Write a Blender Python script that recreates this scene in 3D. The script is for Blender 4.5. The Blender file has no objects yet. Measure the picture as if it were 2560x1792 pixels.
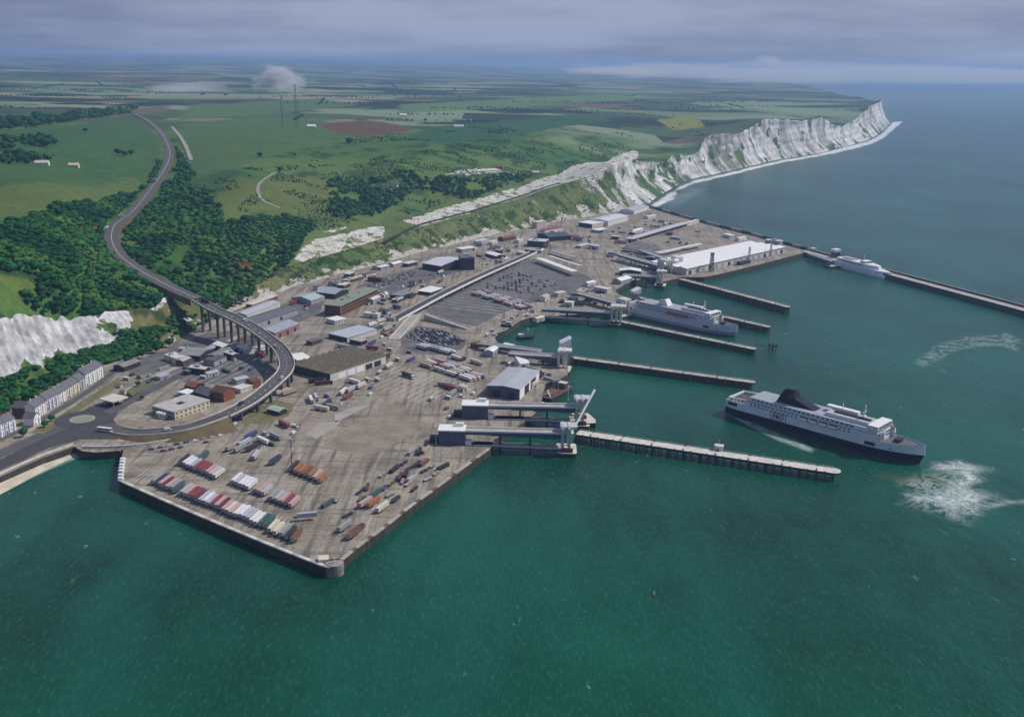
import bpy, math, random
import numpy as np
from mathutils import Vector, Matrix

# ---------------------------------------------------------------- camera, sky, sun, exposure
SC = bpy.context.scene
COL = SC.collection
FPX, PITCH, ROLL, HCAM = 2489.0, math.radians(16.5), math.radians(0.9), 284.0
_F = np.array([0, math.cos(PITCH), -math.sin(PITCH)])
_R0 = np.array([1.0, 0, 0]); _U0 = np.array([0, math.sin(PITCH), math.cos(PITCH)])
_R = _R0 * math.cos(ROLL) + _U0 * math.sin(ROLL)
_U = _U0 * math.cos(ROLL) - _R0 * math.sin(ROLL)
cd = bpy.data.cameras.new('camera'); cam = bpy.data.objects.new('camera', cd); COL.objects.link(cam)
cd.sensor_width = 36.0; cd.lens = 36.0 * FPX / 2560.0; cd.clip_start = 1.0; cd.clip_end = 150000.0
M = Matrix(((_R[0], _U[0], -_F[0], 0), (_R[1], _U[1], -_F[1], 0), (_R[2], _U[2], -_F[2], HCAM), (0, 0, 0, 1)))
cam.matrix_world = M
SC.camera = cam

SUN_DIR = Vector((0.80, 0.22, 0.86)).normalized()        # towards the sun: from the right, a little beyond
sun_el = math.asin(SUN_DIR.z); sun_az = math.atan2(SUN_DIR.x, SUN_DIR.y)
sd = bpy.data.lights.new('sun', 'SUN'); sd.energy = 3.7; sd.angle = math.radians(2.0); sd.color = (1.0, 0.95, 0.88)
sun = bpy.data.objects.new('sun', sd); COL.objects.link(sun)
sun.rotation_euler = SUN_DIR.to_track_quat('Z', 'Y').to_euler(); sun.location = (300, 300, 900)

W = bpy.data.worlds.new('World'); SC.world = W; W.use_nodes = True
nt = W.node_tree; nt.nodes.clear()
def wn(t, **kw):
    n = nt.nodes.new(t)
    for k, v in kw.items(): setattr(n, k, v)
    return n
out = wn('ShaderNodeOutputWorld')
sky = wn('ShaderNodeTexSky', sky_type='NISHITA', sun_disc=False, sun_elevation=sun_el, sun_rotation=sun_az)
sky.air_density = 1.0; sky.dust_density = 2.0; sky.altitude = 250
b1 = wn('ShaderNodeBackground'); b1.inputs[1].default_value = 0.09; nt.links.new(sky.outputs[0], b1.inputs[0])
tc = wn('ShaderNodeTexCoord'); sp = wn('ShaderNodeSeparateXYZ'); nt.links.new(tc.outputs['Generated'], sp.inputs[0])
az = wn('ShaderNodeMath', operation='ABSOLUTE'); nt.links.new(sp.outputs[2], az.inputs[0])
ad = wn('ShaderNodeMath', operation='ADD'); nt.links.new(az.outputs[0], ad.inputs[0]); ad.inputs[1].default_value = 0.10
dx = wn('ShaderNodeMath', operation='DIVIDE'); nt.links.new(sp.outputs[0], dx.inputs[0]); nt.links.new(ad.outputs[0], dx.inputs[1])
dy = wn('ShaderNodeMath', operation='DIVIDE'); nt.links.new(sp.outputs[1], dy.inputs[0]); nt.links.new(ad.outputs[0], dy.inputs[1])
cb = wn('ShaderNodeCombineXYZ'); nt.links.new(dx.outputs[0], cb.inputs[0]); nt.links.new(dy.outputs[0], cb.inputs[1])
cb.inputs[2].default_value = 3.7
nz = wn('ShaderNodeTexNoise'); nz.inputs['Scale'].default_value = 0.20; nz.inputs['Detail'].default_value = 8; nz.inputs['Roughness'].default_value = 0.58
nt.links.new(cb.outputs[0], nz.inputs['Vector'])
cr = wn('ShaderNodeValToRGB'); nt.links.new(nz.outputs[0], cr.inputs[0])
cr.color_ramp.elements[0].position = 0.35; cr.color_ramp.elements[0].color = (0.15, 0.20, 0.37, 1)
cr.color_ramp.elements[1].position = 0.66; cr.color_ramp.elements[1].color = (0.46, 0.53, 0.74, 1)
e = cr.color_ramp.elements.new(0.52); e.color = (0.28, 0.335, 0.52, 1)
b2 = wn('ShaderNodeBackground'); b2.inputs[1].default_value = 0.74; nt.links.new(cr.outputs[0], b2.inputs[0])
mk = wn('ShaderNodeMapRange'); nt.links.new(nz.outputs[0], mk.inputs[0])
mk.inputs[1].default_value = 0.25; mk.inputs[2].default_value = 0.42; mk.inputs[3].default_value = 0.75; mk.inputs[4].default_value = 0.97
mx = wn('ShaderNodeMixShader'); nt.links.new(mk.outputs[0], mx.inputs[0]); nt.links.new(b1.outputs[0], mx.inputs[1]); nt.links.new(b2.outputs[0], mx.inputs[2])
nt.links.new(mx.outputs[0], out.inputs[0])

vs = SC.view_settings; vs.view_transform = 'Standard'; vs.look = 'None'; vs.exposure = 0.0; vs.gamma = 1.0; vs.use_curve_mapping = False
SC.render.engine = 'CYCLES'
cy = SC.cycles; cy.use_denoising = True; cy.max_bounces = 6; cy.diffuse_bounces = 2; cy.glossy_bounces = 2
cy.transparent_max_bounces = 8; cy.volume_bounces = 1; cy.caustics_reflective = False; cy.caustics_refractive = False
cy.use_adaptive_sampling = True; cy.adaptive_threshold = 0.02

rnd = random.Random(7); rng = np.random.default_rng(7)
Q = 6.0                                                   # level of the port apron above the water

# ---------------------------------------------------------------- helpers
def P(x, y, z=0.0):
    """the point at height z that the camera sees at image pixel (x, y)"""
    d = _F + _R * ((x - 1280) / FPX) + _U * ((896 - y) / FPX)  # camera ray through the image pixel
    t = (z - HCAM) / d[2]
    return Vector((d[0] * t, d[1] * t, z))
def J(w):
    w = np.asarray(w, float) - np.array([0, 0, HCAM])
    k = FPX / (w @ _F)
    return 1280 + (w @ _R) * k, 896 - (w @ _U) * k

def tag(o, label=None, cat=None, group=None, kind=None):
    if label: o['label'] = label
    if cat: o['category'] = cat
    if group: o['group'] = group
    if kind: o['kind'] = kind
    return o
def root(name, loc, rz=0.0, label=None, cat=None, group=None):
    o = bpy.data.objects.new(name, None); COL.objects.link(o)
    o.empty_display_size = 2.0
    o.location = loc; o.rotation_euler = (0, 0, rz)
    return tag(o, label, cat, group)
def link(name, me, parent=None, loc=None, rz=None):
    o = bpy.data.objects.new(name, me); COL.objects.link(o)
    if parent is not None: o.parent = parent
    if loc is not None: o.location = loc
    if rz is not None: o.rotation_euler = (0, 0, rz)
    return o

class MB:
    """collects faces for one mesh"""
    def __init__(s): s.v = []; s.f = []; s.m = []
    def face(s, pts, m=0):
        i = len(s.v); s.v += [tuple(p) for p in pts]; s.f.append(tuple(range(i, i + len(pts)))); s.m.append(m); return s
    def box(s, x0, x1, y0, y1, z0, z1, m=0, top=None):
        i = len(s.v)
        s.v += [(x0,y0,z0),(x1,y0,z0),(x1,y1,z0),(x0,y1,z0),(x0,y0,z1),(x1,y0,z1),(x1,y1,z1),(x0,y1,z1)]
        for k, f in enumerate(((0,3,2,1),(4,5,6,7),(0,1,5,4),(1,2,6,5),(2,3,7,6),(3,0,4,7))):
            s.f.append(tuple(i + j for j in f)); s.m.append(top if (top is not None and k == 1) else m)
        return s
    def prism(s, poly, z0, z1, m=0, top=None, cap=True, zf=None):
        n = len(poly); i = len(s.v)
        s.v += [(p[0], p[1], z0) for p in poly] + [(p[0], p[1], z1 if zf is None else zf(p)) for p in poly]
        for k in range(n):
            s.f.append((i + k, i + (k + 1) % n, i + n + (k + 1) % n, i + n + k)); s.m.append(m)
        if cap:
            s.f.append(tuple(i + n + k for k in range(n))); s.m.append(m if top is None else top)
            s.f.append(tuple(i + n - 1 - k for k in range(n))); s.m.append(m)
        return s
    def bar(s, a, b, w, h=None, m=0):
        a = Vector(a); b = Vector(b); d = (b - a)
        if d.length < 1e-6: return s
        d.normalize(); h = w if h is None else h
        u = Vector((0, 0, 1)) if abs(d.z) < 0.95 else Vector((1, 0, 0))
        r = d.cross(u).normalized(); u = r.cross(d).normalized()
        i = len(s.v)
        for c in (a, b):
            for sx, sy in ((-1,-1),(1,-1),(1,1),(-1,1)):
                s.v.append(tuple(c + r * (sx * w / 2) + u * (sy * h / 2)))
        for f in ((0,1,2,3),(7,6,5,4),(0,4,5,1),(1,5,6,2),(2,6,7,3),(3,7,4,0)):
            s.f.append(tuple(i + j for j in f)); s.m.append(m)
        return s
    def cyl(s, x, y, z0, z1, r, n=8, m=0, r2=None):
        r2 = r if r2 is None else r2
        i = len(s.v)
        for zz, rr in ((z0, r), (z1, r2)):
            s.v += [(x + rr * math.cos(2*math.pi*k/n), y + rr * math.sin(2*math.pi*k/n), zz) for k in range(n)]
        for k in range(n):
            s.f.append((i+k, i+(k+1)%n, i+n+(k+1)%n, i+n+k)); s.m.append(m)
        s.f.append(tuple(i+n+k for k in range(n))); s.m.append(m)
        s.f.append(tuple(i+n-1-k for k in range(n))); s.m.append(m)
        return s
    def strip(s, L, R, m=0):
        i = len(s.v); n = len(L)
        for a, b in zip(L, R): s.v += [tuple(a), tuple(b)]
        for k in range(n - 1):
            s.f.append((i+2*k, i+2*k+1, i+2*k+3, i+2*k+2)); s.m.append(m)
        return s
    def mesh(s, name, mats):
        me = bpy.data.meshes.new(name); me.from_pydata(s.v, [], s.f)
        mats = mats if isinstance(mats, (list, tuple)) else [mats]
        for x in mats: me.materials.append(x)
        if len(mats) > 1: me.polygons.foreach_set('material_index', s.m)
        me.validate(); me.update(); return me
    def build(s, name, mats, parent=None, loc=None, rz=None):
        return link(name, s.mesh(name, mats), parent, loc, rz)

def fix_normals(me):
    import bmesh
    bm = bmesh.new(); bm.from_mesh(me); bmesh.ops.recalc_face_normals(bm, faces=bm.faces); bm.to_mesh(me); bm.free()

# value noise
def _hash(ix, iy, seed):
    h = (ix.astype(np.int64) * 374761393 + iy.astype(np.int64) * 668265263 + seed * 1274126177) & 0xFFFFFFFF
    h = ((h ^ (h >> 13)) * 1274126177) & 0xFFFFFFFF
    return ((h ^ (h >> 16)) & 0xFFFF) / 65535.0
def vnoise(x, y, seed=0):
    x = np.asarray(x, float); y = np.asarray(y, float)
    ix = np.floor(x); iy = np.floor(y); fx = x - ix; fy = y - iy
    fx = fx*fx*(3-2*fx); fy = fy*fy*(3-2*fy)
    a = _hash(ix, iy, seed); b = _hash(ix+1, iy, seed); c = _hash(ix, iy+1, seed); d = _hash(ix+1, iy+1, seed)
    return (a*(1-fx)+b*fx)*(1-fy) + (c*(1-fx)+d*fx)*fy
def fbm(x, y, oct=4, seed=0):
    s = 0; a = 0.5; t = 0
    for k in range(oct):
        s = s + a * vnoise(np.asarray(x)*2**k, np.asarray(y)*2**k, seed+k*17); t += a; a *= 0.5
    return s / t

# ---------------------------------------------------------------- materials
_mats = {}
def mat(name, col, rough=0.7, var=0.15, scale=0.25, metal=0.0, spec=0.3, streak=False, col2=None, bump=0.0):
    if name in _mats: return _mats[name]
    m = bpy.data.materials.new(name); m.use_nodes = True; _mats[name] = m
    t = m.node_tree; b = t.nodes['Principled BSDF']
    b.inputs['Roughness'].default_value = rough; b.inputs['Metallic'].default_value = metal
    b.inputs['Specular IOR Level'].default_value = spec
    g = t.nodes.new('ShaderNodeNewGeometry')
    mp = t.nodes.new('ShaderNodeMapping'); t.links.new(g.outputs['Position'], mp.inputs[0])
    mp.inputs['Scale'].default_value = (scale, scale, scale * (0.12 if streak else 1.0))
    n = t.nodes.new('ShaderNodeTexNoise'); n.inputs['Scale'].default_value = 1.0; n.inputs['Detail'].default_value = 6; n.inputs['Roughness'].default_value = 0.62
    t.links.new(mp.outputs[0], n.inputs['Vector'])
    r = t.nodes.new('ShaderNodeValToRGB'); t.links.new(n.outputs[0], r.inputs[0])
    c2 = col2 if col2 else tuple(c * (1 + var) for c in col)
    c1 = tuple(c * (1 - var) for c in col)
    r.color_ramp.elements[0].position = 0.32; r.color_ramp.elements[0].color = (*c1, 1)
    r.color_ramp.elements[1].position = 0.68; r.color_ramp.elements[1].color = (*c2, 1)
    t.links.new(r.outputs[0], b.inputs['Base Color'])
    if bump:
        bp = t.nodes.new('ShaderNodeBump'); bp.inputs['Strength'].default_value = bump; bp.inputs['Distance'].default_value = 0.5
        t.links.new(n.outputs[0], bp.inputs['Height']); t.links.new(bp.outputs[0], b.inputs['Normal'])
    return m
M_white = mat('white_paint', (0.78, 0.78, 0.77), 0.5, 0.08, 0.3, streak=True)
M_offw = mat('off_white', (0.60, 0.59, 0.55), 0.6, 0.12, 0.3, streak=True)
M_cream = mat('cream_paint', (0.62, 0.56, 0.44), 0.6, 0.12, 0.3)
M_conc = mat('concrete', (0.40, 0.375, 0.33), 0.85, 0.22, 0.12)
M_concl = mat('pale_concrete', (0.58, 0.55, 0.50), 0.85, 0.2, 0.2)
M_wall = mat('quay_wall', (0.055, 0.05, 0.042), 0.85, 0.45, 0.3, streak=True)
M_asph = mat('asphalt', (0.062, 0.062, 0.07), 0.9, 0.22, 0.06)
M_road = mat('road_grey', (0.095, 0.092, 0.095), 0.9, 0.18, 0.08)
M_steelb = mat('blue_grey_cladding', (0.085, 0.10, 0.16), 0.5, 0.15, 0.4, streak=True)
M_grey = mat('grey_cladding', (0.33, 0.34, 0.38), 0.5, 0.12, 0.3, streak=True)
M_roofg = mat('grey_roof', (0.42, 0.43, 0.47), 0.45, 0.10, 0.15)
M_roofd = mat('dark_roof', (0.10, 0.10, 0.105), 0.7, 0.25, 0.2)
M_slate = mat('slate_roof', (0.13, 0.13, 0.15), 0.7, 0.2, 0.5)
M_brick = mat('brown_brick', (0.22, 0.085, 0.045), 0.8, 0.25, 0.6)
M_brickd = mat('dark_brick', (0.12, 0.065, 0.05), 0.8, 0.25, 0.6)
M_tile = mat('red_tile', (0.25, 0.075, 0.05), 0.8, 0.25, 0.6)
M_green = mat('green_roof', (0.24, 0.27, 0.20), 0.7, 0.15, 0.2)
M_navy = mat('navy_paint', (0.006, 0.008, 0.028), 0.5, 0.2, 0.2, spec=0.25)
M_glass = mat('dark_glass', (0.02, 0.025, 0.035), 0.15, 0.2, 0.3, spec=0.6)
M_rust = mat('rusty_steel', (0.16, 0.075, 0.045), 0.8, 0.35, 0.5)
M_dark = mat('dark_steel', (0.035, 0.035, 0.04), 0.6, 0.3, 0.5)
M_steel = mat('pale_steel', (0.50, 0.52, 0.53), 0.45, 0.12, 0.4, metal=0.0, streak=True)
M_timber = mat('timber', (0.15, 0.11, 0.07), 0.9, 0.3, 0.5)
M_sand = mat('sand', (0.55, 0.48, 0.38), 0.95, 0.2, 0.1)
M_stone = mat('breakwater_stone', (0.27, 0.25, 0.22), 0.9, 0.3, 0.2)
M_tyre = mat('tyre_rubber', (0.018, 0.018, 0.018), 0.9, 0.1, 1.0)
# ================================================================ SEA
def sea_material():
    m = bpy.data.materials.new('sea_water'); m.use_nodes = True; t = m.node_tree; b = t.nodes['Principled BSDF']
    N = t.nodes.new; L = t.links.new
    g = N('ShaderNodeNewGeometry')
    def noise(scale, detail=4, rough=0.55, sx=1.0, sy=1.0, rot=0.0):
        mp = N('ShaderNodeMapping'); L(g.outputs['Position'], mp.inputs[0]); mp.inputs['Scale'].default_value = (scale*sx, scale*sy, scale); mp.inputs['Rotation'].default_value = (0, 0, rot)
        n = N('ShaderNodeTexNoise'); n.inputs['Scale'].default_value = 1; n.inputs['Detail'].default_value = detail; n.inputs['Roughness'].default_value = rough
        L(mp.outputs[0], n.inputs['Vector']); return n.outputs[0]
    def rng_(src, a, bb, c, d):
        n = N('ShaderNodeMapRange'); L(src, n.inputs[0]); n.inputs[1].default_value = a; n.inputs[2].default_value = bb; n.inputs[3].default_value = c; n.inputs[4].default_value = d; return n.outputs[0]
    def mix(f, a, bb):
        n = N('ShaderNodeMix'); n.data_type = 'RGBA'; L(f, n.inputs[0])
        for s, x in ((6, a), (7, bb)):
            if isinstance(x, tuple): n.inputs[s].default_value = (*x, 1)
            else: L(x, n.inputs[s])
        return n.outputs[2]
    def math_(op, a, bb):
        n = N('ShaderNodeMath'); n.operation = op
        for s, x in ((0, a), (1, bb)):
            if isinstance(x, (int, float)): n.inputs[s].default_value = x
            else: L(x, n.inputs[s])
        return n.outputs[0]
    big = noise(0.0032, 6, 0.6)
    c = mix(rng_(big, 0.36, 0.66, 0, 1), (0.0001, 0.024, 0.0095), (0.0018, 0.086, 0.048))
    med = noise(0.035, 5, 0.6, 1.0, 0.5, 0.5)
    c = mix(rng_(med, 0.4, 0.75, 0, 0.35), c, (0.003, 0.095, 0.058))
    wind = noise(0.010, 5, 0.6, 1.0, 0.22, 0.75)
    c = mix(rng_(wind, 0.48, 0.68, 0, 0.5), c, (0.008, 0.115, 0.082))
    # light on small crests painted in as paler colour, and scattered whitecaps outside the harbour
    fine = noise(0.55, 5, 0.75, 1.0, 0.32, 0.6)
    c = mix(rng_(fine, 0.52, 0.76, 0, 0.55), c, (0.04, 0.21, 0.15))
    cap = math_('MULTIPLY', rng_(noise(0.13, 4, 0.65, 1.0, 0.45, 0.3), 0.665, 0.73, 0, 1), rng_(noise(0.004, 2), 0.46, 0.60, 0, 0.45))
    c = mix(cap, c, (0.55, 0.62, 0.64))
    L(c, b.inputs['Base Color'])
    b.inputs['Roughness'].default_value = 0.26; b.inputs['IOR'].default_value = 1.33; b.inputs['Specular IOR Level'].default_value = 0.42
    bp = N('ShaderNodeBump'); bp.inputs['Strength'].default_value = 0.6; bp.inputs['Distance'].default_value = 1.5
    h = math_('ADD', math_('MULTIPLY', noise(0.09, 5, 0.6, 1.0, 0.5, 0.5), 1.0), math_('MULTIPLY', noise(0.5, 3, 0.6, 1.0, 0.6, 0.2), 0.35))
    L(h, bp.inputs['Height']); L(bp.outputs[0], b.inputs['Normal'])
    return m
M_sea = sea_material()
s = MB(); K = 55000.0
xs = [-K, -8000, -2000, -500, 0, 500, 1000, 2000, 4000, 10000, K]; ys = [-2000, 0, 300, 600, 900, 1300, 2000, 4000, 9000, 20000, K]
for i in range(len(xs)-1):
    for j in range(len(ys)-1):
        s.face([(xs[i], ys[j], 0), (xs[i+1], ys[j], 0), (xs[i+1], ys[j+1], 0), (xs[i], ys[j+1], 0)])
tag(s.build('water', M_sea), 'choppy green sea of the harbour and the strait beyond', kind='structure')

# ================================================================ LAND: cliffs, slope behind the port, downs and farmland
# stations along the foot of the cliffs: x, y (foot), foot level, y of the cliff edge, set-back of the edge in metres
ST = [(-700,1420,Q,900,80),(-400,1240,Q,840,75),(-200,1140,Q,806,70),(0,1036,Q,797,62),(70,1000,Q,799,60),(130,968,Q,796,58),(175,946,Q,792,56),(215,926,Q,800,52),(250,912,Q,801,52),
      (300,900,Q,790,52),(345,888,Q,780,55),(400,868,Q,778,55),(450,846,Q,770,52),(500,815,Q,764,45),(560,787,Q,745,42),(640,754,Q,712,42),(740,714,Q,680,42),
      (860,682,Q,642,45),(940,662,Q,620,45),(1030,636,Q,592,50),(1120,614,Q,568,50),(1250,583,Q,538,50),(1340,566,Q,518,55),(1400,552,Q,500,60),(1452,545,Q,476,75),(1518,533,Q,453,85),
      (1561,526,5,437,85),(1612,519,1,407,80),(1640,494,.5,397,70),(1692,464,.5,407,42),(1716,452,.5,388,48),(1757,441,.5,390,42),(1783,437,.5,380,45),(1806,431,.5,346,60),(1824,428,.5,335,60),
      (1888,413,.5,335,55),(1931,402,.5,307,60),(1953,398,.5,298,60),(2040,385,.5,303,55),(2084,374,.5,294,60),(2114,367,.5,316,50),(2136,360,.5,316,50),(2171,350,.5,294,60),(2200,334,.5,262,60),(2226,308,.5,254,60)]
NDIR = np.array([-0.75, 0.6614])
stB, stZ, stT, stTz, stX, stS = [], [], [], [], [], []
for (x, y, zb, ty, sb) in ST:
    b_ = P(x, y, zb); bx = np.array([b_.x, b_.y]); tx = bx + NDIR * sb
    lo, hi = 0.0, 260.0
    for _ in range(40):
        mz = (lo + hi) / 2
        if J((tx[0], tx[1], mz))[1] > ty: lo = mz
        else: hi = mz
    stB.append(bx); stZ.append(zb); stT.append(tx); stTz.append(max(mz, zb + 6)); stX.append(x); stS.append(sb)
tip = stB[-1]
for (dx_, dy_, zt) in ((120, 420, 98), (260, 1100, 100), (560, 3000, 102), (1150, 5800, 105), (1500, 8800, 112), (1200, 13000, 120), (0, 20000, 130), (-2500, 32000, 150)):
    bx = tip + np.array([dx_, dy_]); stB.append(bx); stZ.append(.5); stT.append(bx + NDIR*60); stTz.append(zt); stX.append(2300 + dy_*0.02); stS.append(60)
stB = np.array(stB); stT = np.array(stT); stZ = np.array(stZ); stTz = np.array(stTz); stX = np.array(stX); stS = np.array(stS)

# levels of the downs (x, y in image pixels, level)
ROADZ = [(494,749,37),(440,725,41),(380,695,45.5),(330,670,49),(300,650,52),(283,625,55),(281,600,58.5),(293,570,63),(322,545,66.5),(345,520,70.5),(368,490,76),(384,470,80),(404,440,87),(419,410,94),(425,385,99),(416,355,105),(396,325,111),(366,300,117),(338,286,121)]
CT = ROADZ + [(0,700,85),(0,620,98),(120,700,74),(150,600,88),(200,540,92),(0,560,108),(150,470,116),(0,400,130),(250,400,112),(0,320,135),(200,330,128),(330,440,98),
      (560,690,26),(600,650,42),(500,620,52),(450,560,66),(620,560,62),(700,600,42),(760,640,25),(520,480,84),(600,430,98),(700,500,70),(800,550,46),(700,360,112),(560,340,116),
      (900,540,45),(900,460,66),(960,565,31),(1000,420,88),(1050,500,44),(1100,380,98),(1200,440,66),(1300,460,48),(1300,360,95),(1400,440,46),(1400,340,100),(1500,405,48),(1500,340,92),
      (1595,378,56),(1600,330,86),(1700,350,72),(1700,300,98),(1800,300,98),(1900,280,108),(2000,268,108),(2100,262,104),(2150,262,100),(1800,250,108),(1500,270,108),(1200,290,112),(900,300,112),
      (2000,225,104),(1700,220,110),(1300,230,112),(900,240,116),(500,270,122),(200,255,124),(0,240,128),(1300,195,118),(900,190,124),(500,200,132),(0,195,140),(1700,195,112)]
cp = []
for (x, y, z) in CT: w = P(x, y, z); cp.append((w.x, w.y, z))
for k in range(len(stT)): cp.append((stT[k][0], stT[k][1], stTz[k]))
for az_ in (-60, -45, -30, -18, -6, 6):
    for dist, zz in ((16000, 185), (28000, 268), (45000, 335)):
        a_ = math.radians(az_); cp.append((dist*math.sin(a_), dist*math.cos(a_), zz - max(0, az_+10)*6.0))
for az_ in (-75, -50): cp.append((1500*math.sin(math.radians(az_)), 1500*math.cos(math.radians(az_)), 118))
cp = np.array(cp)
def lp(x, y):
    return np.stack([np.arctan2(x, y) * 2.2, np.log(np.hypot(x, y))], -1)
C_ = lp(cp[:, 0], cp[:, 1]); n_ = len(C_)
A_ = np.linalg.norm(C_[:, None] - C_[None], axis=-1)
A_ = np.block([[A_ + np.eye(n_)*1e-6, np.ones((n_, 1))], [np.ones((1, n_)), np.zeros((1, 1))]])
W_ = np.linalg.solve(A_, np.append(cp[:, 2], 0))
def hgt(x, y):
    x = np.asarray(x, float); y = np.asarray(y, float); sh = x.shape; x = x.ravel(); y = y.ravel(); o = np.empty(len(x))
    for k in range(0, len(x), 20000):
        q = lp(x[k:k+20000], y[k:k+20000]); o[k:k+20000] = np.linalg.norm(q[:, None] - C_[None], axis=-1) @ W_[:-1] + W_[-1]
    d = np.hypot(x, y)
    o += (fbm(x/900, y/900, 3, 5) - 0.5) * 26 * np.clip((d - 2300) / 3000, 0, 1) + (fbm(x/60, y/60, 3, 9) - 0.5) * 2.0
    return o.reshape(sh)
def ground(px, py, lift=0.0):
    """first point of the downs met along the sight line of an image pixel"""
    d = _F + _R * ((px - 1280) / FPX) + _U * ((896 - py) / FPX)
    ts = np.geomspace(900, 40000, 500) / d[1]
    z = HCAM + d[2]*ts; h = hgt(d[0]*ts, d[1]*ts)
    k = np.argmax(z < h)
    if z[k] >= h[k]: k = len(ts) - 1
    a, b = ts[max(k-1, 0)], ts[k]
    for _ in range(25):
        m_ = (a+b)/2
        if HCAM + d[2]*m_ < hgt(np.array([d[0]*m_]), np.array([d[1]*m_]))[0]: b = m_
        else: a = m_
    return Vector((d[0]*b, d[1]*b, HCAM + d[2]*b + lift))
def wpoly(pts): return np.array([[g.x, g.y] for g in (ground(*p) for p in pts)])
def inside(x, y, poly):
    r = np.zeros(x.shape, bool); n = len(poly); j = n - 1
    for i in range(n):
        xi, yi = poly[i]; xj, yj = poly[j]
        if yi != yj:
            c = ((yi > y) != (yj > y)) & (x < (xj-xi)*(y-yi)/(yj-yi) + xi); r ^= c
        j = i
    return r

# resample the stations
seg = np.hypot(np.diff(stX), np.diff(np.array([J((b[0], b[1], z))[1] for b, z in zip(stB, stZ)]))) + np.hypot(*np.diff(stB, axis=0).T) * 0.02
cum = np.concatenate([[0], np.cumsum(seg)]); NS = 1000
u = np.linspace(0, cum[-1], NS)
def rs(a): return np.interp(u, cum, a)
bX, bY, bZ, sX, sS = rs(stB[:, 0]), rs(stB[:, 1]), rs(stZ), rs(stX), rs(stS)
along = np.concatenate([[0], np.cumsum(np.hypot(np.diff(bX), np.diff(bY)))])
bold = np.clip((sX-1540)/80, 0, 1) + np.clip((370-sX)/60, 0, 1)              # bare chalk cliffs
rid = 1 - np.abs(2*fbm(along/34, along*0+3.3, 3, 21) - 1)                    # buttresses and gullies
rid2 = 1 - np.abs(2*fbm(along/11, along*0+7.3, 2, 27) - 1)
butt = (rid - 0.62) * 52 + (rid2 - 0.6) * 15
topj = (fbm(along/26, along*0+1.2, 3, 33) - 0.5) * 22
NC = 30; rows = []
tX = bX + NDIR[0]*(sS + topj*bold*0.55); tY = bY + NDIR[1]*(sS + topj*bold*0.55)
tZ = np.maximum(hgt(tX, tY) + (fbm(along/17, along*0+5.5, 4, 37)-0.5)*16*bold, bZ + 5)
V = []; CC = []; KK = []
def mixc(a, b, f): return a*(1-f)[..., None] + b*f[..., None]
CH = np.array([0.78, 0.775, 0.77]); CHs = np.array([0.56, 0.545, 0.53]); SCR = np.array([0.125, 0.15, 0.055]); GR = np.array([0.060, 0.130, 0.040]); TAN = np.array([0.30, 0.27, 0.20]); DK = np.array([0.022, 0.052, 0.022]); BR = np.array([0.16, 0.115, 0.065])
def sm(x, a, b): t = np.clip((x-a)/(b-a), 0, 1); return t*t*(3-2*t)
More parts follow.
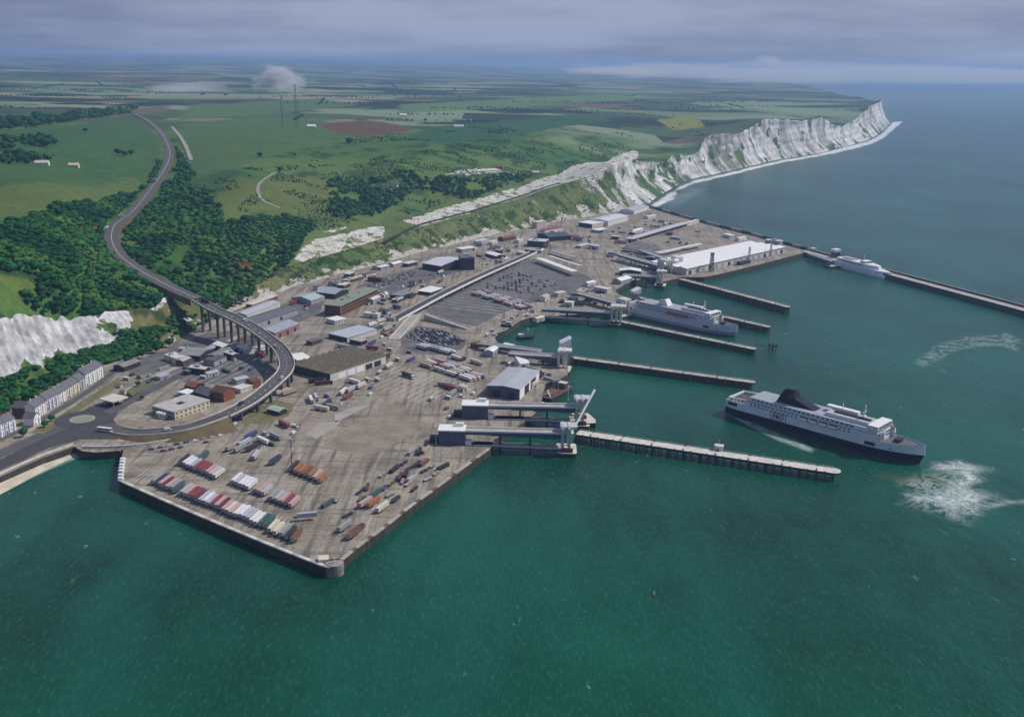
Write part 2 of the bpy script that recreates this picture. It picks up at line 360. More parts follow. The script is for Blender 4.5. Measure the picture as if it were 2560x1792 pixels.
for r_ in range(NC):
    t = r_/(NC-1)
    g_ = np.where(t < 0.35, t/0.35*0.52, 0.52 + (t-0.35)/0.65*0.48) * bold + t*(1-bold) if True else t
    env = math.sin(math.pi*min(1, t*1.02))**0.6 if t > 0 else 0
    wob = (fbm(along/9, np.full(NS, t*4.0), 3, 41) - 0.5)*7.0 + (0.5-np.abs(2*fbm(along/6, np.full(NS, t*2.6), 4, 43) - 1))*9.0
    rid = 1 - np.abs(2*fbm(along/38, np.full(NS, 3.3+t*1.5), 3, 21) - 1); rid2 = 1 - np.abs(2*fbm(along/13, np.full(NS, 7.3+t*1.3), 3, 27) - 1)
    butt = (rid - 0.62)*24 + (rid2 - 0.6)*20
    off = sS*g_ + (butt*env*np.where(sX > 1500, 1.0, 0.30) + wob*env*np.where(sX > 1500, 1.0, 0.45))*bold*np.clip(sS/60, .5, 1) + (fbm(along/14, np.full(NS, t*5), 3, 47)-0.5)*6*env*(1-bold) + topj*bold*0.55*t
    x = bX + NDIR[0]*off; y = bY + NDIR[1]*off; z = bZ + (tZ - bZ)*t
    V.append(np.stack([x, y, z], -1))
    n1 = fbm(along/16, np.full(NS, t*3.0), 4, 51); n2 = fbm(along/5, np.full(NS, t*2.2), 3, 57); n3 = fbm(along/70, np.full(NS, t*2), 3, 61)
    # chalk cover along the coast
    left = np.clip((365-sX+(n1-0.5)*260)/50, 0, 1)*np.clip((520-sX)/60, 0, 1); mid = np.clip((sX-520)/60, 0, 1)*np.clip((1590-sX)/110, 0, 1); far = np.clip((sX-1500)/110, 0, 1); link_ = np.clip(1-left-mid-far, 0, 1)
    fn_ = n1*0.7 + n3*0.6 + t*0.15; near_ = np.clip((1760-sX)/80, 0, 1)
    f = left*sm(t + (n1-0.5)*0.45, 0.20, 0.34) + far*(sm(fn_, 0.50, 0.64)*(1-near_) + sm(fn_, 0.62, 0.82)*near_)
    f += mid*np.maximum(sm(n1 + (0.22-t)*1.1, 0.46, 0.60)*0.8, sm(n2, 0.66, 0.72)*0.4) + link_*sm(n1, 0.54, 0.68)*0.8
    f = np.clip(f, 0, 1)
    base = mixc(np.broadcast_to(GR, (NS, 3)), np.broadcast_to(SCR, (NS, 3)), sm(n2, .35, .65)); base = mixc(base, np.broadcast_to(BR, (NS, 3)), link_*sm(n3, .2, .5)*0.95)
    base = mixc(base, np.broadcast_to(np.array([0.19, 0.165, 0.085]), (NS, 3)), np.clip(mid+link_, 0, 1)*(0.35+0.5*sm(n3, .35, .6)))
    base = mixc(base, np.broadcast_to(DK, (NS, 3)), sm(fbm(along/12, np.full(NS, t*3+9), 3, 71), .5, .66)*0.8)
    ch = mixc(np.broadcast_to(CH, (NS, 3)), np.broadcast_to(CHs, (NS, 3)), sm(n2*0.6 + fbm(along/3.5, np.full(NS, t*1.2), 2, 77)*0.4, .42, .62)*0.9)
    ch = mixc(ch, np.broadcast_to(np.array([0.20, 0.20, 0.16]), (NS, 3)), sm(fbm(along/12, np.full(NS, t*1.1), 3, 79), .52, .66)*0.75*far)
    ch = mixc(ch, np.broadcast_to(np.array([0.56, 0.52, 0.44]), (NS, 3)), mid*0.85)
    ch = mixc(ch, ch*np.array([0.84, 0.845, 0.87]), left)
    dark_scar = sm(np.exp(-((sX-1842)/34)**2)*sm(n1, .3, .55), .3, .7)*0.75
    ch = mixc(ch, np.broadcast_to(np.array([0.17, 0.19, 0.13]), (NS, 3)), dark_scar)
    ch = ch*(0.90 + 0.10*np.sin(z/3.1 + n1*3.0))[:, None]
    CC.append(base); KK.append(np.concatenate([ch, f[:, None]], 1))
NI = 240
dists = 4.0*(1.0233**np.arange(1, NI+1) - 1)/0.0233
gx = tX[None] + NDIR[0]*dists[:, None]; gy = tY[None] + NDIR[1]*dists[:, None]
gz = hgt(gx, gy); k_ = np.clip(dists/25, 0, 1)[:, None]; gz = tZ[None]*(1-k_) + gz*k_
FIELDS = [  # outline in image pixels, colour
    ([(-60,330),(120,318),(330,296),(402,350),(398,430),(345,480),(200,520),(-60,565)], (0.050,0.100,0.045)),
    ([(-60,480),(160,462),(330,440),(360,462),(330,482),(180,520),(-60,568)], (0.105,0.125,0.045)),
    ([(448,312),(640,292),(800,300),(905,338),(830,360),(640,400),(520,450),(470,440),(484,400)], (0.080,0.125,0.055)),
    ([(470,452),(560,425),(640,440),(560,500),(500,480)], (0.040,0.085,0.040)),
    ([(545,510),(690,440),(850,445),(845,500),(740,560),(650,530),(560,540)], (0.125,0.135,0.050)),
    ([(790,312),(900,300),(965,306),(1035,326),(930,342),(850,336)], (0.135,0.060,0.050)),
    ([(1000,262),(1300,246),(1580,232),(1580,252),(1250,272),(1000,284)], (0.120,0.175,0.090)),
    ([(1000,352),(1060,322),(1420,288),(1560,290),(1340,330),(1120,360)], (0.030,0.085,0.052)),
    ([(1640,300),(1735,288),(1765,318),(1680,326)], (0.240,0.215,0.045)),
    ([(480,262),(800,246),(900,262),(640,290),(440,300)], (0.095,0.140,0.070)),
    ([(0,290),(180,284),(420,262),(420,280),(180,300),(0,305)], (0.14,0.105,0.085)),
    ([(-20,686),(50,690),(92,712),(88,742),(40,748),(-20,742)], (0.125,0.150,0.040)),
    ([(560,455),(600,440),(640,455),(600,490),(550,520),(520,540),(545,490)], (0.115,0.120,0.045)),
    ([(530,550),(600,505),(640,520),(610,560),(560,580)], (0.12,0.145,0.05)),
]
CHALK = [[(732,648),(760,618),(790,596),(880,578),(962,566),(958,598),(900,622),(785,664)], [(800,580),(830,570),(866,568),(850,578),(806,588)],
         [(1010,552),(1090,526),(1180,502),(1300,468),(1400,432),(1480,406),(1560,384),(1590,376),(1599,390),(1550,414),(1460,446),(1350,476),(1230,514),(1120,548),(1050,566)],
         [(1108,440),(1140,428),(1240,420),(1262,430),(1180,438)]]
n1 = fbm(gx/140, gy/140, 4, 81); n2 = fbm(gx/22, gy/22, 3, 87); n3 = fbm(gx/500, gy/500, 3, 91)
gc = mixc(np.broadcast_to(GR, gx.shape+(3,)), np.broadcast_to(np.array([0.105, 0.165, 0.052]), gx.shape+(3,)), sm(n1, .35, .65))
gc = mixc(gc, np.broadcast_to(SCR, gx.shape+(3,)), sm(n3*0.5+n2*0.5, .45, .65)*0.7)
gc = mixc(gc, np.broadcast_to(DK, gx.shape+(3,)), sm(fbm(gx/35, gy/35, 3, 95), .52, .66)*0.75)
slope_ = np.exp(-dists/110)[:, None]*(np.clip((sX-640)/100, 0, 1)*np.clip((1620-sX)/60, 0, 1))[None]*(0.45+0.55*sm(n2, .3, .6))
gc = mixc(gc, np.broadcast_to(np.array([0.20, 0.18, 0.085]), gx.shape+(3,)), np.clip(slope_, 0, 1)*0.8)
fmask = np.zeros(gx.shape)
for pts, c in FIELDS:
    ins = inside(gx, gy, wpoly(pts)); v = (0.86 + 0.28*n2[ins])[:, None]
    gc[ins] = np.array(c)*v*0.92 + gc[ins]*0.15; fmask[ins] = 1
ledge = np.zeros(gx.shape); gk = np.zeros(gx.shape+(4,)); gk[..., :3] = 0.6
for pts in CHALK:
    ins = inside(gx, gy, wpoly(pts)); w_ = 0.9*sm(fbm(gx/11, gy/11, 4, 97), .34, .52)[ins][:, None]
    gk[ins, :3] = np.array([0.64, 0.615, 0.55])*(0.70+0.5*fbm(gx/7, gy/7, 3, 99)[ins])[:, None]; gk[ins, 3] = 0.35 + 0.65*w_[:, 0]
V = np.concatenate([np.array(V), np.stack([gx, gy, gz + 0.0*ledge], -1)], 0); CC = np.concatenate([np.array(CC), gc], 0)*np.array([0.88, 1.03, 0.80]); KK = np.concatenate([np.array(KK), gk], 0)
NR = V.shape[0]
farm = np.zeros(V.shape[:2])
farm[NC:] = sm(np.hypot(gx, gy)+(n1-0.5)*900, 2700, 3100)*(1-fmask)
me = bpy.data.meshes.new('land')
me.vertices.add(NR*NS); me.vertices.foreach_set('co', V.reshape(-1, 3).astype(np.float32).ravel())
ii, jj = np.meshgrid(np.arange(NR-1), np.arange(NS-1), indexing='ij'); ii = ii.ravel(); jj = jj.ravel()
fq = np.stack([ii*NS+jj, ii*NS+jj+1, (ii+1)*NS+jj+1, (ii+1)*NS+jj], -1).astype(np.int32)
me.loops.add(fq.size); me.loops.foreach_set('vertex_index', fq.ravel())
me.polygons.add(len(fq)); me.polygons.foreach_set('loop_start', np.arange(0, fq.size, 4, dtype=np.int32)); me.polygons.foreach_set('loop_total', np.full(len(fq), 4, np.int32))
me.polygons.foreach_set('use_smooth', np.ones(len(fq), bool))
me.update(calc_edges=True)
ca = me.color_attributes.new('cover', 'FLOAT_COLOR', 'POINT')
ca.data.foreach_set('color', np.concatenate([CC.reshape(-1, 3), farm.reshape(-1, 1)], 1).astype(np.float32).ravel())
ca = me.color_attributes.new('chalk', 'FLOAT_COLOR', 'POINT'); ca.data.foreach_set('color', KK.reshape(-1, 4).astype(np.float32).ravel())
def land_material():
    m = bpy.data.materials.new('downland'); m.use_nodes = True; t = m.node_tree; b = t.nodes['Principled BSDF']; N = t.nodes.new; L = t.links.new
    b.inputs['Roughness'].default_value = 0.95; b.inputs['Specular IOR Level'].default_value = 0.08
    a = N('ShaderNodeAttribute'); a.attribute_name = 'cover'; g = N('ShaderNodeNewGeometry')
    # patchwork of far fields
    mp = N('ShaderNodeMapping'); L(g.outputs['Position'], mp.inputs[0]); mp.inputs['Scale'].default_value = (0.0017, 0.0030, 0); mp.inputs['Rotation'].default_value = (0, 0, 0.5)
    vo = N('ShaderNodeTexVoronoi'); vo.inputs['Scale'].default_value = 1.0; L(mp.outputs[0], vo.inputs['Vector'])
    sp_ = N('ShaderNodeSeparateColor'); L(vo.outputs['Color'], sp_.inputs[0])
    r = N('ShaderNodeValToRGB'); r.color_ramp.interpolation = 'CONSTANT'; L(sp_.outputs[0], r.inputs[0])
    cs = [(0.0, (0.030,0.060,0.032)), (0.18, (0.065,0.115,0.055)), (0.34, (0.15,0.215,0.11)), (0.50, (0.045,0.085,0.045)), (0.60, (0.20,0.26,0.15)), (0.76, (0.25,0.25,0.16)), (0.84, (0.06,0.10,0.05)), (0.93, (0.15,0.10,0.08))]
    els = r.color_ramp.elements; els[0].color = (*cs[0][1], 1); els[1].position = cs[1][0]; els[1].color = (*cs[1][1], 1)
    for p_, c_ in cs[2:]: q = els.new(p_); q.color = (*c_, 1)
    wn_ = N('ShaderNodeTexNoise'); wn_.inputs['Scale'].default_value = 0.0016; wn_.inputs['Detail'].default_value = 6; wn_.inputs['Roughness'].default_value = 0.6; L(g.outputs['Position'], wn_.inputs['Vector'])
    wr = N('ShaderNodeMapRange'); L(wn_.outputs[0], wr.inputs[0]); wr.inputs[1].default_value = 0.545; wr.inputs[2].default_value = 0.575
    mw = N('ShaderNodeMix'); mw.data_type = 'RGBA'; L(wr.outputs[0], mw.inputs[0]); L(r.outputs[0], mw.inputs[6]); mw.inputs[7].default_value = (0.018, 0.040, 0.022, 1)
    mf = N('ShaderNodeMix'); mf.data_type = 'RGBA'; L(a.outputs['Alpha'], mf.inputs[0]); L(a.outputs['Color'], mf.inputs[6]); L(mw.outputs[2], mf.inputs[7])
    k = N('ShaderNodeAttribute'); k.attribute_name = 'chalk'
    cn = N('ShaderNodeTexNoise'); cn.inputs['Scale'].default_value = 0.22; cn.inputs['Detail'].default_value = 7; cn.inputs['Roughness'].default_value = 0.7; L(g.outputs['Position'], cn.inputs['Vector'])
    c1 = N('ShaderNodeMapRange'); L(cn.outputs[0], c1.inputs[0]); c1.inputs[1].default_value = 0.3; c1.inputs[2].default_value = 0.7; c1.inputs[3].default_value = -0.42; c1.inputs[4].default_value = 0.42
    c2 = N('ShaderNodeMath'); c2.operation = 'ADD'; L(k.outputs['Alpha'], c2.inputs[0]); L(c1.outputs[0], c2.inputs[1])
    c3 = N('ShaderNodeMapRange'); L(c2.outputs[0], c3.inputs[0]); c3.inputs[1].default_value = 0.42; c3.inputs[2].default_value = 0.58
    sp2 = N('ShaderNodeMapping'); L(g.outputs['Position'], sp2.inputs[0]); sp2.inputs['Scale'].default_value = (0.16, 0.16, 0.035)
    sn = N('ShaderNodeTexNoise'); sn.inputs['Scale'].default_value = 1; sn.inputs['Detail'].default_value = 6; sn.inputs['Roughness'].default_value = 0.72; L(sp2.outputs[0], sn.inputs['Vector'])
    sr = N('ShaderNodeMapRange'); L(sn.outputs[0], sr.inputs[0]); sr.inputs[1].default_value = 0.36; sr.inputs[2].default_value = 0.52; sr.inputs[3].default_value = 0.60; sr.inputs[4].default_value = 1.0
    sm_ = N('ShaderNodeMix'); sm_.data_type = 'RGBA'; sm_.blend_type = 'MULTIPLY'; sm_.inputs[0].default_value = 1; L(k.outputs['Color'], sm_.inputs[6]); L(sr.outputs[0], sm_.inputs[7])
    mc = N('ShaderNodeMix'); mc.data_type = 'RGBA'; L(c3.outputs[0], mc.inputs[0]); L(mf.outputs[2], mc.inputs[6]); L(sm_.outputs[2], mc.inputs[7]); mf = mc
    n = N('ShaderNodeTexNoise'); n.inputs['Scale'].default_value = 0.16; n.inputs['Detail'].default_value = 8; n.inputs['Roughness'].default_value = 0.68; L(g.outputs['Position'], n.inputs['Vector'])
    mr = N('ShaderNodeMapRange'); L(n.outputs[0], mr.inputs[0]); mr.inputs[1].default_value = 0.3; mr.inputs[2].default_value = 0.7; mr.inputs[3].default_value = 0.70; mr.inputs[4].default_value = 1.25
    mm = N('ShaderNodeMix'); mm.data_type = 'RGBA'; mm.blend_type = 'MULTIPLY'; mm.inputs[0].default_value = 1.0; L(mf.outputs[2], mm.inputs[6]); L(mr.outputs[0], mm.inputs[7])
    L(mm.outputs[2], b.inputs['Base Color'])
    bp = N('ShaderNodeBump'); bp.inputs['Strength'].default_value = 0.8; bp.inputs['Distance'].default_value = 2.5; L(n.outputs[0], bp.inputs['Height']); L(bp.outputs[0], b.inputs['Normal'])
    return m
me.materials.append(land_material())
tag(link('terrain', me), 'white chalk cliffs and green downland running out to the headland', kind='structure')
# ================================================================ PORT APRON
def smooth(pts, n=8):
    pts = [Vector(p) for p in pts]; o = []
    for i in range(len(pts)-1):
        p0 = pts[max(i-1, 0)]; p1 = pts[i]; p2 = pts[i+1]; p3 = pts[min(i+2, len(pts)-1)]
        for k in range(n):
            t = k/n
            o.append(0.5*((2*p1) + (p2-p0)*t + (2*p0-5*p1+4*p2-p3)*t*t + (3*p1-p0-3*p2+p3)*t**3))
    o.append(pts[-1]); return o
def sides(path, w):
    L, R_ = [], []
    for i, p in enumerate(path):
        d = path[min(i+1, len(path)-1)] - path[max(i-1, 0)]; d.z = 0; d.normalize()
        n = Vector((-d.y, d.x, 0)); L.append(p + n*w/2); R_.append(p - n*w/2)
    return L, R_
def ribbon(name, path, w, m, lift=0.0, n=8, **kw):
    path = smooth(path, n); L, R_ = sides(path, w); up = Vector((0, 0, lift))
    return MB().strip([a+up for a in R_], [a+up for a in L]).build(name, m)

def apron_material():
    m = bpy.data.materials.new('port_apron'); m.use_nodes = True; t = m.node_tree; b = t.nodes['Principled BSDF']; N = t.nodes.new; L = t.links.new
    b.inputs['Roughness'].default_value = 0.9; b.inputs['Specular IOR Level'].default_value = 0.15
    g = N('ShaderNodeNewGeometry')
    def noise(sx, sy, rot, det=6, ro=0.6):
        mp = N('ShaderNodeMapping'); L(g.outputs['Position'], mp.inputs[0]); mp.inputs['Rotation'].default_value = (0, 0, rot); mp.inputs['Scale'].default_value = (sx, sy, 0)
        n = N('ShaderNodeTexNoise'); n.inputs['Scale'].default_value = 1; n.inputs['Detail'].default_value = det; n.inputs['Roughness'].default_value = ro; L(mp.outputs[0], n.inputs[0]); return n.outputs[0]
    def ramp(src, els):
        r = N('ShaderNodeValToRGB'); L(src, r.inputs[0]); e = r.color_ramp.elements
        e[0].position, e[0].color = els[0][0], (*els[0][1], 1); e[1].position, e[1].color = els[1][0], (*els[1][1], 1)
        for p_, c_ in els[2:]: q = e.new(p_); q.color = (*c_, 1)
        return r.outputs[0]
    def mixm(f, a, c, mode='MIX'):
        n = N('ShaderNodeMix'); n.data_type = 'RGBA'; n.blend_type = mode
        if isinstance(f, float): n.inputs[0].default_value = f
        else: L(f, n.inputs[0])
        L(a, n.inputs[6])
        if isinstance(c, tuple): n.inputs[7].default_value = (*c, 1)
        else: L(c, n.inputs[7])
        return n.outputs[2]
    def rg(src, a, c, d, e_):
        n = N('ShaderNodeMapRange'); L(src, n.inputs[0]); n.inputs[1].default_value = a; n.inputs[2].default_value = c; n.inputs[3].default_value = d; n.inputs[4].default_value = e_; return n.outputs[0]
    c = ramp(noise(0.028, 0.028, 0, 8, 0.68), [(0.30, (0.14, 0.118, 0.095)), (0.72, (0.41, 0.355, 0.275)), (0.44, (0.255, 0.22, 0.175)), (0.56, (0.315, 0.28, 0.23))])
    # worn wheel tracks and lanes along and across the port
    c = mixm(rg(noise(0.20, 0.012, -1.22), 0.50, 0.64, 0.0, 0.7), c, (0.105, 0.092, 0.080))
    c = mixm(rg(noise(0.16, 0.014, -1.22 + 0.5, 4), 0.55, 0.66, 0.0, 0.65), c, (0.42, 0.37, 0.31))
    c = mixm(rg(noise(0.010, 0.15, -1.22), 0.54, 0.66, 0.0, 0.6), c, (0.10, 0.092, 0.088))
    c = mixm(rg(noise(0.35, 0.35, 0.3, 5, 0.7), 0.3, 0.7, 0.78, 1.2), c, c) if False else c
    f = N('ShaderNodeMix'); f.data_type = 'RGBA'; f.blend_type = 'MULTIPLY'; f.inputs[0].default_value = 1.0; L(c, f.inputs[6]); L(rg(noise(0.35, 0.35, 0.3, 5, 0.7), 0.3, 0.7, 0.72, 1.25), f.inputs[7]); c = f.outputs[2]
    # pale joints between the concrete bays
    mp = N('ShaderNodeMapping'); L(g.outputs['Position'], mp.inputs[0]); mp.inputs['Rotation'].default_value = (0, 0, -1.20); mp.inputs['Scale'].default_value = (1, 1, 0)
    br = N('ShaderNodeTexBrick'); L(mp.outputs[0], br.inputs['Vector']); br.inputs['Scale'].default_value = 0.02; br.inputs['Mortar Size'].default_value = 0.006; br.inputs['Brick Width'].default_value = 1.6; br.inputs['Row Height'].default_value = 0.5
    br.inputs['Color1'].default_value = (0.92, 0.92, 0.92, 1); br.inputs['Color2'].default_value = (1.08, 1.08, 1.08, 1); br.inputs['Mortar'].default_value = (0.72, 0.72, 0.72, 1)
    c = mixm(1.0, c, br.outputs[0], 'MULTIPLY')
    L(c, b.inputs['Base Color']); return m
M_apron = apron_material()
AP = [(-500,1420),(-200,1284),(0,1192),(100,1147),(185,1116),(206,1127),(240,1131),(300,1126),(309,1123),(302,1150),(297,1200),(400,1246),(500,1289),(600,1331),(700,1372),(800,1411),(826,1418),(848,1406),(900,1364),(960,1321),(1020,1272),(1080,1229),(1150,1177),(1227,1120),
      (1234,1099),(1300,1062),(1336,1035),(1350,1018),(1356,990),(1364,958),(1400,949),(1420,936),(1420,915),(1398,905),(1400,890),(1352,880),(1276,864),(1246,858),(1237,846),(1241,834),(1262,827),(1282,815),(1300,802),(1326,794),(1352,792),(1410,788),(1450,786),(1500,780),(1550,774),(1568,758),(1578,747),
      (1546,736),(1538,726),(1560,712),(1584,702),(1625,694),(1660,704),(1705,693),(1760,693),(1800,685),(1900,661),(2014,631),(2018,622),(1960,609),(1880,587),(1800,567),(1700,540),(1640,522),(1606,512),
      (1560,495),(1400,520),(1250,550),(1120,580),(1000,605),(860,640),(740,672),(640,705),(560,735),(500,765),(430,810),(330,850),(240,875),(100,930),(0,980),(-300,1120),(-500,1220)]
APW = [P(x, y, Q) for x, y in AP]
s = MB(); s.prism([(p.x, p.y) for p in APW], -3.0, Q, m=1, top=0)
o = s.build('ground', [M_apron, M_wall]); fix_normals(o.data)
tag(o, 'worn concrete and asphalt apron of the ferry port with its dark quay walls', kind='structure')

def sheet(name, pts, m, z=Q+0.04, label=None, **kw):
    w = [P(x, y, z) for x, y in pts]; o = MB().face([(p.x, p.y, z) for p in w]).build(name, m); fix_normals(o.data)
    if o.data.polygons[0].normal.z < 0: o.data.flip_normals()
    return tag(o, label, kind='structure')
M_lane = mat('marshalling_asphalt', (0.130, 0.123, 0.122), 0.9, 0.34, 0.09)
sheet('pavement', [(1062,778),(1110,748),(1200,705),(1290,662),(1330,648),(1400,660),(1470,690),(1500,715),(1430,735),(1350,752),(1290,768),(1235,792),(1190,815),(1120,802)], M_lane, label='dark asphalt of the vehicle marshalling lanes')
sheet('pavement', [(1000,842),(1042,814),(1100,822),(1168,848),(1160,868),(1116,886),(1050,886),(1005,868)], M_lane, label='dark asphalt car queue area by the white ramp')
sheet('pavement', [(890,716),(960,690),(1050,668),(1150,660),(1160,676),(1080,700),(1000,728),(930,752)], M_lane, label='dark asphalt yard behind the brick office')
sheet('pavement', [(380,905),(470,872),(560,826),(620,835),(684,872),(690,905),(650,940),(560,960),(470,960),(420,930)], M_lane, label='dark sidings yard inside the viaduct loop', z=Q+0.05)
sheet('pavement', [(600,800),(700,765),(790,730),(815,745),(800,780),(740,810),(690,840),(650,826)], M_lane, label='dark yard beside the grey sheds')
sheet('pavement', [(1540,650),(1570,602),(1640,610),(1660,640),(1640,655),(1590,664)], M_lane, label='dark asphalt lanes by the far ramps')
M_pale = mat('pale_apron', (0.37, 0.34, 0.305), 0.9, 0.18, 0.06)
sheet('pavement', [(836,1036),(880,1018),(930,1010),(870,1040),(838,1056)], M_pale, label='pale concrete patch in the lorry park', z=Q+0.03)
sheet('pavement', [(765,1085),(800,1062),(855,1048),(838,1068),(790,1096)], M_pale, label='pale concrete strip in the lorry park', z=Q+0.03)
M_brown = mat('brown_apron', (0.25, 0.21, 0.16), 0.95, 0.25, 0.1)
sheet('pavement', [(800,1120),(880,1062),(985,1008),(1010,1030),(1062,1072),(1010,1096),(930,1136)], M_brown, label='brownish worn apron in the middle of the lorry park', z=Q+0.03)
M_grass = mat('dock_grass', (0.16, 0.15, 0.07), 0.95, 0.3, 0.15)

# beach and sea wall at the left
w = [P(x, y, z) for x, y, z in ((-300,1345,2.2),(0,1200,2.2),(100,1152,2.2),(186,1120,2.2))]; w2 = [P(x, y, z) for x, y, z in ((-300,1424,-.6),(0,1246,-.6),(120,1182,-.6),(208,1138,-.4))]
tag(MB().strip(w, w2).build('beach', M_sand), 'pale sandy beach below the seafront road', kind='structure')
path = smooth([P(x, y, Q) for x, y in ((-300,1320),(-100,1230),(0,1186),(100,1141),(184,1112))], 6)
r_ = root('sea_wall', path[0], 0, 'pale low sea wall along the beach and seafront road', 'sea wall')
for k in range(0, len(path)-1, 2):
    MB().bar(path[k]-path[0]+Vector((0,0,-1)), path[min(k+2, len(path)-1)]-path[0]+Vector((0,0,-1)), 1.6, 4.4).build('wall_block', M_concl, r_)

# ================================================================ ROADS
RD = 0.10
tag(ribbon('road', [P(x, y, Q) for x, y in ((-300,1262),(-60,1160),(60,1108),(130,1078),(172,1062))], 13, M_road, RD), 'seafront road leading to the roundabout', kind='structure')
tag(ribbon('road', [P(x, y, Q) for x, y in ((-60,1124),(60,1072),(150,1022),(232,970),(290,925),(330,902))], 7, M_road, RD), 'narrow street in front of the white terrace', kind='structure')
tag(ribbon('road', [P(x, y, Q) for x, y in ((245,1042),(300,1016),(370,978),(450,938),(540,896),(620,856),(665,832))], 11, M_road, RD+0.03), 'dock road from the roundabout towards the viaduct piers', kind='structure')
tag(ribbon('road', [P(x, y, Q) for x, y in ((300,985),(380,945),(470,905),(560,860),(600,838))], 7, M_pale, RD), 'pale service road through the sidings', kind='structure')
# roundabout
rc = P(206, 1048, Q); n = 40
ring = lambda r, z: [(rc.x + r*math.cos(2*math.pi*k/n), rc.y + r*math.sin(2*math.pi*k/n), z) for k in range(n)]
s = MB().face(ring(21, Q+0.16)); tag(s.build('road', M_asph), 'dark asphalt of the roundabout', kind='structure')
isl = root('traffic_island', rc, 0, 'grassy roundabout island with a pale kerb ring', 'traffic island')
MB().prism([(9.5*math.cos(2*math.pi*k/24), 9.5*math.sin(2*math.pi*k/24)) for k in range(24)], 0.1, 0.42).build('kerb', M_conc, isl)
MB().prism([(8.3*math.cos(2*math.pi*k/24), 8.3*math.sin(2*math.pi*k/24)) for k in range(24)], 0.2, 0.62).build('grass_bed', M_green, isl)
sheet('road', [(225,1040),(262,1032),(285,1050),(300,1072),(296,1092),(250,1088),(215,1072),(196,1060)], M_asph, z=Q+0.12, label='dark asphalt junction beside the roundabout')
sheet('lawn', [(285,1062),(300,1046),(330,1050),(380,1054),(440,1046),(500,1030),(520,1040),(470,1054),(400,1064),(330,1068)], M_brown, z=Q+0.08, label='dry grass verge inside the loop road')
sheet('lawn', [(640,1018),(690,1000),(735,1010),(720,1040),(660,1060),(600,1058)], M_grass, z=Q+0.05, label='dry grass patch outside the loop road')

sheet('road', [(-60,1178),(60,1118),(130,1086),(168,1052),(225,1016),(285,1004),(300,1022),(282,1050),(300,1086),(296,1098),(200,1098),(120,1120),(0,1176)], M_asph, z=Q+0.07, label='dark asphalt seafront carriageways around the roundabout')
sheet('lawn', [(70,1082),(140,1044),(225,990),(296,944),(304,952),(250,994),(176,1040),(110,1084)], M_grass, z=Q+0.13, label='olive verge between the terrace street and the seafront road')
sheet('lawn', [(300,986),(360,950),(400,934),(410,944),(350,980),(310,1004)], mat('olive_verge', (0.13,0.14,0.065), 0.95, 0.3, 0.15), z=Q+0.13, label='olive verge beside the dock road')
sheet('pavement', [(310,910),(420,872),(520,830),(560,836),(470,890),(380,935),(330,940)], M_lane, label='dark yard at the foot of the wooded bank', z=Q+0.03)
# road on the embankment and over the downs, viaduct between
VIA = [(494,749,37),(536,773,34.5),(578,791,32),(620,812,29.5),(662,840,26.5),(697,868,23.5),(714,895,21.2),(717,915,20),(708,934,19),(687,954,18),(652,984,16.8),(610,1012,15.6),(560,1037,14.2)]
EMB = [(560,1037,14.2),(482,1064,12),(410,1078,10.2),(340,1082,8.4),(292,1075,6.6),(258,1062,6.2)]
ve = smooth([P(*q) for q in EMB], 8)
tag(ribbon('road', [P(*q) for q in EMB], 12.5, M_road, 0.1), 'loop road coming down its embankment to the roundabout', kind='structure')
L, R_ = sides(ve, 15)
s = MB()
def toe(p, out, k): return Vector((p.x + out.x*k, p.y + out.y*k, Q-0.2))
TL, TR = [], []
for a, b in zip(L, R_):
    d = (a-b).normalized(); hh = max(0, (a.z-Q))
    TL.append(toe(a, d, hh*1.5)); TR.append(toe(b, -d, hh*1.7+1.0))
s.strip(R_, L); s.strip(L, TL); s.strip(TR, R_)
M_bank = mat('dry_bank', (0.135, 0.105, 0.055), 0.95, 0.3, 0.12)
o = s.build('embankment', M_bank); fix_normals(o.data); tag(o, 'brown grassy embankment carrying the loop road', kind='structure')
w_ = smooth([P(x, y, Q) for x, y in ((205,1121),(270,1121),(340,1116),(420,1104),(500,1086),(565,1070),(592,1060))], 5)
r_ = root('retaining_wall', w_[0], 0, 'long pale retaining wall curving below the brown embankment', 'wall')
for k in range(0, len(w_)-1, 2):
    MB().bar(w_[k]-w_[0]+Vector((0,0,0.8)), w_[min(k+2, len(w_)-1)]-w_[0]+Vector((0,0,0.8)), 1.2, 2.4).build('wall_block', M_concl, r_)

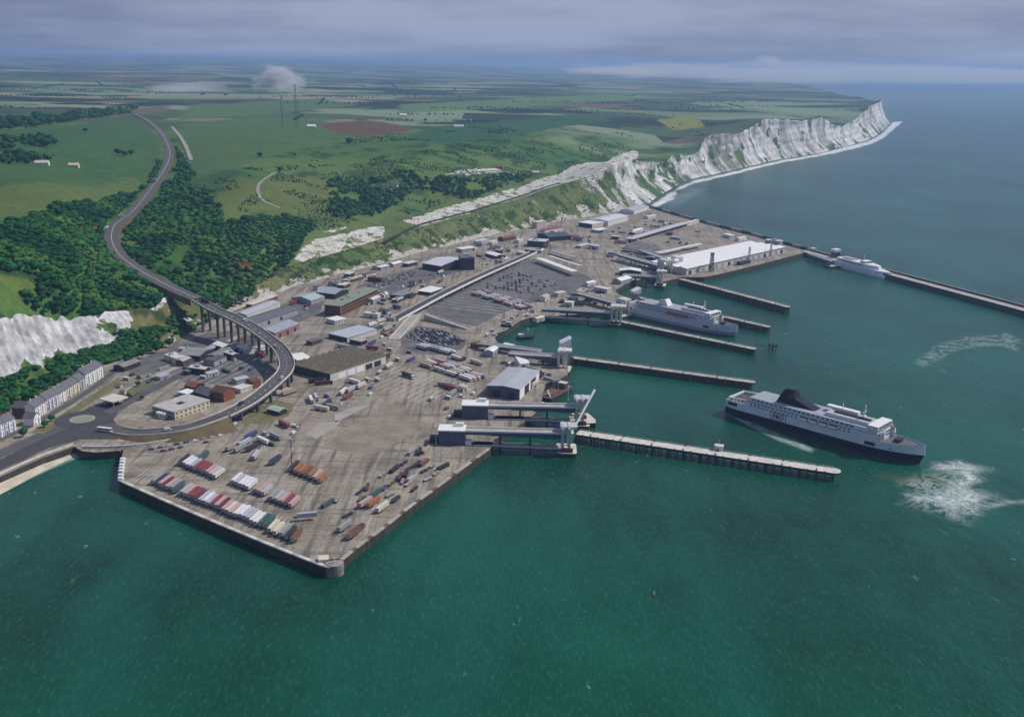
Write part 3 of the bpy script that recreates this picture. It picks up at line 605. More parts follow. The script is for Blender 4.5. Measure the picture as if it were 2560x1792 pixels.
L, R_ = sides(ve, 12.9); eb = Vector((ve[0].x, ve[0].y, ve[0].z))
for E_, lab in ((L, 'pale parapet on the inner side of the embankment road'), (R_, 'pale parapet on the outer side of the embankment road')):
    r_ = root('road_parapet', eb, 0, lab, 'parapet')
    for k in range(0, len(ve)-9, 4):
        s = MB()
        for q in range(k, min(k+4, len(ve)-1)): s.bar(E_[q]-eb+Vector((0,0,0.5)), E_[q+1]-eb+Vector((0,0,0.5)), 0.55, 1.1)
        s.build('parapet_panel', M_concl, r_)
vp = smooth([P(*q) for q in VIA], 6); base = Vector((vp[0].x, vp[0].y, Q))
via = root('viaduct', base, 0, 'curved concrete road viaduct sweeping down in a loop over the docks', 'viaduct')
def deck_span(a, b, w, th, m, name, parent, off):
    L, R_ = sides(vp, w)
    s = MB(); A = [p-off for p in L[a:b+1]]; B = [p-off for p in R_[a:b+1]]; dn = Vector((0, 0, -th))
    s.strip(B, A, 0); s.strip([p+dn for p in A], [p+dn for p in B], 1); s.strip(A, [p+dn for p in A], 1); s.strip([p+dn for p in B], B, 1)
    s.face([A[0], B[0], B[0]+dn, A[0]+dn], 1); s.face([B[-1], A[-1], A[-1]+dn, B[-1]+dn], 1)
    return s.build(name, [m, mat('shaded_concrete', (0.11, 0.108, 0.105), 0.85, 0.25, 0.3, streak=True)], parent)
SP = 4
for a in range(0, len(vp)-1, SP):
    deck_span(a, min(a+SP, len(vp)-1), 13.0, 1.8, M_road, 'deck_span', via, base)
for sgn in (1, -1):
    L, R_ = sides(vp, 13.2); E_ = L if sgn > 0 else R_
    for a in range(0, len(vp)-1, SP):
        s = MB()
        for k in range(a, min(a+SP, len(vp)-1)):
            s.bar(E_[k]-base+Vector((0,0,0.45)), E_[k+1]-base+Vector((0,0,0.45)), 0.55, 1.3)
        s.build('parapet', M_concl, via)
for k in range(0, len(vp)-1, 1):      # lane line pieces
    if k % 2 == 0: MB().bar(vp[k]-base+Vector((0,0,0.05)), vp[k]*0.45+vp[k+1]*0.55-base+Vector((0,0,0.05)), 0.35, 0.06).build('lane_mark', M_white, via)
L, R_ = sides(vp, 8.0)
M_pier = mat('shaded_concrete', (0.11, 0.108, 0.105), 0.85, 0.25, 0.3, streak=True)  # piers and deck undersides painted darker to carry the shadow beneath
for k in range(3, len(vp)-1, 5):
    zb = Q
    for E_ in (L, R_):
        p = E_[k]-base; MB().cyl(p.x, p.y, -0.3, p.z-1.8, 1.5, 10).build('pier', M_pier, via)
    MB().bar(L[k]-base+Vector((0,0,-2.5)), R_[k]-base+Vector((0,0,-2.5)), 2.4, 1.6).build('crosshead', M_pier, via)
# abutment at the low end
p = vp[-1]-base; d_ = (vp[-1]-vp[-3]).normalized()
MB().bar(Vector((p.x, p.y, p.z/2-1.2)) - d_*0.5, Vector((p.x, p.y, p.z/2-1.2)) + d_*3, 14, p.z-1.2).build('abutment', M_conc, via)
# the climbing road on the downs, laid on the slope
hp = [P(*q) for q in ROADZ]; hs = smooth(hp, 6)
for _p in hs[3:]:
    _o = [(dx__, dy__) for dx__ in (-8, 0, 8) for dy__ in (-8, 0, 8)]; _p.z = max(_p.z-0.5, float(np.max(hgt(np.array([_p.x+a for a, b in _o]), np.array([_p.y+b for a, b in _o])))) - 0.6)
L, R_ = sides(hs, 17)
up = Vector((0, 0, 1.2)); dn = Vector((0, 0, -6))
s = MB(); s.strip([p+up for p in R_], [p+up for p in L], 0); s.strip([p+up for p in L], [p+dn for p in L], 1); s.strip([p+dn for p in R_], [p+up for p in R_], 1)
tag(s.build('road', [M_road, M_bank]), 'grey dual carriageway climbing in an S bend through the wood', kind='structure')
L2, R2 = sides(hs, 1.0); tag(MB().strip([p+Vector((0,0,1.35)) for p in R2], [p+Vector((0,0,1.35)) for p in L2]).build('road_marking', M_conc), 'pale central strip of the climbing road', kind='structure')
def overland(name, pts, w, m, lift, label):
    g = smooth([ground(*q) for q in pts], 8); q = []
    for p in g: q.append(Vector((p.x, p.y, float(hgt(np.array([p.x]), np.array([p.y]))[0]) + lift)))
    L, R_ = sides(q, w); return tag(MB().strip(R_, L).build(name, m), label, kind='structure')
M_track = mat('chalk_track', (0.30, 0.30, 0.25), 0.95, 0.2, 0.1)
overland('path', [(430,318),(452,345),(466,370),(478,402)], 8, M_track, 1.2, 'pale chalk track beside the climbing road')
overland('path', [(690,432),(660,450),(645,470),(655,500),(700,522)], 5, M_track, 0.9, 'grey track bending round the scrub slope')
overland('path', [(1110,440),(1180,432),(1250,428),(1290,440)], 6, M_track, 0.9, 'pale car park track among the bushes')
overland('path', [(960,606),(1040,566),(1120,544),(1200,522),(1280,498),(1350,474),(1400,458)], 7, mat('dark_turf', (0.03,0.05,0.022), 0.95, 0.2, 0.1), 0.8, 'dark turf ledge below the chalk cutting')

# flyover inside the port
FL = [(985,800,Q+0.3),(1040,770,Q+5),(1100,738,Q+7),(1180,699,Q+7),(1240,672,Q+6.5),(1300,646,Q+4),(1350,622,Q+0.3)]
fp = smooth([P(*q) for q in FL], 5); fb = Vector((fp[0].x, fp[0].y, Q))
fly = root('flyover', fb, 0, 'straight elevated port road with a bright white parapet', 'flyover')
L, R_ = sides(fp, 12)
for a in range(0, len(fp)-1, 5):
    b_ = min(a+5, len(fp)-1); A = [p-fb for p in L[a:b_+1]]; B = [p-fb for p in R_[a:b_+1]]; dn = Vector((0, 0, -1.4))
    s = MB(); s.strip(B, A, 0); s.strip([p+dn for p in A], [p+dn for p in B], 1); s.strip(A, [p+dn for p in A], 1); s.strip([p+dn for p in B], B, 1)
    s.build('deck_span', [M_asph, M_conc], fly)
    for E_, m in ((R_, M_white), (L, M_conc)):
        s = MB()
        for k in range(a, b_): s.bar(E_[k]-fb+Vector((0,0,0.4)), E_[k+1]-fb+Vector((0,0,0.4)), 1.3, 1.9)
        s.build('parapet', m, fly)
for k in range(7, len(fp)-6, 3):
    for E_ in (L, R_):
        p = E_[k]*0.8 + fp[k]*0.2 - fb; MB().cyl(p.x, p.y, -0.2, p.z-1.4, 0.7, 8).build('pier', M_conc, fly)
def ramp(name, a, b, za, zb, w, m, label):
    A = P(*a, za); B = P(*b, zb); b0 = Vector((B.x, B.y, Q)); r = root(name, b0, 0, label, 'ramp')
    d = (B-A); d.z = 0; d.normalize(); n = Vector((-d.y, d.x, 0))*w/2
    s = MB(); q = [A+n-b0, A-n-b0, B-n-b0, B+n-b0]
    s.face(q); lo = [Vector((p.x, p.y, -0.3)) for p in q]
    for k in range(4): s.face([q[k], q[(k+1)%4], lo[(k+1)%4], lo[k]][::-1], 1)
    o = s.build('ramp_body', [m, M_conc], r); 
    for sg in (1, -1):
        MB().bar(A+n*sg*0.96-b0+Vector((0,0,0.5)), B+n*sg*0.96-b0+Vector((0,0,0.5)), 0.5, 1.1).build('parapet', M_offw, r)
ramp('ramp', (1040,786), (985,848), Q+6, Q+0.15, 11, M_pale, 'pale ramp dropping from the flyover towards the car queue')
ramp('ramp', (1066,786), (1172,822), Q+6, Q+0.15, 8, M_pale, 'long sloping ramp above the dark lane wall')

# ================================================================ JETTIES
def jetty(a, b, w, z, label, deck_m, slab=11, piles=True, solid=False, name='jetty', skip=0, hut=None, fender=False):
    A = P(*a, z); B = P(*b, z); d = B-A; L_ = d.length; rz = math.atan2(d.y, d.x)
    r = root(name, Vector((A.x, A.y, 0)), rz, label, 'jetty')
    n = max(1, int(L_/slab)); st = L_/n
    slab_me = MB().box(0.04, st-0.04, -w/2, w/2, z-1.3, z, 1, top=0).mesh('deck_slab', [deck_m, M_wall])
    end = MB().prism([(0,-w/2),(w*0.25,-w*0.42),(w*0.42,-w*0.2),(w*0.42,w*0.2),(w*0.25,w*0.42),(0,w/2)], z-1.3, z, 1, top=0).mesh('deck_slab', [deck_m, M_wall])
    for k in range(n): link('deck_slab', slab_me, r, (k*st, 0, 0))
    link('deck_slab', end, r, (L_, 0, 0))
    if solid: MB().box(0.3, L_-0.3, -w/2+0.4, w/2-0.4, -3, z-1.3).build('core_wall', M_wall, r)
    if piles:
        pm = MB().cyl(0, 0, -3, z-1.3, 0.75, 8).mesh('pile', M_dark if not solid else M_wall)
        for k in range(n+1):
            for sy in (-1, 1): link('pile', pm, r, (min(k*st+0.5, L_-0.5), sy*(w/2-0.7 if not solid else w/2), 0))
    if not solid: MB().box(1, L_-1, -w/2+1.2, w/2-1.2, z-2.4, z-1.32).build('crossbeam', M_dark, r)
    if fender:
        fm = MB().box(-0.6, 0.6, -0.4, 0.4, 0.3, z+0.6).mesh('fender', M_timber)
        for k in range(n): link('fender', fm, r, (k*st+st/2, -w/2-0.4, 0)); link('fender', fm, r, (k*st+st/2, w/2+0.4, 0))
    bm_ = MB().cyl(0, 0, z, z+0.9, 0.45, 8).cyl(0, 0, z+0.9, z+1.2, 0.7, 8).mesh('bollard', M_dark)
    for k in range(1, n, 2): link('bollard', bm_, r, (k*st, w/2-0.9, 0)); link('bollard', bm_, r, (k*st, -w/2+0.9, 0))
    rail = MB().bar((0, w/2-0.25, z+1.0), (L_, w/2-0.25, z+1.0), 0.14); rail.build('handrail', M_offw, r)
    return r, L_
j1, jl = jetty((1444,1080), (2086,1176), 10.5, Q+0.5, 'pale concrete jetty on dark piles in front of the leaving ferry', M_concl, 12, fender=True)
h = root('jetty_hut', P(1797, 1124, Q+0.5), j1.rotation_euler.z, 'small pale hut standing on the long front jetty', 'hut')
MB().box(-3, 3, -2.2, 2.2, 0, 3.4).build('wall', M_offw, h); MB().box(-3.4, 3.4, -2.6, 2.6, 3.42, 3.8).build('roof', M_concl, h); MB().box(3.02, 3.1, -.5, .5, 0.1, 2.2).build('door', M_dark, h); MB().cyl(0,0,3.8,8.5,.12,6).build('mast', M_steel, h)
jetty((1432,893), (1880,954), 7.5, Q, 'narrow grey jetty wall with a dark fendered side below the ferries', M_conc, 16, piles=True, solid=True, fender=True)
jetty((1548,802), (1884,871), 7.5, Q-0.5, 'jetty arm alongside the berthed pale ferry', M_conc, 14, piles=True, solid=True, fender=True)
jetty((1592,742), (1920,816), 7.0, Q+0.3, 'dark jetty arm behind the berthed pale ferry', M_conc, 14, piles=True, solid=True, fender=True)
jetty((1702,697), (1968,766), 8.5, Q+1.5, 'dark high sided jetty arm nearest the white roofed quay', M_conc, 15, piles=True, solid=True, fender=True)
# mooring dolphin and catwalk
dp = P(1931, 876, 0); r_ = root('mooring_dolphin', dp, 0.4, 'lone dark mooring dolphin at the end of a catwalk', 'dolphin')
for sx in (-2.4, 2.4):
    for sy in (-2.4, 2.4): MB().cyl(sx, sy, -3, 5.2, 0.5, 8).build('pile', M_dark, r_)
MB().box(-3.6, 3.6, -3.6, 3.6, 5.2, 6.8).build('cap', M_dark, r_); MB().cyl(0,0,6.8,8,.5,8).build('bollard', M_dark, r_)
A = P(1888, 862, Q-0.5); B = P(1929, 868, Q-0.5); r_ = root('catwalk', A, 0, 'thin dark catwalk between the jetty end and the mooring dolphin', 'catwalk')
MB().bar((0,0,0), B-A, 1.6, 0.5).build('walkway', M_dark, r_); MB().bar(Vector((0,0.8,1)), B-A+Vector((0,0.8,1)), 0.12).build('handrail', M_dark, r_)

# stone breakwater arm
A = P(2012, 627, Q+1); B = P(2760, 826, Q+1); d = B-A; L_ = d.length; rz = math.atan2(d.y, d.x)
bw = root('breakwater', Vector((A.x, A.y, 0)), rz, 'long stone breakwater arm running out to the right edge', 'breakwater')
n = int(L_/22); st = L_/n
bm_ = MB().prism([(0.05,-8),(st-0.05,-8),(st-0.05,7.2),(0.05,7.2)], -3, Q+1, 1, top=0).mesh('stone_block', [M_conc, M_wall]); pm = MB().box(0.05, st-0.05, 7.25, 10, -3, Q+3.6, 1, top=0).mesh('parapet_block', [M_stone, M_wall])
for k in range(n): link('stone_block', bm_, bw, (k*st, 0, 0)); link('parapet_block', pm, bw, (k*st, 0, 0))
# outer sea wall of the far quay
q = smooth([P(x, y, Q) for x, y in ((1608,514),(1640,523),(1700,541),(1800,568),(1880,588),(1960,610),(2016,625))], 3)
r_ = root('outer_wall', Vector((q[0].x, q[0].y, 0)), 0, 'dark stone outer wall along the seaward edge of the far quay', 'sea wall'); o_ = Vector((q[0].x, q[0].y, 0))
for k in range(len(q)-1): MB().bar(q[k]-o_+Vector((0,0,-1.5)), q[k+1]-o_+Vector((0,0,-1.5)), 4.0, 12).build('wall_block', M_wall if k % 2 else M_stone, r_)

# quay edge: rounded corner block and capping stones
q0 = [P(x, y, Q) for x, y in ((297,1200),(400,1246),(500,1289),(600,1331),(700,1372),(800,1411),(826,1418))]
r_ = root('quay_coping', q0[0], 0, 'weathered coping stones along the south west quay edge', 'coping'); cb0 = q0[0]
qq = smooth(q0, 7)
for k in range(len(qq)-1):
    MB().bar(qq[k]-cb0+Vector((0,0,0.25)), qq[k]*0.03+qq[k+1]*0.97-cb0+Vector((0,0,0.25)), 2.4, 0.9).build('coping_stone', M_concl if k % 3 else M_conc, r_)
q0 = smooth([P(x, y, Q) for x, y in ((302,1150),(300,1165),(298,1180),(297,1198))], 2)
r_ = root('quay_coping', q0[0], 0, 'row of white blocks along the short west quay end', 'coping')
bk = MB().box(-1.6, 1.6, -1.4, 1.4, 0, 1.6).mesh('coping_stone', M_white)
for k in range(len(q0)): link('coping_stone', bk, r_, q0[k]-q0[0]+Vector((1.4, 0, 0)))
q0 = smooth([P(x, y, Q) for x, y in ((848,1404),(900,1362),(960,1318),(1020,1270),(1080,1227),(1150,1175),(1222,1122))], 6)
r_ = root('quay_coping', q0[0], 0, 'rough stained coping stones along the south east quay edge', 'coping')
for k in range(len(q0)-1):
    MB().bar(q0[k]-q0[0]+Vector((0,0,0.2)), q0[k]*0.04+q0[k+1]*0.96-q0[0]+Vector((0,0,0.2)), 2.2, 0.8).build('coping_stone', M_conc if k % 4 else M_bank, r_)
cpos = P(836, 1410, Q); r_ = root('corner_platform', cpos, 0.2, 'pale rounded concrete platform at the outer corner of the quay', 'platform')
MB().prism([(4.6*math.cos(a)*1.15, 4.6*math.sin(a)) for a in np.linspace(0, 2*math.pi, 20, endpoint=False)], -8.8, 1.0).build('drum', M_stone, r_)
MB().box(-9, -3, 2, 8, 0.02, 2.4).build('plinth', M_cream, r_); MB().box(-3.4, 3, 3, 8, 0.02, 2.0).build('plinth', M_brown, r_); MB().cyl(0,0,1.0,4.5,.3,8).build('light_post', M_white, r_)
# painted lane lines in the yards
def lines(label, a, b, c, n, w=0.35, m=M_white):
    """n parallel painted lines: first runs a-b, spread towards c"""
    A = P(*a, Q); B = P(*b, Q); C = P(*c, Q); off = C-A; s = MB()
    for k in range(n):
        o = off*(k/(n-1)); p, q = A+o, B+o; d = (q-p).normalized(); nn = Vector((-d.y, d.x, 0))*w/2; up = Vector((0, 0, 0.09))
        s.face([p-nn+up, q-nn+up, q+nn+up, p+nn+up])
    tag(s.build('road_marking', m), label, kind='structure')
lines('white lane lines on the marshalling asphalt', (1090,765), (1250,785), (1300,662), 22, 0.5)
lines('white lane lines below the lorry queue', (900,960), (1000,915), (1060,1010), 12, 0.5, M_concl)
lines('faint lane lines across the far tan yard', (1480,640), (1640,590), (1600,680), 8, 0.6, M_concl)
lines('pale rail lines in the sidings yard', (395,930), (640,822), (480,990), 9, 0.8, M_conc)
lines('white bay lines along the quay side trailers', (330,1200), (372,1172), (700,1340), 40, 0.35, M_concl)
# ================================================================ BUILDINGS
_winme = {}
def win_mesh(w, h, m=None):
    k = (round(w, 2), round(h, 2), m.name if m else '')
    if k not in _winme: _winme[k] = MB().box(-w/2, w/2, -0.06, 0.05, 0, h).mesh('window', m or M_glass)
    return _winme[k]
def bld(name, label, cat, A, B, depth, h, wall, roof, style='flat', win=None, door=None, end=None, base_z=Q, world=False, pitch=0.3, ridges=1, over=0.4, panels=0, chimneys=0, plant=0, winm=None, group=None, lift=0.0):
    """A-B is the near ground edge; depth runs away from it"""
    if not world: A = P(*A, base_z); B = P(*B, base_z)
    A = Vector(A); B = Vector(B); d = B-A; L = d.length; rz = math.atan2(d.y, d.x)
    r = root(name, Vector((A.x, A.y, A.z+lift)), rz, label, cat, group)
    W = depth; mats = [wall, end or wall]
    s = MB()
    if style == 'gable_x':      # ridge along x
        rh = W*0.5*pitch
        s.face([(0,0,-.3),(L,0,-.3),(L,0,h),(0,0,h)]); s.face([(L,W,-.3),(0,W,-.3),(0,W,h),(L,W,h)])
        s.face([(L,0,-.3),(L,W,-.3),(L,W,h),(L,W/2,h+rh),(L,0,h)], 1); s.face([(0,W,-.3),(0,0,-.3),(0,0,h),(0,W/2,h+rh),(0,W,h)])
    elif style == 'gable_y':    # ridge along y
        rh = L*0.5*pitch
        s.face([(0,0,-.3),(L,0,-.3),(L,0,h),(L/2,0,h+rh),(0,0,h)]); s.face([(L,W,-.3),(0,W,-.3),(0,W,h),(L/2,W,h+rh),(L,W,h)])
        s.face([(L,0,-.3),(L,W,-.3),(L,W,h),(L,0,h)], 1); s.face([(0,W,-.3),(0,0,-.3),(0,0,h),(0,W,h)])
    else:
        s.box(0, L, 0, W, -.3, h); s.m[-3] = 1
    s.build('wall', mats, r)
    o_ = over
    if style in ('flat', 'canopy'):
        rf = MB().box(-o_, L+o_, -o_, W+o_, h+0.02, h+0.55).build('roof', roof, r)
        if style == 'flat' and panels:
            for k in range(panels):
                x0 = -o_ + (L+2*o_)*k/panels; x1 = -o_ + (L+2*o_)*(k+1)/panels
                MB().box(x0+0.12, x1-0.12, -o_+0.1, W+o_-0.1, h+0.56, h+0.72).build('roof_panel', roof, rf)
    elif style == 'gable_x':
        n = max(1, panels); rf = None
        for k in range(n):
            x0 = -o_ + (L+2*o_)*k/n; x1 = -o_ + (L+2*o_)*(k+1)/n - (0.1 if n > 1 else 0); rh = W*0.5*pitch; e = o_*pitch
            s = MB()
            for (ya, za, yb, zb) in ((-o_, h-e, W/2, h+rh), (W/2, h+rh, W+o_, h-e)):
                s.face([(x0,ya,za+.05),(x1,ya,za+.05),(x1,yb,zb+.05),(x0,yb,zb+.05)]); s.face([(x0,ya,za+.3),(x1,ya,za+.3),(x1,yb,zb+.3),(x0,yb,zb+.3)])
                s.face([(x0,ya,za+.05),(x0,yb,zb+.05),(x0,yb,zb+.3),(x0,ya,za+.3)]); s.face([(x1,ya,za+.05),(x1,yb,zb+.05),(x1,yb,zb+.3),(x1,ya,za+.3)])
            s.face([(x0,-o_,h-e+.05),(x1,-o_,h-e+.05),(x1,-o_,h-e+.3),(x0,-o_,h-e+.3)])
            q = s.build('roof' if k == 0 else 'roof_panel', roof, r if k == 0 else rf)
            if k == 0: rf = q
        for k in range(chimneys):
            cx = L*(k+0.5)/chimneys; MB().box(cx-0.7, cx+0.7, W/2-0.4, W/2+0.4, h+rh-0.4, h+rh+1.6).build('chimney', M_brick if wall is not M_white else M_offw, rf)
    elif style == 'gable_y':
        n = max(1, panels); rf = None; rh = L*0.5*pitch; e = o_*pitch
        for k in range(n):
            y0 = -o_ + (W+2*o_)*k/n; y1 = -o_ + (W+2*o_)*(k+1)/n - (0.1 if n > 1 else 0)
            s = MB()
            for (xa, za, xb, zb) in ((-o_, h-e, L/2, h+rh), (L/2, h+rh, L+o_, h-e)):
                s.face([(xa,y0,za+.05),(xb,y0,zb+.05),(xb,y1,zb+.05),(xa,y1,za+.05)]); s.face([(xa,y0,za+.3),(xb,y0,zb+.3),(xb,y1,zb+.3),(xa,y1,za+.3)])
                s.face([(xa,y0,za+.05),(xb,y0,zb+.05),(xb,y0,zb+.3),(xa,y0,za+.3)]); s.face([(xa,y1,za+.05),(xb,y1,zb+.05),(xb,y1,zb+.3),(xa,y1,za+.3)])
            q = s.build('roof' if k == 0 else 'roof_panel', roof, r if k == 0 else rf)
            if k == 0: rf = q
    elif style == 'saw':        # many low ridges parallel to the near edge
        st = W/ridges; rf = MB().box(-o_, L+o_, -o_, W+o_, h+0.02, h+0.3).build('roof', roof, r)
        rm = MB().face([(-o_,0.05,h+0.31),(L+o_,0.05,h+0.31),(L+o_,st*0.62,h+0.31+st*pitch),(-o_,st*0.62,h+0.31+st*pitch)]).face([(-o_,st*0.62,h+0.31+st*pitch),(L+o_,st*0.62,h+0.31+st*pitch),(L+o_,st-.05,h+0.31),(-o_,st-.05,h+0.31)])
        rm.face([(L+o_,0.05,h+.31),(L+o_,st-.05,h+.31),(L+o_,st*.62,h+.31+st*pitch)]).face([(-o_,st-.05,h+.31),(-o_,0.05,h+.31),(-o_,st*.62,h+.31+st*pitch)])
        rm.m[1] = 1; me_ = rm.mesh('roof_ridge', [roof, mat('ridge_shade', (0.02,0.02,0.022), 0.5, 0.2, 0.3) if 'ribbed' in name else roof])  # far ridge faces of the ribbed shed coloured near black as shade
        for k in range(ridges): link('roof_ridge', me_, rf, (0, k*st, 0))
    if plant:
        for k in range(plant):
            x = L*(0.2 + 0.6*rnd.random()); y = W*(0.2+0.6*rnd.random()); a, b_ = 1+rnd.random()*2, 1+rnd.random()*1.5
            MB().box(x-a, x+a, y-b_, y+b_, h+0.75, h+2.2).build('roof_plant', M_grey, r)
    if win:
        nx, nz, ww, wh = win[:4]
        for iz in range(nz):
            for ix in range(nx):
                z = h*(iz+0.28)/nz
                link('window', win_mesh(ww, wh, winm), r, (L*(ix+0.5)/nx, -0.03, z))
        if len(win) > 4:
            for iz in range(nz):
                for iy in range(win[4]):
                    link('window', win_mesh(ww, wh, winm), r, (L+0.03, W*(iy+0.5)/win[4], h*(iz+0.28)/nz), math.pi/2)
    if door:
        for (fx, dw, dh) in door: MB().box(L*fx-dw/2, L*fx+dw/2, -0.12, 0.05, 0, dh).build('door', M_dark, r)
    return r, L

# --- sheds and offices of the port
r_, L = bld('ferry_shed', 'large grey roofed shed with white end wall beside the ramps', 'shed', (1217,990), (1299,1000), 58, 9.5, M_steelb, M_roofg, 'gable_y', door=[(0.3, 8, 7), (0.75, 6, 6)], end=M_white, pitch=0.10, panels=9)
MB().box(L-0.1, L+0.25, 14, 26, 0, 8).build('door', M_dark, r_); MB().box(L-0.1, L+0.25, 32, 46, 0, 8).build('door', M_dark, r_)
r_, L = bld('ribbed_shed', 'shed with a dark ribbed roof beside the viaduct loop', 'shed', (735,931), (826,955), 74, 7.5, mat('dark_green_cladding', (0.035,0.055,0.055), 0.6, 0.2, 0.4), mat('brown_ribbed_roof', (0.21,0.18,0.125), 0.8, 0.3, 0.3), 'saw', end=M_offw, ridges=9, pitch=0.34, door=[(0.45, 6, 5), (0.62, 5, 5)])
for k in range(5): MB().box(L+0.02, L+0.2, 10+k*12, 19+k*12, 0.4, 5.2).build('shutter_door', M_white if k < 3 else M_dark, r_)
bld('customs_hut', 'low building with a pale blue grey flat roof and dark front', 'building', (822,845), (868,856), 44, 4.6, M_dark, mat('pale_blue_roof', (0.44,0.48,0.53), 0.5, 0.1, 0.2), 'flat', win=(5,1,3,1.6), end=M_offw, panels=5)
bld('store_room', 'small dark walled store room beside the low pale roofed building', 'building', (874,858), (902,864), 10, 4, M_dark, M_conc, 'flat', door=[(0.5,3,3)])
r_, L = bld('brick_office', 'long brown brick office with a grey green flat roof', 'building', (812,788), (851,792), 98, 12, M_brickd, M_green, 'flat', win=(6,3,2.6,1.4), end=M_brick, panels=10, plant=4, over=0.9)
for iz in range(3): MB().box(L+0.02, L+0.2, 3, 94, 2.2+iz*3.6, 3.9+iz*3.6).build('window_band', M_glass, r_)
bld('white_annex', 'small white roofed annex at the foot of the brick office', 'annex', (838,812), (866,806), 16, 4.2, M_offw, M_white, 'flat', win=(4,1,1.6,1.2))
bld('long_shed', 'long grey shed with a pinkish wall beside the viaduct', 'shed', (688,848), (750,823), 26, 6.5, mat('pink_wall', (0.30,0.17,0.17), 0.7, 0.2, 0.4), M_grey, 'gable_x', pitch=0.22, panels=7, door=[(0.2,4,4),(0.5,4,4),(0.8,4,4)])
bld('long_shed', 'long slate grey shed second from the viaduct', 'shed', (640,822), (744,787), 24, 6, M_grey, M_slate, 'gable_x', pitch=0.22, panels=9, door=[(0.3,4,4),(0.6,4,4)])
bld('long_shed', 'long pale roofed shed under the green slope by the viaduct', 'shed', (618,800), (700,768), 18, 5.5, M_offw, M_roofg, 'gable_x', pitch=0.22, panels=7)
bld('terrace_store', 'low red fronted store under the chalk foot', 'store', (632,772), (695,748), 9, 4.5, M_tile, M_concl, 'flat', win=(9,1,1.6,1.6))
bld('blue_grey_shed', 'blue grey roofed shed behind the brick office', 'shed', (790,742), (838,748), 30, 6, M_dark, mat('lavender_roof', (0.35,0.37,0.44), 0.5, 0.1, 0.2), 'gable_x', pitch=0.18, panels=5)
bld('glass_shed', 'pale turquoise roofed shed left of the brick office', 'shed', (778,762), (812,752), 30, 5, M_grey, mat('turquoise_roof', (0.38,0.47,0.47), 0.5, 0.1, 0.2), 'gable_x', pitch=0.2, panels=4)
bld('toll_canopy', 'small white topped kiosk canopy beside the flyover', 'kiosk', (1046,735), (1076,739), 28, 4.0, M_dark, M_white, 'flat', over=1.5)
bld('green_shed', 'grey green shed between the brick office and kiosk canopy', 'shed', (975,748), (1002,752), 26, 5.5, M_dark, mat('teal_roof', (0.20,0.25,0.27), 0.6, 0.15, 0.2), 'flat', panels=3)
bld('terminal_shed', 'wide shed with a pale lavender roof below the scrub slope', 'shed', (1056,672), (1102,680), 62, 8, M_dark, mat('lavender_white_roof', (0.58,0.58,0.65), 0.5, 0.08, 0.2), 'gable_x', pitch=0.12, panels=6, door=[(0.5,6,5)])
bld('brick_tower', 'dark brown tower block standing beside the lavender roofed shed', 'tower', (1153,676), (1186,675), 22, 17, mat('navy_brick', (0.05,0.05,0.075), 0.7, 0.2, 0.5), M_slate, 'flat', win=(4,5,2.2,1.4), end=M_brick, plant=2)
bld('small_shed', 'small white roofed shed right of the brown tower block', 'shed', (1212,640), (1240,648), 16, 4.5, M_dark, M_white, 'gable_x', pitch=0.2)
bld('small_shed', 'small white roofed shed behind the brown tower block', 'shed', (1155,632), (1190,627), 14, 5, M_grey, M_white, 'flat')
bld('control_building', 'pale turquoise topped control building among dark lanes', 'building', (1318,616), (1362,619), 24, 9, M_dark, mat('pale_turquoise_roof', (0.50,0.58,0.60), 0.5, 0.1, 0.2), 'flat', win=(8,2,2.6,1.3), plant=3)
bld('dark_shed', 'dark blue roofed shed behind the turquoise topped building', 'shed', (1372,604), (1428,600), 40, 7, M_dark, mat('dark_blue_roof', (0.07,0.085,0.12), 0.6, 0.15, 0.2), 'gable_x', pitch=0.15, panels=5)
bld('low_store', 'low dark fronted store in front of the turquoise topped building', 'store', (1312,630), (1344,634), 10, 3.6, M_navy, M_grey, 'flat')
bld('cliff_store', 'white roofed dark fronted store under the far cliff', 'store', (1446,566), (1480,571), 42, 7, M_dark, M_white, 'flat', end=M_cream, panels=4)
bld('freight_office', 'long white freight office nearest the far cliff', 'building', (1520,566), (1570,552), 36, 9, M_white, mat('pale_lavender_roof', (0.62,0.60,0.66), 0.5, 0.1, 0.2), 'gable_x', win=(12,2,2.2,1.4), pitch=0.15, panels=6, end=M_white)
bld('freight_office', 'white building beside the sea at the end of the far quay road', 'building', (1585,536), (1622,523), 30, 6, M_white, M_roofg, 'gable_x', win=(7,1,2,1.4), pitch=0.2)
bld('small_shed', 'small white roofed hut in front of the freight office', 'hut', (1494,583), (1520,579), 16, 4.5, M_grey, M_white, 'flat')
bld('small_shed', 'small dark hut with pale roof left of the freight office', 'hut', (1478,580), (1496,583), 12, 4, M_dark, M_offw, 'flat')
bld('red_roof_hut', 'low red roofed hut under the far scrub slope', 'hut', (1362,582), (1408,574), 10, 4, M_offw, M_tile, 'gable_x', pitch=0.4)
bld('pump_house', 'pale square tower house against the scrub slope', 'building', (1342,572), (1366,568), 12, 11, mat('pinkish_render', (0.52,0.47,0.45), 0.8, 0.1, 0.3), M_concl, 'flat', win=(2,2,1.2,1.6))
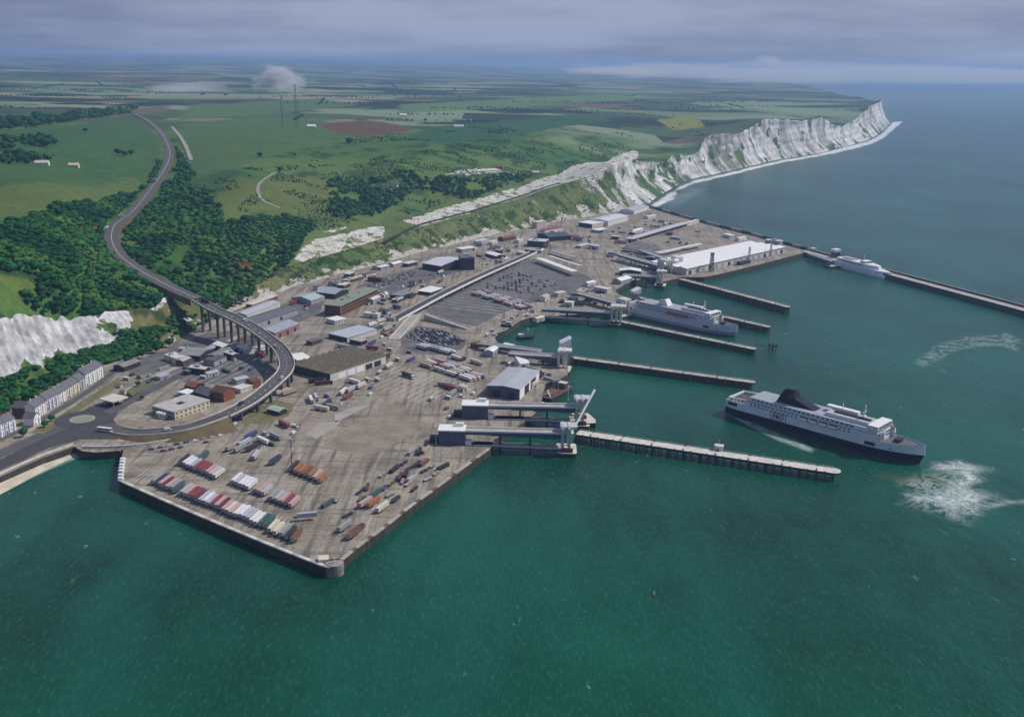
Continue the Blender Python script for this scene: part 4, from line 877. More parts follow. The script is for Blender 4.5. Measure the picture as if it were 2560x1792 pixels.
# --- the big white warehouse of the far quay
r_, L = bld('white_warehouse', 'very long white roofed warehouse on the far quay', 'warehouse', (1716,688), (1960,632), 66, 9, M_offw, M_white, 'saw', ridges=4, pitch=0.10, over=1.2, end=M_white)
for k in range(16): MB().box(L*(k+0.3)/16, L*(k+0.7)/16, -0.2, 0.06, 0, 5.5).build('loading_door', M_grey if k % 3 else M_dark, r_)
def lattice_tower(px, py, h, w, label, name='light_tower', m=None, base=None):
    b = base if base is not None else P(px, py, Q); r = root(name, b, 0.3, label, 'tower'); m = m or M_steelb
    for sx in (-1, 1):
        for sy in (-1, 1): MB().bar((sx*w, sy*w, -0.2), (sx*w*0.5, sy*w*0.5, h), w*0.28).build('leg', m, r)
    n = max(3, int(h/(w*2.4)))
    for k in range(n):
        z0, z1 = h*k/n, h*(k+1)/n; a, c = w*(1-0.5*k/n), w*(1-0.5*(k+1)/n); s = MB()
        for (x0, y0, x1, y1) in ((-1,-1,1,-1),(1,-1,1,1),(1,1,-1,1),(-1,1,-1,-1)):
            s.bar((x0*a, y0*a, z0), (x1*c, y1*c, z1), w*0.14); s.bar((x0*c, y0*c, z1), (x1*c, y1*c, z1), w*0.14)
        s.build('bracing', m, r)
    MB().box(-w*0.9, w*0.9, -w*0.9, w*0.9, h, h+w*0.5).build('platform', m, r)
    return r
lattice_tower(1778, 680, 26, 2.6, 'dark lattice tower in front of the white warehouse')
lattice_tower(1872, 652, 20, 1.4, 'slim pale lattice mast before the middle of the white warehouse', m=M_grey)
lattice_tower(1926, 640, 20, 1.4, 'slim pale lattice mast before the far end of the white warehouse', m=M_grey)
bld('wharf_kiosk', 'dark kiosk against the middle of the white warehouse', 'kiosk', (1850,664), (1876,658), 6, 5, M_dark, M_slate, 'flat')
bld('wharf_office', 'pale grey office at the seaward corner of the white warehouse', 'building', (1912,614), (1950,618), 12, 9, M_grey, M_offw, 'flat', win=(6,3,1.4,1.2), plant=2)
def canopy(label, a, b, w, h, m):
    A = P(*a, Q); B = P(*b, Q); d = B-A; L = d.length; r = root('canopy', A, math.atan2(d.y, d.x), label, 'canopy')
    n = max(2, int(L/18))
    for k in range(n): MB().box(L*k/n+0.08, L*(k+1)/n-0.08, -w/2, w/2, h, h+0.7).build('roof_panel', m, r)
    pm = MB().cyl(0, 0, -0.2, h, 0.3, 6).mesh('post', M_steel)
    for k in range(n+1):
        for sy in (-1, 1): link('post', pm, r, (min(max(L*k/n, .5), L-.5), sy*w*0.38, 0))
    MB().box(0.3, L-0.3, -0.25, 0.25, h-0.7, h-0.02).build('beam', M_dark, r)
canopy('nearer long white canopy over the dark marshalling lanes', (1346,656), (1437,690), 11, 6, M_white)
canopy('farther long white canopy over the dark marshalling lanes', (1372,650), (1452,676), 6, 6, M_offw)
canopy('long pale canopy across the far tan yard', (1572,606), (1712,565), 14, 5.5, mat('pale_grey_canopy', (0.56,0.54,0.55), 0.5, 0.1, 0.2))
canopy('narrow cream canopy behind the white warehouse', (1643,642), (1752,618), 8, 5.5, mat('cream_canopy', (0.72,0.71,0.64), 0.5, 0.08, 0.2))
canopy('short dark edged canopy beside the marshalling lanes', (1376,634), (1436,652), 8, 5, M_grey)
canopy('low grey canopy in the far tan yard', (1560,626), (1630,640), 12, 4.5, M_slate)

# --- buildings inside and around the loop road
r_, L = bld('police_station', 'flat pale roofed square office block inside the loop road', 'building', (382,1034), (438,1050), 36, 6.5, M_grey, mat('pale_flat_roof', (0.44,0.43,0.41), 0.8, 0.12, 0.2), 'flat', win=(9,2,1.6,1.3,8), end=M_cream)
MB().box(L*0.42, L*0.62, 14, 20, 7.08, 7.35).build('roof_light', M_dark, r_)
bld('entrance_block', 'small white walled block attached in front of the flat roofed office', 'annex', (392,1044), (412,1048), 7, 4.2, M_white, M_white, 'flat', win=(3,1,1.4,1.6))
r_ = root('fuel_canopy', P(248, 1012, Q), math.radians(-28), 'flat cream canopy of a filling station by the roundabout', 'canopy')
MB().box(0, 17, 0, 16, 4.6, 5.5).build('roof', mat('cream_flat_roof', (0.58,0.53,0.46), 0.8, 0.1, 0.2), r_)
for a, b in ((3,3),(14,3),(3,13),(14,13)): MB().cyl(a, b, -0.2, 4.6, .35, 8).build('post', M_white, r_)
MB().box(5, 12, 6, 10, 0, 3).build('kiosk', M_dark, r_)
bld('brick_house', 'orange brown brick block inside the viaduct loop', 'building', (530,1000), (560,1006), 14, 8, M_brick, M_brickd, 'gable_x', win=(5,2,1.2,1.4), pitch=0.5, end=M_brick)
bld('brick_house', 'dark roofed workshop next to the orange brick block', 'workshop', (484,992), (520,1004), 16, 5, M_dark, M_roofd, 'gable_x', pitch=0.4)
bld('brick_house', 'small red building tucked under the inner parapet of the loop', 'building', (634,972), (652,966), 10, 6, M_tile, M_brickd, 'gable_x', pitch=0.4)
bld('white_store', 'white low store beside the inner parapet of the loop', 'store', (602,984), (632,974), 10, 3.6, M_concl, M_offw, 'flat')
bld('pale_shed', 'small pale turquoise shed behind the orange brick block', 'shed', (592,962), (622,955), 9, 4, M_grey, mat('pale_aqua_roof', (0.36,0.44,0.46), .6, .1, .2), 'gable_x', pitch=0.25)
bld('white_store', 'small white roofed hut between office block and workshop', 'hut', (446,990), (468,995), 10, 3.4, M_grey, M_white, 'flat')
bld('brown_hut', 'brown roofed hut left of the dark workshop', 'hut', (462,974), (486,980), 12, 4, M_navy, M_brick, 'gable_x', pitch=0.4)
bld('dark_depot', 'dark fronted depot with a grey roof in the sidings yard', 'depot', (446,900), (500,904), 26, 5.5, M_dark, mat('grey_green_roof', (0.26,0.27,0.25), .7, .15, .2), 'gable_x', pitch=0.15, panels=4)
bld('long_shed', 'long narrow grey roofed shed in the sidings yard', 'shed', (505,894), (560,868), 9, 4, M_dark, M_grey, 'gable_x', pitch=0.25, panels=5)
bld('long_shed', 'long grey shed nearest the viaduct piers in the sidings yard', 'shed', (545,902), (612,872), 13, 4, M_dark, mat('mid_grey_roof', (0.22,0.21,0.21), .7, .15, .2), 'gable_x', pitch=0.2, panels=5)
bld('white_store', 'pale little store beside the piers below the viaduct', 'store', (650,880), (668,874), 7, 3.6, M_offw, M_concl, 'flat')
bld('white_store', 'white roofed lean-to beside the ribbed shed and viaduct', 'store', (744,912), (780,906), 22, 4.2, M_dark, M_white, 'flat')
bld('green_hut', 'pale green roofed hut on the apron outside the loop road', 'hut', (668,1032), (698,1040), 9, 3.6, M_dark, mat('pale_green_roof', (0.36,0.45,0.38), .6, .12, .2), 'gable_x', pitch=0.3)
bld('old_shed', 'old grey roofed store at the foot of the wooded bank', 'store', (310,930), (352,914), 12, 4.5, M_dark, mat('weathered_roof', (0.22,0.22,0.20), .8, .2, .3), 'gable_x', pitch=0.3)
# --- East end terrace of white houses below the cliff
def house(label, a, b, depth, h, wall, nx, nz, roof=M_slate, ch=2, st='gable_x'):
    r, L = bld('terrace_house', label, 'house', a, b, depth, h, wall, roof, st, win=(nx, nz, 1.1, 1.7, 2), door=[(0.5/nx, 1.2, 2.3)], pitch=0.75, chimneys=ch, winm=mat('curtained_glass', (0.16,0.18,0.22), 0.3, 0.2, 0.5), group='white houses below the cliff')
    if nz > 1:
        bb = MB().box(-0.9, 0.9, -0.9, 0, 0, h*0.8).mesh('bay', wall)
        for k in range(nx//2): link('bay', bb, r, (L*(2*k+1.5)/nx, 0, 0))
house('tall white hotel house at the upper end of the terrace', (216,966), (258,942), 12, 11, M_white, 8, 4)
house('blue grey house between the hotel and the cream house', (199,976), (216,966), 11, 9, mat('blue_grey_render', (0.40,0.43,0.48), .7, .1, .3), 3, 3)
house('cream rendered house below the tall white hotel', (168,996), (198,977), 11, 8.5, mat('cream_render', (0.66,0.60,0.52), .7, .1, .3), 6, 3)
house('white and slate house in the middle of the terrace', (150,1008), (167,997), 10, 8.5, M_white, 3, 3)
house('lavender white house with close set upright windows', (118,1026), (149,1009), 11, 9.5, mat('lavender_render', (0.60,0.58,0.64), .7, .1, .3), 7, 3)
house('narrow white house beside the dark gabled house', (90,1046), (117,1028), 11, 9, M_white, 5, 3)
house('dark roofed gabled house standing proud of the terrace', (62,1046), (86,1036), 12, 8, M_brickd, 4, 3, M_slate, 1, 'gable_y')
house('small white cottage gable in front of the terrace', (86,1066), (103,1056), 9, 6.5, M_white, 2, 2, M_slate, 1, 'gable_y')
house('white house at the lower end of the terrace', (16,1086), (40,1074), 10, 10, mat('white_render', (0.72,0.73,0.77), .7, .08, .3), 4, 3)
house('white house cut by the left edge of the picture', (-18,1104), (13,1088), 10, 10.5, mat('white_render', (0.72,0.73,0.77)), 5, 3)
# --- isolated houses on the downs
def farm(label, px, py, L, W, h, wall, roof, rz=0.3, name='farm_house'):
    if L > 20: L, W, h = L*0.6, W*0.7, h*0.75
    g = ground(px, py); c, s_ = math.cos(rz), math.sin(rz)
    z = float(min(hgt(np.array([g.x, g.x+L*c]), np.array([g.y, g.y+L*s_]))))
    bld(name, label, 'house', Vector((g.x, g.y, z)), Vector((g.x+L*c, g.y+L*s_, z)), W, h, wall, roof, 'gable_x', win=(3,2,1.2,1.3), pitch=0.8, chimneys=1, world=True)
farm('brown roofed house among the trees above the port', 588, 668, 17, 10, 6, M_brickd, M_brick, -0.25)
farm('pale cottage beside the dark wood left of the climbing road', 214, 562, 13, 8, 5, M_white, M_tile, 0.6)
farm('long low house row at the edge of the wood', 240, 556, 26, 7, 4.5, M_offw, M_conc, 0.75)
farm('white cottage nearest the climbing road', 296, 544, 10, 7, 4.5, M_white, M_slate, 0.6)
farm('grey roofed house in the dark copse', 975, 468, 22, 12, 6, M_white, M_slate, -0.2)
farm('white farm building at the red field', 1000, 292, 34, 14, 7, M_white, M_white, 0.1)
farm('white barn on the far field right of the red field', 1135, 321, 44, 14, 7, M_white, M_offw, 0.1)
farm('pale farm house left of the red field', 768, 322, 36, 16, 8, M_offw, M_white, 0.1)
farm('visitor building among the clifftop bushes', 1228, 416, 40, 12, 5, M_brickd, M_brick, 0.1)
farm('small white lookout near the clifftop track', 1332, 432, 24, 10, 4, M_white, M_offw, 0.2)
farm('pale farm house on the slope by the upper bend', 86, 408, 34, 12, 6, M_white, M_concl, 0.2)
farm('pale barn below the upper left fields', 170, 416, 26, 12, 6, M_cream, M_cream, 0.1)
# radio masts on the downs
for px, py, h, lab in ((742, 322, 108, 'taller lattice radio mast on the downs beside the red field'), (706, 316, 74, 'shorter lattice radio mast on the downs')):
    g = ground(px, py); lattice_tower(0, 0, h, 2.6, lab, 'radio_mast', M_grey, Vector((g.x, g.y, g.z-1)))

# small huts along the foot of the slope and around the yards
for k, (a, b, dp_, h_, w_, rf_, lab) in enumerate((
    ((952,676),(974,671),9,4,M_grey,M_white,'white roofed hut, left of three at the chalk foot'),((984,668),(1006,662),9,4,M_grey,M_white,'white roofed hut, middle of three at the chalk foot'),((1020,668),(1044,662),10,4.5,M_dark,M_offw,'pale roofed hut, right of three at the chalk foot'),
    ((880,706),(908,698),8,4,M_brickd,M_conc,'low brown hut behind the brick office'),((916,694),(940,688),8,4,M_offw,M_slate,'slate roofed hut at the chalk foot'),((930,742),(950,738),12,5,M_dark,M_grey,'grey roofed block beside the brick office end'),
    ((1196,612),(1222,606),10,5,M_offw,M_concl,'pale block under the far scrub slope'),((1258,604),(1290,598),12,5,M_brickd,M_brick,'brown roofed block under the far scrub slope'),((1290,636),(1310,640),9,4,M_offw,M_concl,'pale hut beside the flyover end'),
    ((1420,600),(1446,596),12,4.5,M_cream,M_tile,'cream hut right of the dark blue roofed shed'),((1452,622),(1476,616),9,4,M_grey,M_offw,'grey hut in the far tan yard'),((1586,584),(1608,578),9,4,M_offw,M_white,'white hut in the far tan yard'),((1806,592),(1826,597),9,5,M_white,M_white,'white hut near the outer sea wall'),((1848,604),(1866,600),9,4.5,M_white,M_offw,'white hut behind the white warehouse'),
    ((1716,566),(1748,556),8,4.5,M_offw,M_concl,'pale hut against the outer sea wall'),((1620,548),(1640,543),8,4,M_offw,M_concl,'pale hut at the inner end of the outer wall'),((1396,742),(1416,738),8,4,M_offw,M_cream,'cream hut on the point between the basins'),((1470,716),(1490,712),8,4,M_white,M_white,'white hut at the edge of the marshalling asphalt'),((1410,766),(1430,768),9,5,M_cream,M_concl,'cream kiosk at the head of the berthed ferry ramp'),
    ((1342,806),(1362,801),7,4,M_cream,M_concl,'small cream kiosk on the inner basin quay'),((1190,872),(1212,866),8,4,M_rust,M_brickd,'rusty hut beside the inner basin'),((1146,972),(1166,978),6,3,M_offw,M_concl,'small pale hut left of the ferry shed'),((1330,972),(1346,966),8,4,M_offw,M_cream,'cream hut between the ferry shed and the barge'),
    ((560,884),(582,876),7,3.5,M_grey,M_offw,'pale hut in the sidings yard'),((402,952),(424,944),7,3.2,M_grey,M_roofg,'grey hut beside the service road'),((520,944),(548,938),7,3.4,M_offw,M_roofg,'pale roofed hut in the loop yard'),((470,938),(492,930),6,3.2,M_dark,M_slate,'dark hut in the loop yard'),((700,888),(722,884),6,3.4,M_offw,M_concl,'pale hut outside the viaduct bend'),((780,864),(806,856),8,3.6,M_brickd,M_slate,'slate roofed hut left of the pale blue roof'))):
    bld('small_hut', lab, 'hut', a, b, dp_, h_, w_, rf_, 'gable_x' if k % 2 else 'flat', pitch=0.35, door=[(0.5, 1.6, 2.2)], win=(2, 1, 1.2, 1.0))

ORDH = 'first second third fourth fifth sixth seventh eighth ninth tenth eleventh twelfth thirteenth fourteenth'.split()
def hutfield(pts, n, where, seed):
    g = random.Random(seed); poly = np.array([[P(x, y, Q).x, P(x, y, Q).y] for x, y in pts]); x0, y0 = poly.min(0); x1, y1 = poly.max(0); got = []; tries = 0
    while len(got) < n and tries < 5000:
        tries += 1; x, y = g.uniform(x0, x1), g.uniform(y0, y1)
        if inside(np.array([x]), np.array([y]), poly)[0] and all(math.hypot(x-a, y-b) > 22 for a, b in got): got.append((x, y))
    got.sort(key=lambda q: J((q[0], q[1], Q))[0])
    roofs = [(M_white, 'white'), (M_roofg, 'grey'), (M_slate, 'slate'), (M_offw, 'pale'), (M_conc, 'stone coloured'), (M_roofd, 'dark'), (M_brick, 'brown')]
    for k, (x, y) in enumerate(got):
        rz = g.choice((1.2, 1.25, -0.35, -0.7)); L_ = g.uniform(9, 22); W_ = g.uniform(6, 11); rf, nm = g.choice(roofs); A = Vector((x, y, Q)); B = A + Vector((math.cos(rz), math.sin(rz), 0))*L_
        bld('yard_shed', f'{nm} roofed shed, {ORDH[k]} from the left {where}', 'shed', A, B, W_, g.uniform(3.2, 6), g.choice((M_grey, M_dark, M_offw, M_brickd)), rf, g.choice(('flat', 'gable_x')), pitch=0.3, door=[(0.5, 2.2, 2.6)], world=True, plant=g.choice((0, 0, 1)), panels=g.choice((1, 3)))
hutfield([(1170,618),(1300,588),(1420,566),(1500,560),(1440,606),(1300,640),(1200,650)], 12, 'under the far scrub slope', 71)
hutfield([(880,750),(940,735),(1040,745),(960,790),(900,812)], 6, 'between the brick office and the flyover', 72)
hutfield([(740,740),(850,700),(960,672),(960,690),(860,724),(780,745)], 8, 'along the chalk foot', 73)
hutfield([(395,905),(480,870),(560,850),(600,880),(520,930),(430,945)], 9, 'in the sidings yard', 74)
hutfield([(1450,620),(1560,585),(1700,575),(1780,590),(1620,610),(1500,650)], 9, 'in the far tan yard', 75)
hutfield([(1320,765),(1400,745),(1500,722),(1530,742),(1440,772)], 6, 'on the point between the basins', 76)
hutfield([(1210,905),(1245,862),(1350,885),(1395,900),(1300,925)], 4, 'beside the inner basin ramps', 77)
# ================================================================ LINKSPANS (ferry ramps)
def nframe(w, h, t, n=7, arch=2.5):
    """an upright portal frame across y, feet at z=0"""
    s = MB(); hw = w/2
    pts = [(-hw, 0), (-hw, h-arch)] + [(-hw + arch*(1-math.cos(a)), h-arch+arch*math.sin(a)) for a in np.linspace(0, math.pi/2, n)[1:]]
    pts += [(-p[0], p[1]) for p in pts[::-1]]
    for a, b in zip(pts[:-1], pts[1:]): s.bar((0, a[0], a[1]), (0, b[0], b[1]), t, t)
    return s
def linkspan(label, A, B, zu, zl, blk, ph, pz0=-3, w=9, twin=True, frames=2, col=None, boom=None, blk_h=11, blk_w=13):
    """A: shore end, B: seaward end (world, on plan); blk: length of the solid approach block at the shore end"""
    A = Vector((A.x, A.y, 0)); B = Vector((B.x, B.y, 0)); d = B-A; L = d.length; rz = math.atan2(d.y, d.x); fm = col or M_steel
    r = root('linkspan', A, rz, label, 'ferry ramp')
    if blk:
        MB().box(0, blk, -blk_w/2, blk_w/2, Q-0.3, Q+blk_h).build('approach_block', M_steelb, r)
        MB().box(-0.4, blk+0.4, -blk_w/2-0.4, blk_w/2+0.4, Q+blk_h+0.02, Q+blk_h+0.9).build('approach_roof', M_white, r)
        MB().box(blk*0.62, blk*0.92, blk_w/2-4, blk_w/2-1, Q+blk_h+0.92, Q+blk_h+3.4).build('roof_cabin', M_white, r)
        MB().box(blk+0.42, blk+5, -blk_w/2, -blk_w/2+5, Q-0.2, Q+3.6).build('kiosk', M_white, r)
        MB().box(-7, -0.42, -3.5, 3.5, Q-0.2, Q+4.5).build('approach_step', M_dark, r)
    x0 = blk + 0.45 if blk else 0.0; n = 4
    for k in range(n):
        a = x0 + (L-x0)*k/n; b = x0 + (L-x0)*(k+1)/n - 0.1; dp = 1.6 + 2.4*(k+1)/n
        MB().box(a, b, -w/2, w/2, zu-dp, zu, 1, top=0).build('upper_deck', [M_conc, M_steelb], r)
        for sy in (-1, 1): MB().box(a, b, sy*(w/2-0.02)-0.28, sy*(w/2-0.02)+0.28, zu+0.01, zu+1.3).build('parapet', M_white, r)
    if twin:
        for k in range(3):
            a = x0 + 6 + (L-x0-6)*k/3; b = x0 + 6 + (L-x0-6)*(k+1)/3 - 0.1; z0 = Q + (zl-Q)*k/3
            MB().box(a, b, -w/2-2.2, w/2-1.5, z0-1.6, z0, 1, top=0).build('lower_deck', [M_conc, M_steelb], r)
            MB().box(a, b, -w/2-2.5, -w/2-2.02, z0+0.01, z0+1.0).build('parapet', M_offw, r)
    for fx in (0.35, 0.65):
        for sy in (-1, 1): MB().cyl(x0 + (L-x0)*fx, sy*w*0.36, -3, zu-2.5, 0.7, 8).build('column', M_dark, r)
    # lifting portal on its dolphin
    MB().prism([(L-6,-w/2-6),(L+8,-w/2-6),(L+9,-w/2-4),(L+9,w/2+4),(L+8,w/2+6),(L-6,w/2+6)], -3, 3.2, 1, top=0).build('dolphin_base', [M_concl, M_wall], r)
    for k in range(frames):
        nframe(w+5, ph-3.2, 2.2).build('portal_frame', fm, r, (L-2+k*5.0, 0, 3.2))
    if frames > 1:
        for sy in (-1, 1): MB().bar((L-2, sy*(w/2+2.2), ph-3), (L+3, sy*(w/2+2.2), ph-3), 1.1).build('portal_tie', fm, r)
    if frames: MB().box(L-4, L+1+frames*4.0, -w/2-1, w/2+1, ph-1.6, ph+0.6).build('portal_head', fm, r)
    MB().box(L-3, L+6, -w/2-4.4, -w/2-2.6, 3.22, 6.5).build('winch_house', M_rust, r)
    return r
def PX(x, y, z): return P(x, y, z)
linkspan('nearest double deck ferry ramp with white topped block and arched portal', P(1098,1104,Q), P(1412,1112,Q), Q+10.2, 4.5, 20, 22)
l2 = linkspan('second double deck ferry ramp with white topped block and arched portal', P(1156,1040,Q), P(1446,1046,Q), Q+10.2, 4.5, 21, 24)
# gangway boom between the two front portals
A = P(1428, 1082, 8); B = P(1487, 974, 30); A0 = Vector((A.x, A.y, 0)); r_ = root('gangway_boom', A, 0, 'long white gangway boom slanting up between the two front portals', 'boom')
Bw = Vector((A.x + 26, A.y + 32, 30)); best = None
for tt in np.linspace(5, 80, 300):
    for zz in np.linspace(14, 44, 16):
        c = P(1487, 974, zz); dd = (c-A).length
        if 42 < dd < 50 and (best is None or abs(zz-26) < abs(best.z-26)): best = c
Bw = best if best is not None else Bw
MB().bar((0,0,0), Bw-A, 1.3, 1.3).build('boom_arm', M_white, r_); MB().bar((0,0,1.4), (Bw-A)*0.9+Vector((0,0,0.6)), 0.3).build('stay', M_steel, r_); MB().box(-2,2,-2,2,-11,0.2).build('boom_base', M_concl, r_)
r_ = root('pontoon', P(1456,1062,0), 0.2, 'pale concrete dolphin block linking the front portals to the jetty', 'pontoon')
MB().prism([(-9,-8),(9,-8),(11,0),(9,16),(-2,18),(-9,10)], -3, 4.2, 1, top=0).build('block', [M_concl, M_wall], r_); MB().box(-4,4,2,8,4.2,7).build('cabin', M_rust, r_); MB().box(-6,-2,10,14,4.2,6).build('cabin', M_offw, r_)
linkspan('ferry ramp with a tall white tower beside the grey roofed shed', P(1272,905,Q), P(1404,914,Q), Q+9, 5, 0, 22, frames=2, col=M_offw)
r_ = root('ramp_tower', P(1412, 914, 0), 0.1, 'tall white cowled tower at the head of the shed side ramp', 'tower')
MB().box(-4.5, 4.5, -5, 5, -3, 16).build('tower_shaft', M_grey, r_); MB().prism([(-5.5,-6),(4.5,-6),(5.5,0),(4.5,6),(-5.5,6)], 16.02, 29, zf=lambda p: 29 if p[0] > 0 else 24).build('tower_cowl', M_white, r_); MB().box(5.6,8,-3,3,-3,9).build('red_machinery', M_rust, r_)
linkspan('long ramp with covered deck leading to the white tower', P(1196,872,Q), P(1352,893,Q), Q+6, 6, 0, 9, frames=0, w=7, twin=False)
r_ = root('walkway_block', P(1285, 908, Q), -1.2, 'white sloped stair block behind the grey roofed shed', 'stair block')
MB().prism([(0,0),(16,0),(16,10),(0,10)], -.3, 8, zf=lambda p: 9 if p[0] < 5 else 4).build('stair_housing', M_white, r_); MB().box(16.02,16.2,2,5,0,2.4).build('door', M_dark, r_)
linkspan('double deck ferry ramp serving the berthed pale ferry', P(1355,790,Q), P(1534,800,Q), Q+8.5, 4.5, 0, 23, frames=3, col=M_offw)
linkspan('upper side ramp with dark girders beside the berthed pale ferry', P(1440,748,Q), P(1556,780,Q), Q+8.5, 5, 0, 22, frames=2, col=M_offw, twin=False)
r_ = root('ramp_tower', P(1588, 756, 0), 0.4, 'white cowled ramp tower behind the stern of the berthed ferry', 'tower')
MB().box(-4, 4, -4, 4, -3, 12).build('tower_shaft', M_grey, r_); MB().prism([(-5,-5),(5,-5),(5,5),(-5,5)], 12.02, 19, zf=lambda p: 19 if p[0] > 0 else 15).build('tower_cowl', M_white, r_)
linkspan('far ferry ramp with white parapets left of the white warehouse', P(1545,650,Q), P(1658,682,Q), Q+9, 6, 0, 25, frames=3, col=M_offw, w=11)
linkspan('far ferry ramp with a dark girder below the white parapet ramp', P(1556,700,Q), P(1648,706,Q), Q+7, 5, 0, 22, frames=2, col=M_offw, w=9, twin=False)
linkspan('farthest ferry ramp against the white warehouse end', P(1600,640,Q), P(1690,672,Q), Q+9, 6, 0, 24, frames=2, col=M_white, w=9, twin=False)
bld('ramp_roof', 'bent white roofed ramp house left of the far portals', 'ramp house', (1548,688), (1602,690), 18, 6, M_dark, M_white, 'gable_y', pitch=0.15)
bld('ramp_roof', 'white roofed ramp house behind the far portals', 'ramp house', (1612,652), (1648,660), 16, 6, M_dark, M_white, 'gable_y', pitch=0.15)
bld('ramp_roof', 'pale gabled house on the point beside the far basin', 'ramp house', (1552,712), (1580,704), 14, 5, M_grey, M_white, 'gable_x', pitch=0.4)
linkspan('small ferry ramp on the breakwater serving the fast ferry', P(2024,640,Q), P(2080,658,Q), Q+3, 5, 0, 12, frames=0, w=8, twin=False)
r_ = root('ramp_tower', P(2087, 655, 0), -1.2, 'white topped dark ramp tower astern of the fast ferry', 'tower')
MB().box(-5, 5, -5, -2.5, -3, 16).build('tower_leg', M_steelb, r_); MB().box(-5, 5, 2.5, 5, -3, 16).build('tower_leg', M_steelb, r_); MB().box(-5.5, 5.5, -5.5, 5.5, 16.02, 20).build('tower_cap', M_white, r_); MB().box(-4,4,-2.4,2.4,2,6).build('ramp_flap', M_steelb, r_)
r_ = root('breakwater_hut', P(2033, 626, Q+1), -1.17, 'small white hut where the breakwater leaves the quay', 'hut')
MB().box(-5, 5, -3, 3, 0, 3.4).build('wall', M_white, r_); MB().box(-5.4, 5.4, -3.4, 3.4, 3.42, 3.9).build('roof', M_offw, r_); MB().box(-.6,.6,-3.1,-3.0,0,2.2).build('door', M_dark, r_)
r_ = root('dredger_bow_crane', P(1312, 846, 0), 0.2, 'small pale work boat with an arched gantry in the inner basin', 'work boat')
s = MB(); s.prism([(-9,-3.5),(6,-3.5),(10,0),(6,3.5),(-9,3.5)], -1, 2.2); s.build('hull', M_navy, r_); MB().box(-7,-1,-2.4,2.4,2.2,5.2).build('cabin', M_white, r_); nframe(6, 9, 0.8).build('gantry', mat('aqua_steel', (0.42,0.55,0.52), .5, .1, .4), r_, (3,0,2.2)); MB().bar((3,0,10),(11,0,4),0.4).build('derrick', M_steel, r_)
# dredging barge at the quay by the shed
r_ = root('barge', P(1390, 986, 0), math.radians(58), 'dark moored dredging barge with a brown deck beside the shed quay', 'barge')
s = MB(); hullp = [(-22,-8),(16,-8),(21,-5),(23,0),(21,5),(16,8),(-22,8)]
s.prism(hullp, -1.5, 3.4, 0, top=1); s.build('hull', [M_dark, mat('barge_deck', (0.10,0.085,0.07), .9, .3, .4)], r_)
MB().box(-17, 2, -4.5, 4.5, 3.42, 4.6).build('hopper', M_rust, r_); MB().box(8, 16, -4.5, 4.5, 3.42, 8).build('wheelhouse', M_brickd, r_); MB().box(9,15,-4,4,8.02,8.5).build('wheelhouse_roof', M_offw, r_)
MB().bar((-19,-5,3.4),(-12,2,7),0.7).build('crane_arm', M_white, r_); MB().bar((-19,4,3.4),(-14,-3,6),0.7).build('crane_arm', M_white, r_); MB().cyl(4,0,3.4,13,.25,6).build('mast', M_steel, r_)
r_ = root('work_boat', P(1352, 1016, 0), 0.15, 'small white launch moored under the second ramp', 'boat')
MB().prism([(-9,-2.2),(6,-2.2),(10,0),(6,2.2),(-9,2.2)], -.6, 1.6).build('hull', M_white, r_); MB().box(-3,3,-1.5,1.5,1.62,3.6).build('cabin', M_offw, r_)
# ================================================================ SHIPS
def hull_outline(L, B, bowf, n=26, stern=0.86, z=0.0, full=0.70):
    """half breadths from stern to bow; bowf sharpens the bow"""
    xs = np.concatenate([[0, 0.015, 0.04, 0.08], np.linspace(0.14, full, 6), np.linspace(full, 1.0, 12)[1:]])
    o = []
    for x in xs:
        if x < 0.08: h = stern + (1-stern)*math.sin(x/0.08*math.pi/2)
        elif x < full: h = 1.0
        else:
            u = (x-full)/(1-full); h = max(0.0, 1-u**bowf)
        o.append((x*L, h*B/2))
    o[-1] = (L, 0.35)
    return o
def loft(sections, m=0, s=None, cap_top=None):
    """sections: list of (outline, z); outline of (x, half breadth)"""
    s = s or MB()
    rings = []
    for ol, z in sections:
        zf = z if callable(z) else (lambda x, z=z: z)
        rings.append([(x, -h, zf(x)) for x, h in ol] + [(x, h, zf(x)) for x, h in ol[::-1]])
    for a, b in zip(rings[:-1], rings[1:]):
        n = len(a)
        for k in range(n): s.face([a[k], a[(k+1) % n], b[(k+1) % n], b[k]], m)
    if cap_top is not None: s.face(rings[-1], cap_top)
    return s
def sl(ol, L, a, b, k=1.0, inset=0.0):
    """part of an outline between two stations"""
    xs = np.array([p[0] for p in ol]); hs = np.array([p[1] for p in ol]); q = np.linspace(a*L, b*L, 14)
    return [(x, max(0.2, float(np.interp(x, xs, hs))*k - inset)) for x in q]
def text_part(txt, size, m, parent, loc, rot, ext=0.12):
    c = bpy.data.curves.new('lettering', 'FONT'); c.body = txt; c.size = size; c.extrude = ext; c.align_x = 'CENTER'; c.align_y = 'CENTER'; c.offset = 0.06
    o = bpy.data.objects.new('tmp', c); COL.objects.link(o)
    dg = bpy.context.evaluated_depsgraph_get(); me = bpy.data.meshes.new_from_object(o.evaluated_get(dg)); bpy.data.objects.remove(o)
    me.materials.clear(); me.materials.append(m)
    q = link('lettering', me, parent, loc); q.rotation_euler = rot; return q
